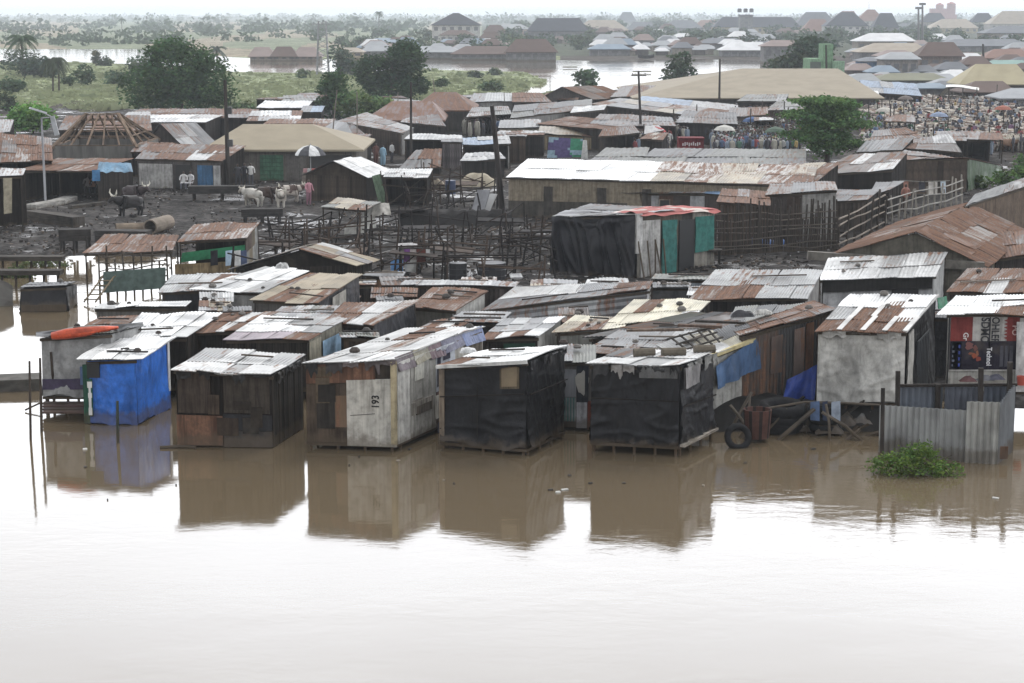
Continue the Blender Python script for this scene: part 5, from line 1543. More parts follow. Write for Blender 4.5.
# long hall and the roofs around it
o = S3('long market hall with half white, half rusty iron roof', [(506, 177), (812, 186), (818, 166), (528, 159)], 7.5, ['WWWWWmmtmt', 'WWWWWtmtmm'], [('plaster', (.22, .185, .135)), TAN, TAN], base=(217, 222), cat='market hall', name='market_hall')
for s in (.12, .3, .45): on_wall(o, 'front', s, s + .03, 0, .8, 'door', (.05, .045, .04), 'wood', .08, .05)
on_wall(o, 'front', 0, .4, 0, .42, 'dark_lower_band', (.075, .068, .058), 'patch', .06, .02)  # darker band along the lower left of the front wall
S3('long hall with dark grey ribbed roof behind the white roofed hall', [(585, 164), (806, 165), (806, 150), (606, 148)], 7.0, ['oodddoooo', 'doooddood'], [DKW, DKW], base=(189, 189))
o = S3('shed with dark ragged roof, white boards and barred windows', [(608, 193), (722, 194), (738, 185), (617, 183)], 4.0, ['dodgd', 'ddogb'], [('patch', [(.36, .36, .36), (.14, .085, .06), (.06, .05, .045), (.30, .29, .28)], 7, 1), DKW], base=(218, 222))
for s in (.06, .45): window(o, 'front', s, s + .1, .35, .8)
S3('shed with dull red brown roof beside the barred window shed', [(716, 202), (772, 206), (768, 192), (722, 189)], 4.5, ['rnr', 'rru'], [BRW, DKW], base=(246, 246))
on = S3('shed behind the stick fence with whitewashed board and brown wall', [(765, 195), (838, 190), (835, 182), (770, 184)], 4.0, ['ndn'], [('patch', [(.3, .29, .27), (.07, .05, .04), (.06, .05, .045)], 4, 1), DKW], base=(240, 240))

gable('market_shed', 'brown plank hut with white right roof slope and leaning green board', (306, 174), (335, 161), (366, 176), (361, 156), 4.5, 201, ['dd'], ['WWW', 'WWW'], [('plank', (.045, .035, .027)), DKW, DKW], group=GM, cat='hut')
Y = G(385, 204, .3).y
solid('leaning_board', 'long pale green board leaning on the brown plank hut', 'board', 'patch', P(383, 203, Y), lambda m: m.beam(P(383, 203, Y), P(376, 175, Y + .4), .55, .06, (.14, .20, .13)))
S3('open stall under a pale roof right of the brown plank hut', [(383, 177), (428, 178), (433, 169), (388, 169)], 3.5, ['www', 'zww'], [OPEN, DKW, DKW, DKW], base=(206, 206))
S3('small open shelter with tan roof in the black yard', [(320, 207), (366, 210), (382, 202), (338, 198)], 2.8, ['tto', 'otm'], [OPEN, OPEN, OPEN, OPEN], base=(238, 240))
Y = G(375, 236, .3).y
for (x0, x1, yt, yb, c, lb) in ((362, 374, 207, 230, (.48, .47, .44), 'white ragged cloth hanging from the small tan shelter'), (373, 389, 203, 217, (.42, .40, .36), 'cream cloth spread over the shelter corner'), (345, 362, 224, 236, (.38, .37, .34), 'white cloth lying on the rail below the tan shelter')):
    sheet_cloth('cloth', lb, 'cloth', P(x0 - 1, yb, Y), P(x1 + 2, yb - 3, Y), P(x1, yt, Y + .4), P(x0, yt, Y + .4), c, 'cloth', .2, 12, 12)
S3('open stall with rusty roof on posts at the left shore', [(82, 254), (173, 251), (179, 235), (104, 235)], 3.6, ['rrrru', 'mrrmr'], [OPEN, OPEN, OPEN, OPEN], base=(289, 288), z0=.0)
o = S3('stall with brown roof and green net apron above plank walls', [(177, 242), (247, 238), (260, 222), (194, 225)], 3.8, ['mrm', 'nrm'], [OPEN, ('patch', [(.2, .17, .12), (.08, .06, .05), (.26, .26, .25)], 4, 2), OPEN, DKW], base=(276, 273))
A, B = o.W['front']
sheet_cloth('green_net', 'green net strung under the brown roofed stall', 'net', lerp(A, B, 0) + Vector((0, -.15, -.95)), lerp(A, B, 1) + Vector((0, -.15, -.75)), lerp(A, B, 1) + Vector((0, -.1, -.3)), lerp(A, B, .03) + Vector((0, -.1, -.5)), (.02, .13, .06), 'cloth', .12, 16, 6)
on_wall(o, 'front', -.1, .9, .0, .36, 'tan_boards', (.20, .15, .085), 'wood', .1, .05)
for k, (x, c, lb) in enumerate(((214, (.02, .02, .025), 'black'), (229, (.35, .45, .55), 'pale blue'), (237, (.55, .55, .54), 'white'), (243, (.07, .09, .16), 'navy'))):
    Yc = A.y - .4; sheet_cloth('washing', lb + ' garment hanging beneath the green net stall', 'washing', P(x - 3.5, 266, Yc), P(x + 4, 265, Yc), P(x + 3.5, 250, Yc), P(x - 3.5, 251, Yc), c, 'cloth', .1, 6, 8)

# shop row along the left
LG = 'shops along the left side of the yard'
S3('dim open shop with blotched rusty roof at the far left', [(-20, 163), (53, 160), (52, 138), (-10, 132)], 7, ['rmrn', 'rnrr', 'nrmr'], [OPEN, DKW, DKW, DKW], base=(198, 198), group=LG, cat='shop', name='shop')
o = S3('long dim shop with rusty awning and a blue tarp at its end', [(18, 171), (98, 171), (134, 159), (58, 158)], 5, ['rnrr', 'rrmr'], [OPEN, DKW, DKW, DKW], base=(201, 201), group=LG, cat='shop', name='shop')
Y = o.FL.y - .5
sheet_cloth('blue_awning', 'faded blue awning at the end of the rusty shop roof', 'awning', P(97, 172, Y), P(133, 172, Y), P(131, 163, Y + 1.2), P(99, 162, Y + 1.2), (.11, .22, .32), 'tarp', .15, 12, 5)
sheet_cloth('blue_curtain', 'blue curtain hanging below the faded awning', 'curtain', P(92, 181, Y), P(100, 181, Y), P(100, 170, Y), P(92, 170, Y), (.06, .16, .30), 'cloth', .12, 5, 6)
o = S3('shop with whitewashed wall, blue door panels and dark rusty roof', [(135, 159), (222, 161), (246, 146), (150, 144)], 6, ['rrnrm', 'nrrwr'], [('plaster', (.10, .09, .085)), DKW], base=(188, 189), group=LG, cat='shop', name='shop')
on_wall(o, 'front', .02, .42, 0, .86, 'whitewashed_panel', (.40, .39, .37), 'patch', .1, .05)
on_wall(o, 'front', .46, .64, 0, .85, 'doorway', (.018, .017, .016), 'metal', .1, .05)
on_wall(o, 'front', .72, .9, 0, .84, 'blue_door', (.06, .14, .25), 'patch', .1, .05)
on_wall(o, 'front', .91, .99, 0, .84, 'white_door', (.40, .40, .39), 'patch', .1, .05)
0 and S3('narrow roof of pale sheets between the blue door shop and the pole', [(196, 153), (239, 159), (252, 151), (206, 145)], 4, ['ww', 'zw'], [DKW, DKW], zf=3.0, group=LG)
gable('market_shed', 'house with grey pitched roof and dark gable end', (148, 140), (161, 124), (184, 146), (196, 123), 8, 165, ['gg'], ['gzg', 'zgg'], [('plaster', (.06, .05, .045)), DKW, DKW], group=LG)
S3('shed with clean white sheet roof below the big round tree', [(132, 123), (206, 122), (224, 115), (140, 115)], 9, ['WWw', 'WWW'], [DKW, DKW], zf=2.1, group=LG)
S3('shed with small grey roof left of the clean white one', [(121, 119), (150, 119), (151, 112), (128, 112)], 8, ['zz'], [DKW, DKW], zf=2.1, group=LG)
S3('shed with rusty roof behind the timber roof frame', [(58, 130), (152, 130), (150, 115), (66, 116)], 8, ['rrn', 'nrr'], [DKW, DKW], zf=2.1, group=LG)
S3('low grey shed at the far left behind the rusty shop', [(-10, 134), (10, 132), (14, 120), (-10, 118)], 8, ['z'], [DKW, DKW], zf=2.1, group=LG)
S3('wide shed with brown roof under the edge of the round tree', [(124, 117), (259, 118), (259, 109), (140, 109)], 9, ['nrnrr', 'rrnrn'], [DKW, DKW], zf=2.1, group=LG)
0 and S3('small brown lean-to beside the cream hip roof', [(205, 150), (246, 153), (250, 142), (212, 141)], 5, ['nr'], [DKW, DKW], zf=2.8, group=LG)
o = S3('post and mat shed with grey roof at the left picture side', [(-16, 177), (23, 176), (26, 169), (-10, 168)], 4.0, ['zz'], [OPEN, OPEN, DKW, DKW], base=(234, 232), group=LG)
Y = o.FL.y
sheet_cloth('torn_mat', 'torn pale mat hanging from the grey roofed left shed', 'mat', P(4, 214, Y), P(12, 213, Y), P(12, 178, Y), P(3, 178, Y), (.30, .27, .2), 'cloth', .15, 6, 12)

# unfinished house with bare rafters
Y = G(96, 175, .3).y
t = thing('unfinished_house', 'unfinished concrete house with a bare timber roof frame', 'house', Vector((P(96, 175, Y).x, Y + 4, .3)))
q = [P(54, 146, Y), P(136, 146, Y), P(157, 140, Y + 9), P(78, 140, Y + 9)]
zt = sum(p.z for p in q[:2]) / 2
for p in q: p.z = zt
m = MB()
for i in range(4):
    a, b = q[i], q[(i + 1) % 4]
    for k in range(1): m.beam(Vector((a.x, a.y, 1.6)), Vector((b.x, b.y, 1.6)), .25, 2 * (zt - 1.6) - .02, (.115, .11, .10))
m.build('wall', M['concrete'], t)
rl, rr = P(86, 114, Y + 4.5), P(118, 113, Y + 4.5); rr.z = rl.z
TB = (.15, .108, .078)
def rafter(a, b, w=.12):
    rf = rng.uniform(.55, 1.1); m = MB(); m.beam(a, b, w, w, tuple(x * rf for x in TB)); m.build('rafter', M['wood'], t)
rafter(rl, rr)
for (c, rg) in ((q[0], rl), (q[1], rr), (q[2], rr), (q[3], rl)): rafter(c + (c - rg) * .06, rg, .22)
for k in range(1, 5):
    u = k / 5
    rafter(lerp(q[0], q[1], u), lerp(rl, rr, u)); rafter(lerp(q[3], q[2], u), lerp(rl, rr, u))
for k in (1, 2): rafter(lerp(q[1], q[2], k / 3), rr); rafter(lerp(q[0], q[3], k / 3), rl)
for f in (.3, .55, .8):
    a, b, c, d = (lerp(x, y, f) for x, y in ((q[0], rl), (q[1], rr), (q[2], rr), (q[3], rl)))
    rafter(a, b, .09); rafter(b, c, .09); rafter(c, d, .09)
for i in range(4): rafter(q[i], q[(i + 1) % 4], .16)
S3('low dark roof of rusty iron below the unfinished house', [(130, 152), (160, 152), (176, 143), (140, 142)], 5, ['nr'], [DKW, DKW], zf=1.9, group=LG)

# cream hip roof and green shuttered shop
o = hip('house', 'shop house with large cream hip roof and green shutter', (210, 150), (356, 148), (243, 124), (312, 124), 181, 11, (.25, .215, .155, .02), (.16, .145, .125), group=LG, over=.6)
on_wall(o, 'front', .34, .50, .02, .82, 'green_shutter', (.07, .16, .10), 'patch', .08, .05)
for k in range(6): on_wall(o, 'front', .345, .495, .06 + k * .13, .075 + k * .13, 'shutter_slat', (.03, .08, .05), 'patch', .1, .02)
on_wall(o, 'front', .52, .66, 0, .85, 'grey_panel', (.13, .12, .11), 'patch', .08, .05)
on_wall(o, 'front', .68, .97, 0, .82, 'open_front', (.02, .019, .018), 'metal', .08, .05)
# black and white umbrella
g = G(311, 187, .3); t = thing('market_umbrella', 'round black and white panelled market umbrella before the cream roofed shop', 'umbrella', g)
zt = P(311, 145, g.y).z; zr = P(311, 154, g.y).z; R_ = 15.5 * g.y / F
m = MB(); m.lathe([(R_, zr - .08), (R_ * .98, zr), (R_ * .8, lerp(zr, zt, .45)), (R_ * .5, lerp(zr, zt, .8)), (.05, zt)], (g.x, g.y, 0), lambda k: (.55, .55, .54) if (k // 2) % 2 == 0 else (.06, .06, .065), 16); m.build('canopy', M['cloth'], t)
m = MB(); m.tube([g, Vector((g.x, g.y, zt + .1))], .04, (.3, .3, .3), 6); m.build('pole', M['metal'], t)
solid('goods_table', 'low table heaped with pink and white goods under the umbrella', 'table', 'cloth', G(314, 188, .3), lambda m: [m.box(G(314, 186, .3) + Vector((0, 0, .5)), (1.6, .8, 1.0), (.18, .15, .13)), *[m.box(G(314, 186, .3) + Vector((-.6 + .3 * k, -.1, 1.12)), (.26, .4, .25), ((.45, .25, .25), (.5, .5, .48), (.4, .12, .1))[k % 3]) for k in range(5)]])

# upper middle shed roofs
UG = 'rusty roofs of the settlement'
def U(label, quad, D, roof, walls=(DKW, DKW), zf=2.0, **kw): return S3(label, quad, D, roof, list(walls), zf=zf, group=UG, **kw)
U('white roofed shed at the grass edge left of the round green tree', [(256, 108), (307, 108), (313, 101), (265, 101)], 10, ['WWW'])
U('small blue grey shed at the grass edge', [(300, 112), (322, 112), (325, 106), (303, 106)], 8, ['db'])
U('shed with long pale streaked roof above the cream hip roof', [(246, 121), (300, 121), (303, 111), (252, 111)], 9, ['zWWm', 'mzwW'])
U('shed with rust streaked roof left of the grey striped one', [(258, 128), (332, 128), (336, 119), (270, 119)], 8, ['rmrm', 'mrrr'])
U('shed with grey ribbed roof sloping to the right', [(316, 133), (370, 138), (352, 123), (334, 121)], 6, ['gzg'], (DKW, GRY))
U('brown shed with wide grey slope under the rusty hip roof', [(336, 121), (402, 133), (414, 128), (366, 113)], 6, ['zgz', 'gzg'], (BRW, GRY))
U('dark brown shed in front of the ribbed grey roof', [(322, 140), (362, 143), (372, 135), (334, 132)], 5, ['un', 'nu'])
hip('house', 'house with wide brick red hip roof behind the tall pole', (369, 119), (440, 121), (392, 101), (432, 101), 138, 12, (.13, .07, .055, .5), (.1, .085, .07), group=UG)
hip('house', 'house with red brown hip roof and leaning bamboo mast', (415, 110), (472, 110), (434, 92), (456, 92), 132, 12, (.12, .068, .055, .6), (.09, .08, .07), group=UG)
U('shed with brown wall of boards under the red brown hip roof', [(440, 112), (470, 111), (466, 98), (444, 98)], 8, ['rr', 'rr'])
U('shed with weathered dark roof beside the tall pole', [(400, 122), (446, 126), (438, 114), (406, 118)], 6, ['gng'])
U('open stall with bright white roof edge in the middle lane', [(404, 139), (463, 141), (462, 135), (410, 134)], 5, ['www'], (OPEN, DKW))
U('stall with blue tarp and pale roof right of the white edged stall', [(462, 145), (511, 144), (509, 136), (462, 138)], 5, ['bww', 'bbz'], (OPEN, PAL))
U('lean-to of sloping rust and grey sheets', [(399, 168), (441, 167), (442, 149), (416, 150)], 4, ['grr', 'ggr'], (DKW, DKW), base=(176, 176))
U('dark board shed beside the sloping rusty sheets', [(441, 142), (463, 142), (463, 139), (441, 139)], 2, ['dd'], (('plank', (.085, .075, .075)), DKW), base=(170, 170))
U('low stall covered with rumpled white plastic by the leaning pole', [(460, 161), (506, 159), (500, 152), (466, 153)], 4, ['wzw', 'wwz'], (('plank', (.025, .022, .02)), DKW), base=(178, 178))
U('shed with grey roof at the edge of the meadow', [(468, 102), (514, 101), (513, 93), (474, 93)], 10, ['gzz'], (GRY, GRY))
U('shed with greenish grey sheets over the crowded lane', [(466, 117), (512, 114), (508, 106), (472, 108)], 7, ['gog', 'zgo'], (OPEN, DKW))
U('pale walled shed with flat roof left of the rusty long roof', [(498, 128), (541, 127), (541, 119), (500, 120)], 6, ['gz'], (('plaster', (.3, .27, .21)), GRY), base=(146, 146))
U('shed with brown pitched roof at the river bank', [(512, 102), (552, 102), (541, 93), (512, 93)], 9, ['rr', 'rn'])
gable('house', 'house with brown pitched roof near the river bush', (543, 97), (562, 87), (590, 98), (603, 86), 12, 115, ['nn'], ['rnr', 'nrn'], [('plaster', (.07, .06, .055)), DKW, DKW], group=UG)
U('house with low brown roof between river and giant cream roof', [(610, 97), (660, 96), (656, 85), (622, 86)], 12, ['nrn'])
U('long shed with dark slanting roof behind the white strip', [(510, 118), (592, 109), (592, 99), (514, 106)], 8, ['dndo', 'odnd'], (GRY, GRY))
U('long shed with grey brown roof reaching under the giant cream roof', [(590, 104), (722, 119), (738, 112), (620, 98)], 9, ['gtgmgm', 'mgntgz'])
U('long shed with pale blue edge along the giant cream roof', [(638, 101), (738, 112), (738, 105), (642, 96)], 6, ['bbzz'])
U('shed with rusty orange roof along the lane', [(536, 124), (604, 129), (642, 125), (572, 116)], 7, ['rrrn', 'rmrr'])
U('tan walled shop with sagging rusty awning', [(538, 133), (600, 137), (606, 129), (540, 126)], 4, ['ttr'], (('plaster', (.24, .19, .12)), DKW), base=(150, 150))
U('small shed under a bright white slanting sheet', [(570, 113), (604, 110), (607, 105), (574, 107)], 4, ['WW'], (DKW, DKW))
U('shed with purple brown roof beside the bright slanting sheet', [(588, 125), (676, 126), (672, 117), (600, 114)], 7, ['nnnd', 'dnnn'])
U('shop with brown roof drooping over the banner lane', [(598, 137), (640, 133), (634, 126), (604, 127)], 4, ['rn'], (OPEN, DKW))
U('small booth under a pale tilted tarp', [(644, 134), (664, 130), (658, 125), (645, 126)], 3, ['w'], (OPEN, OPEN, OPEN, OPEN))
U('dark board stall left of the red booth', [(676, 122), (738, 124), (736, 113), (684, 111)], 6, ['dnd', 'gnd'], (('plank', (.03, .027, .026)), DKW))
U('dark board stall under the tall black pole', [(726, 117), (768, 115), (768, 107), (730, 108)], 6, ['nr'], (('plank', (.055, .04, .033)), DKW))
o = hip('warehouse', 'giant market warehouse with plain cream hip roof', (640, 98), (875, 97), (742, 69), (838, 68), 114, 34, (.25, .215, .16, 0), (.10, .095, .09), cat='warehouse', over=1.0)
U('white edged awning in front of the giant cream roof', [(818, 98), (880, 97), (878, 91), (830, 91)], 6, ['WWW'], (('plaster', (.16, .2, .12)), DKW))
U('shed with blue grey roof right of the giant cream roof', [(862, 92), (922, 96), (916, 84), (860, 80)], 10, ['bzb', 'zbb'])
# right middle
U('dark shed with maroon roof at the edge of the cattle market', [(868, 142), (926, 139), (906, 128), (874, 131)], 6, ['nu', 'un'])
U('shed with pale sheet on a dark brown roof near the cattle', [(898, 148), (962, 152), (950, 134), (908, 140)], 6, ['nnw', 'unn'])
U('shed with grey planked front below the flat topped tree', [(856, 152), (902, 150), (914, 138), (866, 141)], 5, ['ggd'], (GRW, DKW))
U('long dark rusty shed left of the clothes line', [(812, 175), (893, 170), (908, 152), (850, 155)], 6, ['nwnn', 'unnw'], (DKW, DKW), base=(205, 204))
o = S3('tall brown windowless building with green tarpaulin on its right side', [(888, 160), (968, 158), (1004, 166), (905, 150)], 8, ['nnwn', 'rnnr'], [('plank', (.06, .045, .035), .5), ('tarp', (.07, .11, .06), .15), DKW], base=(196, 192), cat='building', name='plank_building', Ds=(8, 14))
S3('shed with rusty tan roof edge left of the tall brown building', [(758, 184), (812, 185), (840, 164), (790, 164)], 6, ['mtm', 'tmr'], [DKW, DKW], base=(215, 215))
S3('dark slatted shed below the long rusty roof', [(776, 203), (868, 200), (880, 190), (800, 190)], 4, ['dndd', 'nddn'], [('plank', (.055, .045, .038), .25), DKW], base=(232, 230))
S3('dark shed behind the white rail fence', [(868, 196), (890, 190), (905, 182), (876, 182)], 4, ['dd'], [DKW, DKW], base=(218, 218))

# low sheds that fill the gaps of the quarter, told apart by nothing
def box_of(o): 
    xs = [p.x for p in (o.FL, o.FR, o.BR, o.BL)]; ys = [p.y for p in (o.FL, o.FR, o.BR, o.BL)]
    return min(xs), max(xs), min(ys), max(ys)
TAKEN = [box_of(o) for o in ALL if o.dist > 90] + [(G(640, 114, .3).x - 3, G(875, 114, .3).x + 3, G(700, 114, .3).y - 3, G(700, 114, .3).y + 40), (G(210, 181, .3).x, G(356, 181, .3).x, 130, 156), (G(369, 138, .3).x, G(472, 138, .3).x, 180, 215), (G(54, 175, .3).x, G(160, 175, .3).x, 140, 158)]
r = random.Random(314); nf = 0
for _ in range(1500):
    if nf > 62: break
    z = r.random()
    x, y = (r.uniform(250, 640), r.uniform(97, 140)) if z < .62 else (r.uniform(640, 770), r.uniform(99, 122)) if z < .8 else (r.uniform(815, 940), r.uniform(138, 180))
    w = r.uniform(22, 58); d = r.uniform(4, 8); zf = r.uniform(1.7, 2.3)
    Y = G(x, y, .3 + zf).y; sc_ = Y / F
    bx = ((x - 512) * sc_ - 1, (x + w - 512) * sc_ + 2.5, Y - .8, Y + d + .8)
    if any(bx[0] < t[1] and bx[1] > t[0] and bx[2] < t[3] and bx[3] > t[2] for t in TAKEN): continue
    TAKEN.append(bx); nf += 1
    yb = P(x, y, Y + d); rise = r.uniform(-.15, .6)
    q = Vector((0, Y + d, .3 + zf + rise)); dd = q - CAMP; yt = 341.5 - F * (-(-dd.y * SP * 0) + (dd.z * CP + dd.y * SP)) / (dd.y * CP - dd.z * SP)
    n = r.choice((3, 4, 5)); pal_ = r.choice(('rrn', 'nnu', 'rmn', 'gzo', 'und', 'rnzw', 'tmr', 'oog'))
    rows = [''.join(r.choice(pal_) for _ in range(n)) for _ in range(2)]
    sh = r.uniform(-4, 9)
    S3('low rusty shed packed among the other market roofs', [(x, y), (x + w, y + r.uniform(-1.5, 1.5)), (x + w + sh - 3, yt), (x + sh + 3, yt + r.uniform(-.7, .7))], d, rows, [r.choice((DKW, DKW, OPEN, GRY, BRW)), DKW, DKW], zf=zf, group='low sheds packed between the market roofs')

# big house with wide rusty roof at the right edge
Y = G(880, 268, .3).y
o = gable('house', 'large concrete house with wide rusty roof and bare gable', (842, 251), (916, 232), (980, 262), (970, 203), 13, 305, ['rrmr', 'rurr'], ['rmrrm', 'rrmrr', 'urrrm'], [('plaster', (.115, .105, .085)), ('plaster', (.13, .115, .09)), GRY], cat='house')
on_wall(o, 'right', .1, .2, .3, .75, 'window', (.02, .02, .02), 'metal', .1, .05); on_wall(o, 'right', .3, .4, .3, .75, 'window', (.02, .02, .02), 'metal', .1, .05)
A, B = o.W['front']
m = MB(); m.beam(A + Vector((-1.5, -.25, -.1)), B + Vector((.1, -.25, -.1)), .3, .35, (.12, .11, .095)); m.build('ledge', M['concrete'], o.t)
S3('dark porch with rusty roof right of the concrete house', [(978, 262), (1060, 250), (1060, 228), (966, 236)], 5, ['rrnr', 'mrrz'], [('plank', (.035, .03, .028)), DKW], base=(292, 290))
o = S3('block walled house with long grey roof at the right edge', [(966, 205), (1080, 170), (1080, 160), (975, 194)], 5, ['zzzz'], [('plaster', (.13, .095, .07)), DKW], zf=3.2)

# fences and rails
stick_fence('dark stick fence with horizontal poles in front of the sheds', G(712, 255, .3), G(836, 250, .3), 2.3, 84, 7, (.05, .042, .036), rc=(.10, .085, .07), r=.045)
stick_fence('white painted rail fence below the clothes line', G(886, 220, .6), G(962, 200, .8), 1.35, 14, 3, (.24, .22, .19), rc=(.30, .285, .26), r=.055)
stick_fence('broken rail fence of pale slanting poles left of the white rails', G(838, 250, .3), G(884, 226, .3), 2.0, 7, 4, (.06, .05, .042), rc=(.20, .17, .14), r=.06)
for k, (x, w, h, c, lb) in enumerate(((922, 6, 11, (.05, .05, .06), 'dark shirt'), (933, 9, 14, (.50, .47, .43), 'cream cloth'), (943, 5, 13, (.45, .50, .55), 'pale blue towel'), (906, 5, 12, (.30, .15, .11), 'rust coloured shirt'))):
    Yc = G(x, 203, .5).y; sheet_cloth('washing', lb + ' drying on the line before the tall brown building', 'washing', P(x - w / 2, 181 + h, Yc), P(x + w / 2, 181 + h, Yc), P(x + w / 2, 181, Yc), P(x - w / 2, 181, Yc), c, 'cloth', .15, 6, 8)
a, b = P(900, 180.5, G(906, 203, .5).y), P(950, 180.5, G(943, 203, .5).y)
solid('clothes_line', 'clothes line strung before the tall brown building', 'line', 'cloth', a, lambda m: m.tube([a, lerp(a, b, .5) - Vector((0, 0, .08)), b], .03, (.2, .19, .17), 5))
Yc = G(772, 248, .3).y
solid('blue_bundle', 'bright blue plastic bundle lying behind the dark stick fence', 'bundle', 'tarp', P(772, 247, Yc), lambda m: m.grid(lambda u, v: P(lerp(752, 791, u), 247, Yc + .3 + v) + Vector((0, 0, .55 * math.sin(v * 3.1) ** .5 * (.7 + .5 * noise.noise(Vector((u * 6, v * 3, 2)))))), 18, 8, (.06, .15, .38)), smooth=True)

# utility poles, masts, street lamp
def upole(label, px, by, top, lean, r=.14, c=(.045, .04, .036), arms=0, cat='utility pole', name='utility_pole', Y=None, z0=.3, lamp=False):
    g = G(px, by, z0); Y = Y or g.y; g = Vector((P(px, by, Y).x, Y, z0)); t = P(px + lean, top, Y); th = thing(name, label, cat, g)
    m = MB(); m.tube([g - Vector((0, 0, .5)), lerp(g, t, .5), t], [r, r * .85, r * .65], c, 8); m.build('shaft', M['wood'], th)
    for k in range(arms):
        p = lerp(g, t, .94 - .1 * k); m = MB(); m.beam(p - Vector((.7, .12, 0)), p + Vector((.7, -.12, 0)), .1, .1, c); m.build('crossarm', M['wood'], th)
        for s in (-.6, .6): m = MB(); m.lathe([(0, 0), (.06, .02), (.05, .16), (0, .2)], p + Vector((s, -.12, .05)), (.2, .2, .2), 7); m.build('insulator', M['metal'], th)
    return th, g, t
th, g, t_ = upole('tall dark utility pole by the left shops with a transformer knot', 228.5, 188, 80, -3.5, .17)
for f in (.42, .72): p = lerp(g, t_, f); m = MB(); m.box(p + Vector((.25, -.1, 0)), (.35, .3, .5), (.05, .05, .05)); m.build('junction_box', M['metal'], th)
upole('thick leaning dark pole beside the long white roofed hall', 503, 214, 106, -11, .2, (.035, .03, .028))
upole('slim dark pole in front of the brick red hip roof', 411, 168, 82, 0, .12)
upole('weathered pole with short crossarm over the banner lane', 641.5, 146, 71, -3, .14, arms=1)
upole('straight black pole before the giant cream roof', 719, 118, 59, 1, .15)
upole('straight black pole beside the flat topped tree', 827, 100, 45, -1, .17)
upole('dark pole among the market roofs on the right', 984, 74, 44, -1, .3)
for (x, by, top, ln, lb) in ((330, 160, 90, 7, 'thin bamboo mast left of the two thin masts'), (357, 160, 92, 0, 'pale thin mast behind the market umbrella'), (438, 120, 78, -5, 'pale leaning bamboo mast on the red brown hip roof'), (505, 118, 92, -1, 'thin mast over the crowded lane'), (398, 122, 92, 0, 'very thin mast right of the hip roof'), (13, 170, 140, 0, 'short mast above the rusty shop at far left'), (743, 103, 84, -4, 'leaning stub mast on the giant cream roof'), (550, 100, 75, 0, 'thin mast by the brown river house')):
    post('mast', lb, x, by, top, .055, (.16, .14, .12), lean=ln, z0=.3, cat='mast')
th, g, t_ = upole('grey street lamp with tilted flat head beside the round bush', 45.5, 202, 118, -4, .09, (.30, .30, .31), name='street_lamp', cat='street lamp')
Y = g.y
m = MB(); m.beam(P(30, 108, Y - .5), P(46, 113, Y), .45, .12, (.45, .46, .47)); m.build('lamp_head', M['metal'], th)
m = MB(); m.beam(P(52, 116, Y + .3), P(57, 135, Y + .3), .3, .1, (.35, .36, .37)); m.build('solar_panel', M['metal'], th)
m = MB(); m.tube([t_, P(52, 117, Y + .3), P(38, 110, Y - .3)], .05, (.3, .3, .3), 6); m.build('bracket', M['metal'], th)

# colourful banner and red booth
Y = G(566, 160, .3).y
b = sheet_cloth('banner', 'purple and green printed banner hung above the dark hall roof', 'banner', P(547, 158, Y), P(582, 157, Y), P(583, 139, Y), P(549, 137, Y), (.09, .07, .17), 'cloth', .1, 14, 8)
cm = b.data.color_attributes['Col']; 
vals = []
for p in b.data.polygons:
    k = noise.noise(Vector((p.center.x * .8, p.center.z * 1.2, 3))); u = (p.center.x) / 4.5
    c_ = (.09, .07, .17) if u < .45 else (.05, .22, .13)
    if k > .22: c_ = (.25, .35, .42)
    for _ in range(p.loop_total): vals += [*c_, 0]
cm.data.foreach_set('color', vals)
sheet_cloth('white_cloth', 'white cloth hanging at the right end of the banner', 'cloth', P(581, 159, Y - .3), P(588, 159, Y - .3), P(587, 140, Y - .3), P(583, 140, Y - .3), (.5, .5, .48), 'cloth', .15, 5, 8)
for x in (548, 584): post('banner_pole', 'pole at the ' + ('purple' if x == 548 else 'white cloth') + ' end of the printed banner', x, 164, 136, .06, z0=.3, Y=Y + .1)
g = G(691, 160, .3); t = thing('red_booth', 'small bright red booth with white lettering in the crowd', 'booth', g)
w = 25 * g.y / F; h = P(691, 139, g.y).z - .3
m = MB(); m.box(g + Vector((0, .8, h / 2)), (w, 1.6, h), (.17, .02, .025)); m.build('body', M['patch'], t)
m = MB(); m.box(g + Vector((0, .75, h + .06)), (w * 1.04, 1.9, .1), (.15, .02, .025)); m.build('roof', M['patch'], t)
m = MB(); m.box(g + Vector((0, -.02, h * .4)), (w * .9, .06, .08), (.2, .02, .025)); m.build('counter', M['patch'], t)
oo = Shack(); oo.t = t; oo.z0 = .3; oo.W = {'front': (g + Vector((-w / 2, 0, h)), g + Vector((w / 2, 0, h)))}
m = MB()
for k in range(9): m.box(g + Vector((-w * .33 + k * w * .083, -.03, h * (.74 + .02 * (k % 3)))), (w * .05, .04, h * (.12 + .05 * (k % 2))), (.55, .5, .5))
m.build('white_print', M['ink'], t)

# things lying about in the yard
def log_pipe(label, a, b, r, c, hollow=True):
    a, b = Vector(a), Vector(b)
    def fn(m):
        m.tube([a, b], r, c, 16, cap=not hollow)
        if hollow: m.tube([b, a], r * .82, tuple(x * .7 for x in c), 16, cap=False); 
        if hollow:
            d = (b - a).normalized(); s = d.cross(Vector((0, 0, 1))).normalized(); u = s.cross(d)
            for e in (a, b):
                k = len(m.v)
                for rr in (r, r * .82):
                    for i in range(16): an = 6.2832 * i / 16; m.v.append(tuple(e + (s * math.cos(an) + u * math.sin(an)) * rr))
                for i in range(16): j = (i + 1) % 16; m.face((k + i, k + j, k + 16 + j, k + 16 + i), c)
    return solid('concrete_pipe', label, 'pipe', 'concrete', (a + b) / 2, fn, smooth=False)
log_pipe('long concrete pipe lying on the mud, left of the hollow end', G(116, 229, .6), G(147, 228, .6), .32, (.17, .135, .10))
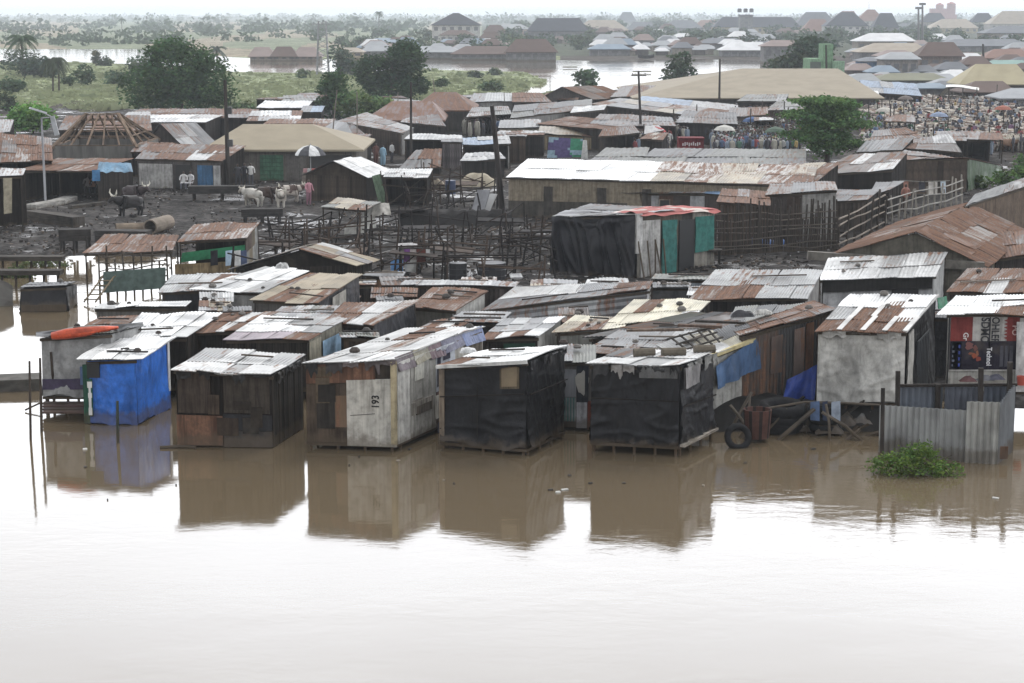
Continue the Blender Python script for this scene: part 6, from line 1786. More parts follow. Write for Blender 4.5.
log_pipe('short concrete pipe with its dark hollow end to the left', G(150, 227, .75), G(168, 222, .75), .42, (.18, .15, .12))
for (x0, y0, x1, y1, w, h, c, lb) in ((98, 235, 149, 236, 1.0, .6, (.04, .036, .033), 'long dark beam in front of the concrete pipes'), (30, 215, 79, 222, .8, .6, (.06, .053, .046), 'dark heavy beam lying by the street lamp'), (30, 207, 58, 202, .9, .3, (.24, .23, .21), 'pale flat slab pile by the foot of the street lamp'), (58, 202, 71, 198, .9, .3, (.27, .26, .24), 'pale slab end behind the slab pile'), (70, 207, 105, 203, .4, .2, (.06, .055, .05), 'thin plank on the mud behind the bull')):
    a, b = G(x0, y0, .3 + h / 2), G(x1, y1, .3 + h / 2); m = MB(); m.beam(a, b, w, h, c); tag(m.build('beam', M['wood'], None, (a + b) / 2), lb, 'beam')
def trough(label, px, by, w, h, c=(.035, .032, .03), px2=None):
    g = G(px, by, .3); t = thing('feed_trough', label, 'trough', g)
    m = MB(); m.beam(g + Vector((-w / 2, 0, h * .75)), g + Vector((w / 2, .3, h * .75)), .8, h * .5, c); m.build('tray', M['wood'], t)
    for sx in (-.42, 0, .42):
        m = MB(); m.tube([g + Vector((sx * w, -.2, -.1)), g + Vector((sx * w, -.15, h * .7))], .07, c, 6); m.build('leg', M['wood'], t)
        m = MB(); m.tube([g + Vector((sx * w, .5, -.1)), g + Vector((sx * w, .4, h * .7))], .07, c, 6); m.build('leg', M['wood'], t)
trough('long dark trough on legs near the cattle by the pole', 222, 201, 4.4, 1.0)
trough('dark trough table behind the rusty stall at the left shore', 75, 252, 1.6, 1.2)
trough('low dark trough right of the pole', 262, 224, 2.4, .9)
for k, (x, y, wp, h, c, lb) in enumerate(((478, 186, 36, .9, (.33, .29, .22), 'large pale sack pile behind the dark rails'), (438, 190, 15, .7, (.30, .26, .20), 'beige roll lying on the dark rails'), (700, 290, 20, .3, (.05, .046, .042), 'low dark mound before the pale blue shed'), (770, 278, 30, .3, (.06, .055, .05), 'grey mud heap near the stick fence'))):
    g = G(x, y, .3 if k != 1 else 1.0); w = wp * g.y / F
    solid('heap', lb, 'heap', 'cloth' if k < 2 else 'concrete', g, lambda m: m.grid(lambda u, v: g + Vector(((u - .5) * w, (v - .5) * w * .5, h * (max(0, math.sin(u * 3.1416)) ** .35) * (max(0, math.sin(v * 3.1416)) ** .4) * (1 + .3 * noise.noise(Vector((u * 5 + k, v * 4, 1)))))), 18, 8, c), smooth=True)
def drum(label, px, by, c, h=.9, r=.32, z0=.3, name='drum', mat='metal'):
    g = G(px, by, z0); return solid(name, label, name, mat, g, lambda m: m.lathe([(0, 0), (r, 0), (r, h * .33), (r * 1.04, h * .35), (r, h * .37), (r, h * .65), (r * 1.04, h * .67), (r, h * .69), (r, h), (0, h)], g, c, 14))
drum('dark blue drum on the rails right of the beige roll', 450.5, 194, (.03, .045, .10), .9, .34, .8)
drum('bright blue bucket under the purple washing', 397, 271, (.10, .25, .50), .6, .3, .4, name='bucket')
drum('white rice sack beside the blue bucket', 412, 271, (.5, .5, .47), .75, .34, .4, name='sack', mat='cloth')
drum('yellowish jerrycan by the black tarp hut corner', 556, 266, (.40, .36, .14), .8, .28, .3, name='jerrycan')
for (x, w, yt, yb, c, lb) in ((407, 6, 248, 262, (.17, .07, .21), 'purple'), (413, 6, 248, 260, (.45, .40, .38), 'cream'), (421, 9, 249, 263, (.14, .05, .04), 'maroon'), (428, 4, 249, 259, (.50, .49, .48), 'white')):
    Yc = G(415, 280, .3).y; sheet_cloth('washing', lb + ' garment on the rail in the charred yard', 'washing', P(x - w / 2, yb, Yc), P(x + w / 2, yb, Yc), P(x + w / 2, yt, Yc), P(x - w / 2, yt, Yc), c, 'cloth', .1, 6, 8)
Yc = G(415, 280, .3).y
solid('clothes_line', 'pole with purple and maroon washing in the black yard', 'pole', 'wood', P(402, 248, Yc), lambda m: m.tube([P(400, 248, Yc), P(434, 248.5, Yc)], .04, (.05, .045, .04), 5))
for x in (400, 434): post('washing_post', ('left' if x == 400 else 'right') + ' post carrying the pole of purple and maroon washing', x, 280, 246, .05, CHAR, z0=.3, mat='dark', Y=Yc)
solid('leaning_sheet', 'grey iron sheet leaning against the thick dark pole', 'sheet', 'sheet', G(482, 214, .3), lambda m: m.beam(G(477, 214, .3), P(484, 190, G(480, 214, .3).y + .8), .9, .05, (.2, .2, .21, .2)))
solid('leaning_sheet', 'pale narrow sheet leaning right of the grey iron sheet', 'sheet', 'sheet', G(487, 214, .3), lambda m: m.beam(G(484, 214, .3), P(493, 194, G(486, 213, .3).y + .8), .6, .05, (.34, .34, .34, .1)))
solid('rubble_wall', 'long low black rubble wall behind the charred stalls', 'wall', 'concrete', G(455, 226, .3), lambda m: m.grid(lambda u, v: Vector((lerp(G(400, 226, .3).x, G(512, 226, .3).x, u), G(455, 226, .3).y + v * 1.2, .3 + 1.1 * math.sin(v * 3.14) ** .5 * (.8 + .3 * noise.noise(Vector((u * 12, v * 2, 5)))))), 40, 6, (.028, .026, .025)))

# charred stalls
SG = 'charred stall frames in the black yard'
SL = 'charred stall frame of thin black posts and rails on the mud'
r0 = random.Random(31)
for (x, y, w, d, h) in ((272, 262, 2.5, 1.6, 1.5), (300, 258, 2.2, 1.5, 1.3), (332, 262, 2.6, 1.6, 1.6), (350, 246, 3, 1.8, 1.5), (385, 250, 2.6, 1.6, 1.7), (392, 275, 2.6, 1.6, 1.9), (420, 281, 3.0, 1.8, 2.0), (452, 272, 3.2, 1.8, 1.8), (478, 285, 3.2, 1.8, 1.7), (505, 262, 3.2, 1.8, 1.7), (530, 277, 2.4, 1.6, 1.9), (536, 250, 2.6, 1.6, 1.6), (470, 250, 3.6, 1.8, 1.5), (430, 246, 3.4, 1.8, 1.6), (500, 238, 3.0, 1.8, 1.6), (436, 206, 3.5, 2, 1.8), (455, 200, 3.5, 2, 1.8), (472, 208, 3.2, 2, 1.9), (412, 204, 3.4, 2, 1.7), (400, 226, 3.4, 2, 1.4), (300, 240, 3, 1.8, 1.2), (345, 270, 2.2, 1.4, 1.4), (560, 238, 2.6, 1.8, 1.3), (255, 285, 2.2, 1.5, 1.5), (512, 288, 2.6, 1.5, 1.4)):
    stall(x, y, w, d, h, SL, SG, r0.uniform(-.25, .25), top=r0.random() < .35, rails=r0.choice((1, 2, 2)))
for k, (x, y, l, lb) in enumerate(((430, 268, 40, 'long leaning charred pole left of the washing'), (455, 265, 38, 'charred pole slanting over the stall middle'), (520, 270, 36, 'charred pole slanting by the black tarp hut'))):
    post('charred_pole', lb, x, y, y - l, .055, CHAR, lean=(-14, -20, 9)[k], z0=.3, mat='dark')
for k in range(36):
    x, y = (r0.uniform(262, 548), r0.uniform(228, 288)) if k < 27 else (r0.uniform(400, 500), r0.uniform(196, 224))
    h_ = r0.uniform(14, 42); cc = r0.choice((CHAR, CHAR, (.06, .05, .042), (.035, .03, .027)))
    post('charred_pole', 'thin charred pole sticking up crookedly from the black yard', x, y, y - h_, r0.uniform(.035, .06), cc, lean=r0.gauss(0, 6), z0=.3, mat='dark', group='charred poles in the black yard')
for k in range(34):
    x, y = r0.uniform(262, 545), r0.uniform(228, 286); g = G(x, y, .35); L_ = r0.uniform(.6, 2.6); a = r0.uniform(-.5, .5); up = r0.uniform(0, .5)
    m = MB(); m.beam(g, g + Vector((math.cos(a) * L_, math.sin(a) * L_, up)), r0.uniform(.08, .3), .06, r0.choice(((.05, .043, .037), (.11, .10, .09), (.02, .018, .017), (.24, .23, .22), (.03, .027, .025))))
    tag(m.build('burnt_board', M['dark'], None, g), 'loose burnt board lying among the charred stall frames', 'board', 'burnt boards in the black yard')
for (x, y, w, c, lb) in ((408, 245, 22, (.40, .39, .38), 'white board on the charred rail above the washing'), (480, 259, 26, (.44, .43, .42), 'white board lying among the charred stalls'), (516, 276, 12, (.4, .4, .4), 'short white board near the black tarp hut'), (590, 178, 2, (.1, .1, .1), 'dark chip by the hall wall')):
    p = G(x, y, 1.0); m = MB(); m.box(p, (w * p.y / F, .9, .06), c, .08, .06, -.04); tag(m.build('white_board', M['patch'], None, p), lb, 'board')
drum('big black cauldron standing among the charred stalls', 492, 282, (.02, .02, .024), .9, .65, .4, name='cauldron')
drum('black pot left of the big cauldron', 458, 280, (.022, .022, .024), .8, .42, .4, name='pot')

# --- cattle and people near us
BROWN = (.028, .022, .021)
def animal(name, label, px, by, rz, c1, c2, hornsize, group=None, s=1.0, graze=False, seed=1, cat='cow'):
    g = G(px, by, .32); me = cow_mesh(c1, c2, hornsize, graze, random.Random(seed))
    o = bpy.data.objects.new(name, me); col.objects.link(o); o.location = g; o.rotation_euler = (0, 0, rz); o.scale = (s,) * 3
    tag(o, label, cat, group)
    for side in (-1, 1):
        h = horn_mb(side, hornsize, .5 if graze else 1.26).build('horn', M['skin'], None); h.parent = o
    return o
animal('bull', 'black long horned bull standing in the open yard', 130, 217, math.pi * 1.2, (.014, .012, .012), (.012, .010, .010), .85, s=.98, seed=2, cat='bull')
animal('bull', 'second dark bull standing behind the black one', 134, 205, -.45, (.03, .02, .02), (.04, .026, .024), .7, s=.94, seed=3, cat='bull')
animal('cow', 'white cow facing us beside the plank hut', 281, 208, -math.pi / 2 + .15, (.42, .39, .34), (.36, .32, .28), .5, s=.88, seed=4)
animal('cow', 'white cow half hidden at the tall pole', 253, 207, math.pi * .8, (.40, .38, .34), (.3, .27, .23), .4, s=.88, seed=5)
animal('cow', 'dark brown cow left of the white one facing us', 265, 205, .2, (.05, .032, .025), (.035, .024, .02), .5, s=.88, seed=6)
animal('cow', 'pale cow behind the white one facing us', 290, 203, .4, (.36, .32, .28), (.08, .05, .04), .5, s=.88, seed=7)
def person(label, px, by, shirt, legs, rz=0.0, robe=False, sit=False, cap=None, arm=0, s=1.0, z0=.32, Y=None):
    me = person_mesh(shirt, legs, robe, sit, arm, cap); g = G(px, by, z0)
    o = bpy.data.objects.new('person', me); col.objects.link(o); o.location = g; o.rotation_euler = (0, 0, rz); o.scale = (s,) * 3
    return tag(o, label, 'person')
person('person in long pale blue robe walking in the lane', 383, 166, (.28, .44, .55), (.28, .44, .55), 2.6, True)
person('person in white shirt standing beside the blue robed one', 392, 163, (.45, .45, .44), (.05, .05, .06), 1.0)
person('person in brown wrapper left of the blue robed one', 376, 164, (.12, .05, .04), (.1, .05, .04), .5, True)
person('person in pink clothes bending near the cows', 309, 206, (.36, .17, .2), (.2, .1, .13), .6, arm=1)
person('person in white seated at the blue door shop', 184, 190, (.5, .49, .48), (.1, .1, .12), .1, sit=True)
person('second person in white seated right of the first', 191, 190, (.45, .44, .44), (.25, .24, .24), -.3, sit=True)
person('person in pale shirt seated at the dim shop, leftmost', 88, 194, (.4, .36, .34), (.07, .06, .06), .2, sit=True)
person('person in orange seated in the dim shop', 94, 194, (.36, .18, .12), (.05, .05, .06), 0, sit=True)
person('person in dark clothes standing in the dim shop doorway', 56, 192, (.05, .045, .05), (.04, .035, .035), .3)
person('person in red seated behind the bulls', 118, 193, (.26, .06, .06), (.05, .04, .04), -.2, sit=True)
person('person in black standing by the utility pole', 238, 188, (.03, .03, .035), (.035, .035, .04), .2)
person('second person in black right of the pole', 245, 187, (.025, .025, .03), (.03, .03, .035), -.4)
person('person in white shirt by the pole end of the shops', 251, 187, (.48, .47, .45), (.06, .06, .07), .2)
person('person in rust red behind the white rail fence', 905, 212, (.26, .12, .09), (.08, .06, .05), .3, z0=.6)
person('person in teal standing in the crowded lane', 470, 128, (.1, .22, .22), (.06, .06, .08), .5)
person('person in grey vest by the sacks', 566, 131, (.3, .3, .3), (.05, .05, .06), .2)
bush('bright green leafy bush rising at the right edge', 1016, 190, 152, 60, (.085, .15, .045), .16, 90, 14, 15, z0=.3, sq=1.2)
bush('small green bush below the big rusty roof edge', 975, 188, 172, 22, (.075, .12, .045), .14, 40, 12, 16, z0=.3)
# ================================================================ TREES OF THE MEADOW
DG = (0.058, 0.087, 0.043)
tree('broadleaf_tree', 'huge round dark tree at the near edge of the meadow', 180, 116, 40, 112, (0.043, 0.084, 0.032), [(0, 0, .62, .62, .7, .36, .34), (-.48, 0, .34, .50, .6, .30, .22), (.45, .05, .46, .46, .6, .34, .2), (-.15, -.1, .84, .38, .5, .16, .1), (.2, 0, .22, .7, .5, .2, .14)], 620, 22, .26, seed=2)
tree('broadleaf_tree', 'tall dark twin crowned tree right of the meadow middle', 390, 104, 41, 74, (0.043, 0.078, 0.035), [(.42, 0, .66, .42, .5, .34, .36), (-.42, 0, .50, .44, .5, .28, .28), (0, 0, .24, .8, .5, .22, .24), (.86, 0, .3, .16, .2, .12, .06)], 460, 20, .29, seed=3)
tree('broadleaf_tree', 'small upright dark tree before the twin crowned one', 334, 121, 72, 34, (0.043, 0.081, 0.035), [(0, 0, .62, .8, .8, .38, .7), (.1, 0, .25, .9, .7, .25, .3)], 130, 16, .28, seed=4)
tree('broadleaf_tree', 'light green bush tree between twin crowned tree and rusty roofs', 366, 122, 90, 64, (0.102, 0.158, 0.058), [(-.2, 0, .5, .6, .6, .42, .5), (.4, 0, .4, .5, .5, .36, .4)], 150, 14, .3, trunk=False, seed=5)
tree('round_bush', 'bright green round bush behind the street lamp', 33, 134, 104, 56, (0.116, 0.225, 0.058), [(0, 0, .55, .75, .6, .40, .7), (-.4, 0, .45, .5, .5, .32, .3)], 200, 16, .24, seed=6, cat='bush')
tree('broadleaf_tree', 'loose crowned tree standing alone at the river bank', 678, 92, 49, 36, (0.058, 0.087, 0.046), [(.2, 0, .72, .5, .5, .22, .3), (-.2, 0, .5, .6, .6, .22, .35), (.4, 0, .42, .5, .5, .2, .25), (-.5, 0, .3, .35, .4, .12, .1)], 85, 11, .42, seed=7)
tree('round_bush', 'small round dark bush on the river bank beside a stump', 588, 96, 71, 15, (0.061, 0.105, 0.051), [(0, 0, .5, .8, .8, .5, 1)], 50, 14, .4, seed=8, cat='bush', trunk=False)
tree('tree_stump', 'slim leafy stump left of the small round bush', 579, 96, 72, 5, (0.058, 0.087, 0.043), [(0, 0, .9, 1.3, 1, .1, .6), (0, 0, .6, .7, .7, .3, .4)], 18, 8, .3, seed=9)
# flat topped tree over the market
tree('flat_topped_tree', 'layered flat topped dark green tree among the market roofs', 826, 172, 94, 84, (0.087, 0.158, 0.055), [(-.08, 0, .91, .72, .7, .05, .16), (.15, 0, .86, .6, .6, .05, .1), (-.15, 0, .74, .98, .85, .06, .2), (.25, 0, .62, .88, .8, .06, .18), (-.3, 0, .48, .78, .7, .06, .14), (.3, 0, .36, .74, .6, .06, .12), (-.05, 0, .55, .6, .6, .36, .26)], 620, 18, .16, seed=10, flat=.32)
tree('broadleaf_tree', 'dark tree left of the pale green tower', 810, 88, 36, 50, (0.058, 0.084, 0.049), [(0, 0, .6, .8, .7, .38, .6), (-.5, 0, .35, .5, .5, .3, .4)], 170, 14, .5, seed=11)
tree('broadleaf_tree', 'low dark bush beside the giant cream roof top', 780, 86, 55, 28, (0.065, 0.090, 0.052), [(0, 0, .55, .9, .8, .42, 1)], 70, 12, .5, seed=12, trunk=False)
palm('tall palm at the far left of the meadow', 23, 76, 25, 34, seed=3)
palm('drooping palm, left trunk of the twin pair', 53, 95, 50, 25, 24, 1.5, seed=4, c=(0.065, 0.078, 0.051))
palm('drooping palm, right trunk of the twin pair', 59, 95, 49, 25, 24, 1.5, seed=5, c=(0.065, 0.078, 0.051))
palm('pale small palm behind the huge round tree', 217, 68, 39, 24, 18, .9, seed=6, c=(0.065, 0.083, 0.065))
palm('single palm on the skyline above the woods', 122, 33, 15, 10, 14, .9, seed=7)
palm('tiny tall palm on the skyline left of the white house', 379, 34, 8, 11, 14, 1.1, seed=8)
for k, (x, by, tp, w, lb, c) in enumerate(((25, 78, 50, 52, 'dark thicket at the foot of the tall palm', (0.049, 0.072, 0.046)), (42, 78, 58, 34, 'dark thicket right of the tall palm', (0.052, 0.075, 0.049)), (84, 85, 65, 22, 'round bush standing alone right of the twin palms', DG), (68, 86, 76, 12, 'small bush touching the round one', DG), (118, 87, 71, 36, 'broad low bush in the middle of the meadow', (0.061, 0.093, 0.049)), (140, 77, 54, 26, 'bush behind the left side of the huge tree', (0.072, 0.102, 0.065)), (105, 66, 56, 12, 'small bush at the river edge of the meadow', DG), (12, 92, 78, 30, 'bush at the near left of the meadow', (0.072, 0.112, 0.058)), (5, 112, 90, 20, 'thin tree at the left picture edge', (0.065, 0.090, 0.051)), (96, 66, 50, 5, 'thin dead tree at the river edge', (0.072, 0.075, 0.058)), (303, 78, 69, 10, 'small bush on the meadow right of the huge tree', (0.087, 0.120, 0.065)), (340, 76, 40, 22, 'slender tree behind the small upright one', (0.065, 0.090, 0.058)), (350, 76, 58, 22, 'bush right of the lattice tower', (0.072, 0.098, 0.065)), (490, 92, 79, 26, 'low bush at the right end of the meadow', (0.102, 0.135, 0.072)), (494, 75, 69, 12, 'tiny bush by the river inlet', (0.087, 0.112, 0.072)), (475, 78, 71, 12, 'second tiny bush left of the river inlet', (0.087, 0.112, 0.072)), (440, 88, 76, 14, 'small bush touching the twin crowned tree', DG), (240, 116, 100, 30, 'pale green bush right of the huge tree foot', (0.116, 0.165, 0.072)))):
    tree('meadow_bush', lb, x, by, tp, w, c, [(0, 0, .5, .8, .8, .45, .6), (.35, 0, .38, .55, .5, .34, .4)], max(14, int(w * 2.4)), 12, None, seed=40 + k, cat='bush', trunk=tp < 60, group='bushes of the flooded meadow')

# ================================================================ FAR SHORE
# lattice tower
g = G(323, 76, .3); t = thing('lattice_tower', 'slender steel lattice tower standing behind the meadow', 'tower', g); zt = P(323, 21, g.y).z
cs = [Vector((sx * 1.2, sy * 1.2, 0)) for sx, sy in ((-1, -1), (1, -1), (1, 1), (-1, 1))]
for c_ in cs:
    m = MB(); m.tube([g + c_, Vector((g.x + c_.x * .6, g.y + c_.y * .6, zt))], .10, (.20, .20, .21), 4); m.build('leg', M['metal'], t)
m = MB()
for k in range(12):
    f0, f1 = k / 12, (k + 1) / 12
    for i in range(4):
        a, b = cs[i] * (1 - .4 * f0), cs[(i + 1) % 4] * (1 - .4 * f1)
        m.tube([g + a + Vector((0, 0, (zt - .3) * f0)), g + b + Vector((0, 0, (zt - .3) * f1))], .06, (.2, .2, .21), 4, cap=False)
m.build('bracing', M['metal'], t)
m = MB(); m.beam(Vector((g.x - 2.2, g.y, zt - .6)), Vector((g.x + 2.2, g.y, zt - .6)), .2, .2, (.2, .2, .21)); m.build('crossarm', M['metal'], t)

FH = 'houses of the far town'
DGR, BRN, TER, PNK = (.045, .048, .058, 0), (.10, .07, .06, .1), (.21, .13, .105, 0), (.22, .175, .16, 0)
GRR, LGR, BLR, CRR, WHR = (.13, .138, .15, 0), (.28, .29, .30, 0), (.19, .235, .28, 0), (.30, .26, .21, 0), (.55, .55, .55, 0)
YW, WW, PW, GW, BW = (.40, .35, .24), (.46, .45, .43), (.40, .31, .26), (.20, .20, .20), (.28, .25, .21)
def fh(label, x0, x1, yb, yw, yr, roof, wallc, nwin=4, st=1, ridge=.5, D=None, **kw):
    if 531 < x0 and yb < 44.5: yb -= 6.5
    w = (x1 - x0); Y = G(x0, yb, .3).y; D = D or min(16, max(7, w * Y / F * .6))
    return hip('house', label, (x0, yw), (x1, yw), (lerp(x0, x1, .5 - ridge / 2), yr), (lerp(x0, x1, .5 + ridge / 2), yr), yb, D, roof, wallc, group=FH, nwin=nwin, storeys=st, over=.6, win_c=(.09, .09, .095), **kw)
fh('white two storey house with dark grey hip roof on the far shore', 432, 480, 43, 25, 13, DGR, WW, 6, 2, .12, doors=1)
fh('porch wing with low brown roof before the white two storey house', 440, 474, 45, 35, 30, BRN, WW, 5)
fh('brown roofed house right of the white two storey house', 484, 506, 42, 32, 25, BRN, BW)
fh('pale roofed house behind the brown roofed one', 494, 530, 38, 29, 24, LGR, PW)
fh('long dark grey roofed school building', 528, 588, 42, 31, 18, DGR, GW, 8, 1, .7)
fh('peach coloured house with pale hip roof', 576, 628, 40, 30, 20, CRR, PW, 5)
fh('low house with steep dark roof before the peach house', 580, 600, 41, 33, 27, BRN, PW, 3)
fh('grey roofed bungalow right of the peach house', 625, 660, 38, 30, 22, GRR, GW)
fh('flat white roofed building amid grey bungalows', 640, 672, 41, 34, 29, WHR, BW, 5)
fh('blue grey roofed house behind the loose crowned tree', 664, 702, 38, 28, 20, GRR, GW)
fh('terracotta roofed house left of the hotel', 694, 722, 36, 28, 20, TER, PW)
fh('dark pyramid roofed house on the skyline', 618, 636, 30, 21, 12, DGR, GW, 3)
fh('long yellow walled hotel with dark roof', 714, 800, 41, 27, 17, DGR, YW, 14, 1, .8, D=16)
o = fh('slim stair tower of the yellow hotel', 740, 753, 42, 15.5, 14.5, DGR, GW, 1, 4, .8, D=8)
for k, x in enumerate((739.5, 745.5, 751.5)):
    Yt = G(746, 35.5, .3).y; p = P(x, 12.4, Yt + 3); solid('water_tank', ('left', 'middle', 'right')[k] + ' dark water tank on the stair tower of the hotel', 'water tank', 'metal', p, lambda m: m.lathe([(0, 0), (1.2, 0), (1.25, 1.9), (.7, 2.3), (0, 2.35)], p, (.05, .05, .055), 12))
fh('grey roofed two storey house right of the yellow hotel', 796, 836, 40, 25, 12, GRR, WW, 5, 2, .5)
fh('house with rosy roof before the grey two storey house', 803, 832, 42, 31, 19, TER, WW, 4)
fh('house with large dark hip roof and pale walls', 826, 868, 43, 26, 12, DGR, WW, 6, 2, .3)
fh('house with orange roof behind the dark hip roof', 836, 860, 36, 22, 11, TER, PW, 4)
fh('house with salmon roof and radio mast', 858, 884, 38, 21, 9.5, TER, WW, 4, 2, .3)
fh('house with dark grey roof right of the salmon roof', 874, 898, 42, 27, 13, DGR, GW, 4, 2)
fh('grey house with flat roof left of the red church', 896, 922, 38, 29, 23, GRR, BW, 4)
fh('house with dark peaked roof below the red church', 922, 947, 37, 22, 13, DGR, BW, 4)
fh('cream walled long house below the red church', 930, 978, 40, 28, 19, CRR, YW, 7)
fh('house with dark peaked roof near the right edge', 972, 994, 38, 22, 13, DGR, WW, 4)
fh('pale house with beige roof at the right picture edge', 990, 1040, 40, 24, 11, CRR, WW, 6)
fh('long grey house under the beige roofed one', 985, 1040, 45, 33, 26, GRR, BW, 7)
fh('terracotta roofed low house near the right edge', 1000, 1036, 35, 19, 12, TER, PW, 4)
post('radio_mast', 'thin red radio mast on the salmon roofed house', 869, 30, -4, .16, (.35, .15, .13), z0=.3, cat='mast', mat='metal')
# red church
Yc = G(944, 25, .3).y; t = thing('church', 'pink red church with stepped towers on the skyline', 'church', Vector((P(944, 25, Yc).x, Yc, .3)))
RC = (.40, .19, .18)
for nm, x0, x1, tp in (('nave', 931, 948, 7), ('tower', 948, 956, 2.5), ('front_tower', 937, 944, 3.5), ('side_aisle', 931, 957, 13)):
    a, b = P(x0, tp + 1.5, Yc), P(x1, tp + 1.5, Yc); m = MB(); m.box(Vector(((a.x + b.x) / 2, Yc + 4 + (0 if nm != 'nave' else .3) - (.5 if 'tower' in nm else 0), a.z / 2)), (b.x - a.x, 8 if 'tower' not in nm else 5, a.z), RC); m.build(nm, M['patch'], t)
    if 'tower' in nm:
        m = MB(); k = (b.x - a.x) / 2; m.lathe([(k * 1.2, 0), (k * .9, 1.0), (0, 2.6)], ((a.x + b.x) / 2, Yc + 3.5, a.z), (.45, .16, .15), 4); m.build('spire', M['patch'], t)
for x, tp, lb in ((918.5, 8, 'left of the twin tall masts beyond the market'), (922.5, 4, 'right of the twin tall masts beyond the market')):
    Ym = G(920, 48, .3).y; p = Vector((P(x, 48, Ym).x, Ym, .3)); t = thing('light_mast', lb, 'mast', p); e = P(x, tp, Ym)
    m = MB(); m.tube([p, e], [.45, .32], (.12, .115, .115), 8); m.build('shaft', M['metal'], t)
    m = MB(); m.box(e, (2.2, 1, .8), (.1, .1, .1)); m.build('lamp_cluster', M['metal'], t)
# warehouses and sheds along the far bank
for k, (x0, x1, yb, yw, yr, rf, wl, n, lb) in enumerate(((250, 274, 60, 56.5, 47, PNK, BW, 3, 'leftmost gabled warehouse on the far bank'), (272, 296, 60, 56.5, 46.5, BRN, BW, 3, 'second brown gabled warehouse on the far bank'), (294, 320, 60, 56.5, 47, PNK, BW, 4, 'wide rosy warehouse beside the lattice tower'), (336, 362, 58, 52, 47.5, CRR, YW, 3, 'tan house right of the lattice tower'), (362, 394, 57, 51, 45, LGR, GW, 4, 'pale roofed shed on the far bank'), (366, 420, 49, 42, 38, BLR, GW, 6, 'long pale blue roofed store behind the far bank'), (412, 460, 58, 52, 46, LGR, GW, 6, 'long pale roofed shed right of the twin crowned tree'), (452, 520, 59, 54, 46, BRN, GW, 8, 'long brown roofed market shed at the water'), (506, 556, 60, 52, 39, BRN, GW, 6, 'large brown hip roofed shed at the river bend'), (466, 520, 50, 45, 40, PNK, BW, 6, 'rosy roofed row behind the brown shed'), (590, 630, 56, 49, 44, BLR, GW, 4, 'pale blue roofed shed by the far quay'), (700, 745, 50, 43, 38, GRR, GW, 4, 'grey shed before the yellow hotel'), (722, 772, 57, 50, 42, WHR, GW, 6, 'white and blue roofed market shed left of the tower'), (858, 914, 54, 41, 33, WHR, BW, 7, 'long white roofed store above the market'), (860, 930, 62, 52, 43, CRR, GW, 8, 'long tan roofed store below the white one'), (935, 1034, 52, 46, 39, GRR, GW, 9, 'long low grey shed wall on the right'), (920, 962, 74, 56, 42, BRN, (.2, .16, .14), 4, 'tall brown board house below the grey shed'), (862, 884, 78, 61, 57, GRR, (.12, .2, .32), 2, 'small blue painted house under the tan store'), (884, 918, 80, 59, 52, LGR, (.26, .24, .22), 4, 'pale roofed house with dark openings'), (942, 986, 72, 62, 53, WHR, GW, 4, 'white roofed shop above the cattle market'), (985, 1030, 66, 58, 49, TER, BW, 4, 'rust roofed long house at the right edge'), (984, 1032, 74, 66, 60, (.2, .3, .27, 0), GW, 4, 'greenish roofed shed at the right edge'), (876, 948, 92, 80, 73, (.17, .17, .12, 0), GW, 6, 'long olive roofed shed above the cattle market'), (962, 1030, 98, 84, 64, (.34, .30, .2, 0), (.1, .09, .08), 5, 'thatch coloured hip roofed hall at the right edge'), (764, 800, 62, 46, 40, PNK, GW, 4, 'rosy roofed row left of the dark tree'), (880, 912, 70, 56, 50, PNK, GW, 4, 'faded pink roofed house below the tan store'), (966, 1012, 104, 92, 81, BRN, (.06, .05, .045), 4, 'brown roofed stall row behind the cattle'), (914, 946, 96, 88, 83, BLR, GW, 3, 'blue edged stall behind the cattle'), (1004, 1040, 112, 98, 88, LGR, (.3, .29, .28), 2, 'pale corner shed right of the cattle'))):
    fh(lb, x0, x1, yb, yw, yr, rf, wl, n, 1, .6)
r = random.Random(77)
wc = ['pale', 'brown', 'grey', 'white', 'rusty', 'blue grey']
# market stalls and sheds nobody can tell apart at that distance
FS = 'tiny sheds between the far houses'
for k in range(240):
    zone = r.random()
    if zone < .34: x, yb = r.uniform(600, 770), r.uniform(44, 56)
    elif zone < .75: x, yb = r.uniform(855, 1040), r.uniform(42, 98)
    elif zone < .88: x, yb = r.uniform(500, 860), r.uniform(34, 44)
    else: x, yb = r.uniform(360, 500), r.uniform(46, 58)
    w = r.uniform(8, 22) * (yb + 20) / 70; h = w * r.uniform(.28, .45)
    c = r.choice([PNK, BRN, GRR, LGR, WHR, BLR, LGR, BRN]); 
    hip('shed', 'tiny shed with low roof crowded between the far houses', (x - w / 2, yb - h), (x + w / 2, yb - h), (x - w * .25, yb - h * 1.7), (x + w * .25, yb - h * 1.7), yb, max(5, w * G(x, yb, .3).y / F * .7), c, r.choice([BW, GW, (.1, .09, .085), (.15, .13, .12)]), group=FS, over=.5, cat='shed')
for k in range(230):
    x, yb = (r.uniform(490, 1030), r.uniform(24, 50)) if k < 200 else (r.uniform(330, 520), r.uniform(36, 56))
    h = r.uniform(5, 11) * yb / 36
    tree('town_tree', 'hazy small tree among the far houses', x, yb, yb - h, h * r.uniform(1.1, 2.2), (.06, .085, .05), [(0, 0, .55, .9, .8, .42, 1)], 16, 10, None, trunk=False, group='trees among the far houses', seed=300 + k)
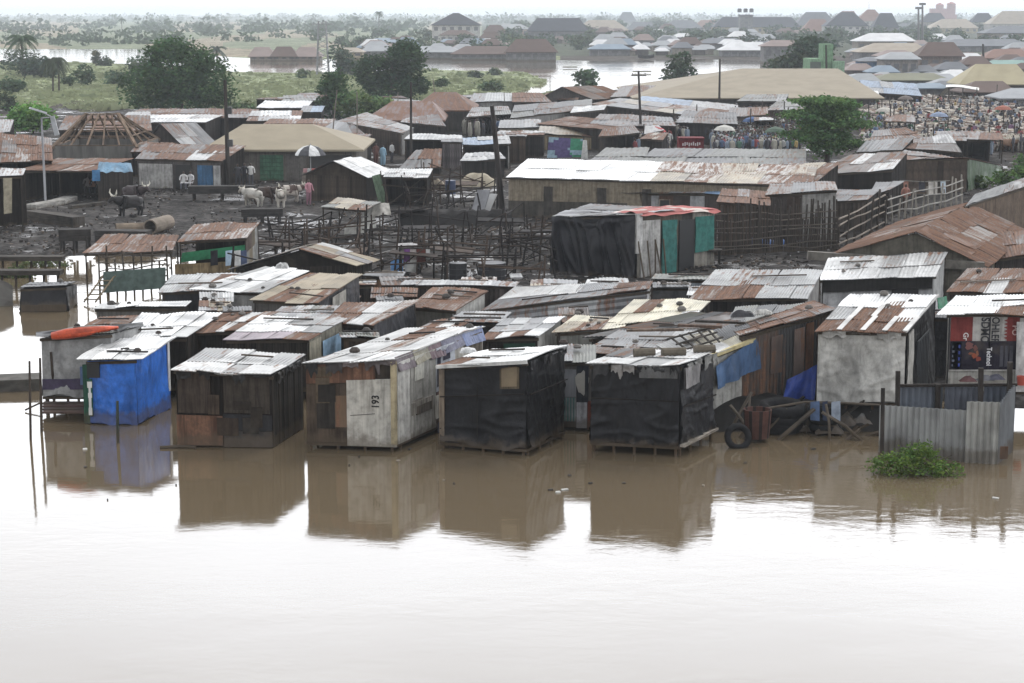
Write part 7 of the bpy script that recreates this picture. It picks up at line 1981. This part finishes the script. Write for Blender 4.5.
# pale green tower house
Yg = G(825, 94, .3).y; t = thing('green_house', 'pale green house with square tower left of the cattle market', 'house', Vector((P(825, 94, Yg).x, Yg, .3)))
GN = (.20, .33, .20)
def gbox(nm, x0, x1, tp, d0, d1, c):
    a, b = P(x0, tp, Yg), P(x1, tp, Yg); m = MB(); m.box(Vector(((a.x + b.x) / 2, Yg + (d0 + d1) / 2, a.z / 2)), (b.x - a.x, d1 - d0, a.z), c); return m.build(nm, M['patch'], t)
gbox('wing', 811, 825, 59, 0, 8, GN); gbox('tower', 824, 834, 44, .5, 5, (.19, .31, .19)); gbox('side_wing', 833, 843, 63, -1, 8, (.22, .34, .23)); gbox('parapet', 832.5, 843.5, 61, -1.1, .3, (.24, .37, .25))
for x in (813, 818): a = P(x, 66, Yg); m = MB(); m.box(Vector((a.x, Yg - .02, a.z)), (.9, .1, 1.3), (.08, .1, .08)); m.build('window', M['metal'], t)
# cream tent by the cattle
Yt = G(955, 106, .3).y; t = thing('market_tent', 'cream arched tarpaulin shelter beside the cattle', 'tent', Vector((P(955, 106, Yt).x, Yt, .3)))
m = MB(); m.grid(lambda u, v: P(lerp(930, 948, u ** .6) + 4 * v, lerp(105, 87, math.sin(u * 1.57)), Yt + v * 4), 12, 4, (.50, .47, .37)); m.grid(lambda u, v: P(lerp(948, 930, u ** 1.6) + 4 * v, lerp(87, 105, 1 - math.cos(u * 1.57)), Yt + v * 4) - Vector((0, 0, .06)), 12, 4, (.4, .38, .3)); m.build('side_sheet', M['tarp'], t, smooth=True)
m = MB(); m.grid(lambda u, v: P(lerp(946, 979, u), 87 + 2.5 * u * u + -.5 * math.sin(u * 5), Yt - .6 + v * 6) + Vector((0, 0, .3 * v)), 14, 4, (.6, .58, .53)); m.grid(lambda u, v: P(lerp(979, 946, u), 87 + 2.5 * (1 - u) ** 2 + -.5 * math.sin((1 - u) * 5), Yt - .6 + v * 6) + Vector((0, 0, .3 * v - .08)), 14, 4, (.5, .48, .44)); m.build('roof_sheet', M['tarp'], t, smooth=True)
for x in (949, 963, 977):
    a = P(x, 88, Yt); m = MB(); m.tube([Vector((a.x, Yt, .2)), a], .08, (.1, .09, .08), 6); m.build('post', M['wood'], t)

# boats and quay at the far bank
for k, (x, y, w, lb) in enumerate(((528, 58, 18, 'dark boat moored left at the far quay'), (646, 59, 16, 'dark boat moored at the middle of the far quay'), (570, 68, 14, 'thin raft drifting in the middle of the river'), (642, 72.5, 18, 'grassy raft drifting before the loose crowned tree'))):
    p = G(x, y, .1); L_ = w * p.y / F
    solid('boat' if k < 2 else 'raft', lb, 'boat' if k < 2 else 'raft', 'wood', p, lambda m: m.grid(lambda u, v: p + Vector(((u - .5) * L_, (v - .5) * 2.2 * math.sin(max(.05, min(.95, u)) * 3.14) ** .5, .1 + (.9 * abs(v - .5) * 2 + 1.2 * (u - .5) ** 2 if k < 2 else .25 * math.sin(v * 3.14)))), 12, 6, (.05, .045, .045) if k < 2 else (.09, .10, .06)))

# ================================================================ CATTLE MARKET AND CROWD
r = random.Random(99)
cows = []
for k, (c1, c2, hs, gz) in enumerate((((.35, .31, .25), (.30, .26, .21), .6, False), ((.24, .21, .17), (.19, .16, .125), .6, True), ((.38, .34, .30), (.13, .09, .065), .6, False), ((.08, .05, .038), (.05, .035, .03), .6, False), ((.20, .12, .075), (.15, .09, .06), .6, False))):
    me = cow_mesh(c1, c2, hs, gz, random.Random(k))
    cows.append((me, [horn_mb(s, hs, .5 if gz else 1.26) for s in (-1, 1)], ('white cow', 'grazing white cow', 'patched cow', 'black cow', 'brown cow')[k]))
CL = {n: n + ' in the packed herd of the cattle market' for _, _, n in cows}
def zone_spot(kind):
    """a place in the packed market, nearest rows first wanted for the single animals and people"""
    z = r.random()
    if kind == 'cow':
        if z < .72: return r.uniform(866, 1034), r.uniform(105, 152)
        return r.uniform(862, 960), r.uniform(103, 124)
    if z < .58:
        x, y = r.uniform(632, 800), r.uniform(124, 158)
        return (x, y) if not (670 < x < 712 and y > 144) else (x, 136.0 - r.uniform(0, 9))
    if z < .76: return r.uniform(735, 800), r.uniform(114, 150)
    if z < .95: return r.uniform(862, 1034), r.uniform(104, 156)
    return r.uniform(462, 512), r.uniform(120, 138)


pal = [((.33, .33, .32), (.06, .06, .07), 0, None), ((.05, .05, .06), (.04, .04, .045), 0, None), ((.08, .12, .20), (.05, .05, .06), 0, None), ((.22, .05, .05), (.05, .05, .06), 0, None), ((.36, .34, .29), (.36, .34, .29), 1, (.45, .45, .43)), ((.06, .13, .09), (.06, .05, .05), 0, None), ((.18, .22, .27), (.18, .22, .27), 1, (.35, .35, .35)), ((.30, .22, .08), (.08, .06, .05), 0, None), ((.16, .09, .15), (.16, .09, .15), 1, None)]
names = ['in white shirt', 'in dark clothes', 'in blue shirt', 'in red shirt', 'in cream robe and cap', 'in green shirt', 'in pale blue robe', 'in ochre shirt', 'in purple dress']
pm = [person_mesh(a, b, bool(rb), False, 0, cp) for a, b, rb, cp in pal]
CW, PWT = (4, 2, 4, 5, 5), (4, 9, 2, 1.2, 3, 1.5, 1.5, 1, 1)
spots = sorted([zone_spot('cow') for _ in range(2100)], key=lambda q: -q[1]); near, far = spots[:290], spots[290:]
for x, y in near:
    i = r.choices(range(5), CW)[0]
    o = bpy.data.objects.new('cow', cows[i][0]); col.objects.link(o); o.location = G(x, y, .32)
    o.rotation_euler = (0, 0, r.choice((0, math.pi)) + r.gauss(0, .7)); o.scale = (r.uniform(.72, .9),) * 3
    tag(o, CL[cows[i][2]], 'cow', 'herd in the cattle market')
    if y > 148:
        for s, hm in zip((-1, 1), cows[i][1]):
            if not hasattr(hm, 'me'): hm.me = hm.build('horn', M['skin']); hm.me.parent = o
            else: h = hm.me.copy(); col.objects.link(h); h.parent = o
ps = sorted([zone_spot('person') for _ in range(1700)], key=lambda q: -q[1]); pn, pf = ps[:270], ps[270:]
for x, y in pn:
    i = r.choices(range(9), PWT)[0]
    o = bpy.data.objects.new('person', pm[i]); col.objects.link(o); o.location = G(x, y, .32); o.rotation_euler = (0, 0, r.uniform(0, 6.28)); o.scale = (r.uniform(.92, 1.05),) * 3
    tag(o, 'person %s in the dense crowd of the market' % names[i], 'person', 'crowd in the market')


def mass(name, label, cat, meshes, weights, places, smin, smax):
    """the rest of the crowd, farther off, as one object"""
    tv, tf, tc = [], [], []; n = 0
    data = []
    for me in meshes:
        v = np.empty(len(me.vertices) * 3); me.vertices.foreach_get('co', v); v = v.reshape(-1, 3)
        f = [tuple(p.vertices) for p in me.polygons]
        ca = me.color_attributes['Col']; c = [tuple(ca.data[p.loop_start].color) for p in me.polygons]
        data.append((v, f, c))
    m = MB()
    for x, y in places:
        v, f, c = data[r.choices(range(len(meshes)), weights)[0]]
        g = G(x, y, .32); a = r.uniform(0, 6.28); s = r.uniform(smin, smax); ca_, sa = math.cos(a) * s, math.sin(a) * s
        w = np.column_stack((v[:, 0] * ca_ - v[:, 1] * sa + g.x, v[:, 0] * sa + v[:, 1] * ca_ + g.y, v[:, 2] * s + g.z))
        b = len(m.v); m.v += [tuple(q) for q in w.tolist()]
        for q, cc in zip(f, c):
            m.f.append(tuple(b + i for i in q)); m.c.append(cc); m.u += [(0, 0)] * len(q)
    m.u = [m.u]
    flat = m.u[0]; m.u = []; k = 0
    for q in m.f: m.u.append(flat[k:k + len(q)]); k += len(q)
    o = m.build(name, M['skin'], smooth=True); tag(o, label, cat, kind='stuff')


LOW = [person_mesh(a, b, bool(rb), False, 0, cp, sub=0) for a, b, rb, cp in pal]
mass('crowd', 'far rows of the dense market crowd seen as one mass', 'crowd', LOW, PWT, pf, .92, 1.05)
LC = [cow_mesh(c1, c2, .5, gz, random.Random(k), sub=0) for k, (c1, c2, gz) in enumerate((((.35, .31, .25), (.30, .26, .21), False), ((.24, .21, .17), (.19, .16, .125), True), ((.38, .34, .30), (.13, .09, .065), False), ((.06, .04, .03), (.05, .035, .03), False), ((.16, .095, .06), (.12, .075, .05), False)))]
mass('cattle_herd', 'far rows of the packed cattle herd seen as one mass', 'herd', LC, CW, far, .72, .9)
for me in LOW + LC: bpy.data.meshes.remove(me)

# parasols, tents and poles standing in the crowd
for k, (x, y, c, lb) in enumerate(((655, 152, (.30, .05, .05), 'red parasol at the left end of the market crowd'), (724, 150, (.40, .39, .36), 'cream parasol among the crowd right of the red booth'), (752, 140, (.06, .10, .20), 'navy parasol among the crowd left of the layered tree'), (775, 152, (.07, .10, .075), 'green parasol among the crowd near the layered tree'), (884, 128, (.38, .36, .32), 'cream parasol at the left of the cattle herd'), (938, 134, (.18, .22, .30), 'pale blue parasol in the middle of the cattle herd'), (1002, 126, (.26, .10, .07), 'rust red parasol in the cattle herd near the right edge'), (905, 114, (.12, .1, .09), 'brown parasol far back in the cattle herd'))):
    g = G(x, y, .3); t = thing('parasol', lb, 'parasol', g, 'parasols in the market'); zt = 2.6
    m = MB(); m.lathe([(1.0, zt - .5), (.97, zt - .45), (.7, zt - .2), (.03, zt)], (g.x, g.y, 0), c, 8); m.build('canopy', M['cloth'], t)
    m = MB(); m.tube([g, Vector((g.x, g.y, zt))], .035, (.2, .18, .16), 5); m.build('pole', M['wood'], t)
r = random.Random(123)
for k in range(46):
    x, y = (r.uniform(640, 800), r.uniform(128, 150)) if k < 18 else (r.uniform(868, 1030), r.uniform(108, 154))
    g = G(x, y, .3); m = MB(); m.tube([g, g + Vector((r.uniform(-.2, .2), 0, r.uniform(1.8, 3.4)))], .06, (.05, .042, .035), 5)
    tag(m.build('tether_post', M['wood'], None, g), 'rough wooden post standing in the packed market crowd', 'post', 'posts in the market')
for k, (x0, x1, y, c) in enumerate(((884, 916, 121, 'umn'), (966, 1004, 139, 'nur'))):
    S3(('maroon roofed pen inside the herd', 'brown roofed pen in the middle of the herd', 'rusty roofed pen at the right edge of the herd', 'grey roofed pen at the left corner of the herd')[k], [(x0, y), (x1, y + 1), (x1 - 2, y - 6), (x0 + 5, y - 6)], 6, [c], [OPEN, OPEN, OPEN, OPEN], zf=2.0)
# ================================================================ AIR, LIGHT, CAMERA
def build_haze():
    m = MB(); m.box(Vector((0, 4400, 14)), (11000, 9200, 32), (1, 1, 1))
    o = m.build('haze', M['metal']); tag(o, 'thin pale haze filling the air over the whole plain', 'haze', kind='stuff')
    mt = bpy.data.materials.new('haze_air'); mt.use_nodes = True; nt = mt.node_tree; nt.nodes.clear()
    out = nt.nodes.new('ShaderNodeOutputMaterial'); v = nt.nodes.new('ShaderNodeVolumePrincipled')
    v.inputs['Color'].default_value = (.84, .90, .96, 1); v.inputs['Density'].default_value = HAZE; v.inputs['Anisotropy'].default_value = 0.1
    nt.links.new(v.outputs[0], out.inputs['Volume'])
    o.data.materials.clear(); o.data.materials.append(mt)


HAZE = .00025
build_haze()
w = bpy.data.worlds.new('World'); scene.world = w; w.use_nodes = True
nt = w.node_tree; bg = nt.nodes['Background']
EL, AZ = math.radians(52), math.radians(25)
sky = nt.nodes.new('ShaderNodeTexSky'); sky.sky_type = 'NISHITA'; sky.sun_disc = False
sky.sun_elevation = EL; sky.sun_rotation = AZ; sky.air_density = 1.5; sky.dust_density = 4.0
# overcast: a bright cloud deck with soft structure hides most of the blue
tc = nt.nodes.new('ShaderNodeTexCoord'); sp = nt.nodes.new('ShaderNodeSeparateXYZ'); nt.links.new(tc.outputs['Generated'], sp.inputs[0])
mp = nt.nodes.new('ShaderNodeMapping'); mp.inputs['Scale'].default_value = (1, 1, 3.0); nt.links.new(tc.outputs['Generated'], mp.inputs[0])
ns = nt.nodes.new('ShaderNodeTexNoise'); ns.inputs['Scale'].default_value = 2.2; ns.inputs['Detail'].default_value = 5; nt.links.new(mp.outputs[0], ns.inputs['Vector'])
rp = nt.nodes.new('ShaderNodeValToRGB'); el = rp.color_ramp.elements
el[0].position = 0.0; el[0].color = (11.5, 11.7, 12, 1)
el[1].position = .5; el[1].color = (21, 21.4, 22.2, 1)
e2 = rp.color_ramp.elements.new(.14); e2.color = (31, 31.6, 32.8, 1)
e4 = rp.color_ramp.elements.new(.3); e4.color = (34, 35.3, 37.6, 1)
e3 = rp.color_ramp.elements.new(1.0); e3.color = (13, 13.2, 13.7, 1)
nt.links.new(sp.outputs['Z'], rp.inputs[0])
mr = nt.nodes.new('ShaderNodeMapRange'); mr.inputs[1].default_value = .3; mr.inputs[2].default_value = .7; mr.inputs[3].default_value = .84; mr.inputs[4].default_value = 1.12; nt.links.new(ns.outputs['Fac'], mr.inputs[0])
sc = nt.nodes.new('ShaderNodeVectorMath'); sc.operation = 'SCALE'; nt.links.new(rp.outputs[0], sc.inputs[0]); nt.links.new(mr.outputs[0], sc.inputs['Scale'])
mx = nt.nodes.new('ShaderNodeMix'); mx.data_type = 'RGBA'; mx.inputs[0].default_value = .88
dt = nt.nodes.new('ShaderNodeVectorMath'); dt.operation = 'DOT_PRODUCT'; nt.links.new(tc.outputs['Generated'], dt.inputs[0]); dt.inputs[1].default_value = (math.sin(AZ), math.cos(AZ), 0)
md = nt.nodes.new('ShaderNodeMapRange'); md.inputs[1].default_value = -.9; md.inputs[2].default_value = .9; md.inputs[3].default_value = .5; md.inputs[4].default_value = 1.2; nt.links.new(dt.outputs['Value'], md.inputs[0])
s2 = nt.nodes.new('ShaderNodeVectorMath'); s2.operation = 'SCALE'; nt.links.new(sc.outputs[0], s2.inputs[0]); nt.links.new(md.outputs[0], s2.inputs['Scale'])
nt.links.new(sky.outputs[0], mx.inputs[6]); nt.links.new(s2.outputs[0], mx.inputs[7]); nt.links.new(mx.outputs[2], bg.inputs['Color'])
bg.inputs['Strength'].default_value = .1

L = bpy.data.lights.new('sun', 'SUN'); L.energy = 1.0; L.angle = math.radians(25); L.color = (1, .97, .92)
so = bpy.data.objects.new('sun', L); col.objects.link(so)
d = Vector((math.sin(AZ) * math.cos(EL), math.cos(AZ) * math.cos(EL), math.sin(EL)))
so.rotation_euler = d.to_track_quat('Z', 'Y').to_euler(); so.location = (0, 0, 60)

cd = bpy.data.cameras.new('camera'); cam = bpy.data.objects.new('camera', cd); col.objects.link(cam)
cd.sensor_fit = 'HORIZONTAL'; cd.sensor_width = 36; cd.lens = F / 1024 * 36; cd.clip_start = .5; cd.clip_end = 12000
cam.location = CAMP; cam.rotation_euler = (math.pi / 2 - PITCH, 0, 0)
scene.camera = cam
scene.view_settings.view_transform = 'Standard'; scene.view_settings.look = 'None'; scene.view_settings.exposure = 0.0; scene.view_settings.gamma = 1
c = scene.cycles
c.use_denoising = True; c.max_bounces = 6; c.diffuse_bounces = 3; c.glossy_bounces = 3; c.transmission_bounces = 2; c.volume_bounces = 1; c.transparent_max_bounces = 4
c.caustics_reflective = False; c.caustics_refractive = False; c.use_adaptive_sampling = True; c.adaptive_threshold = .01
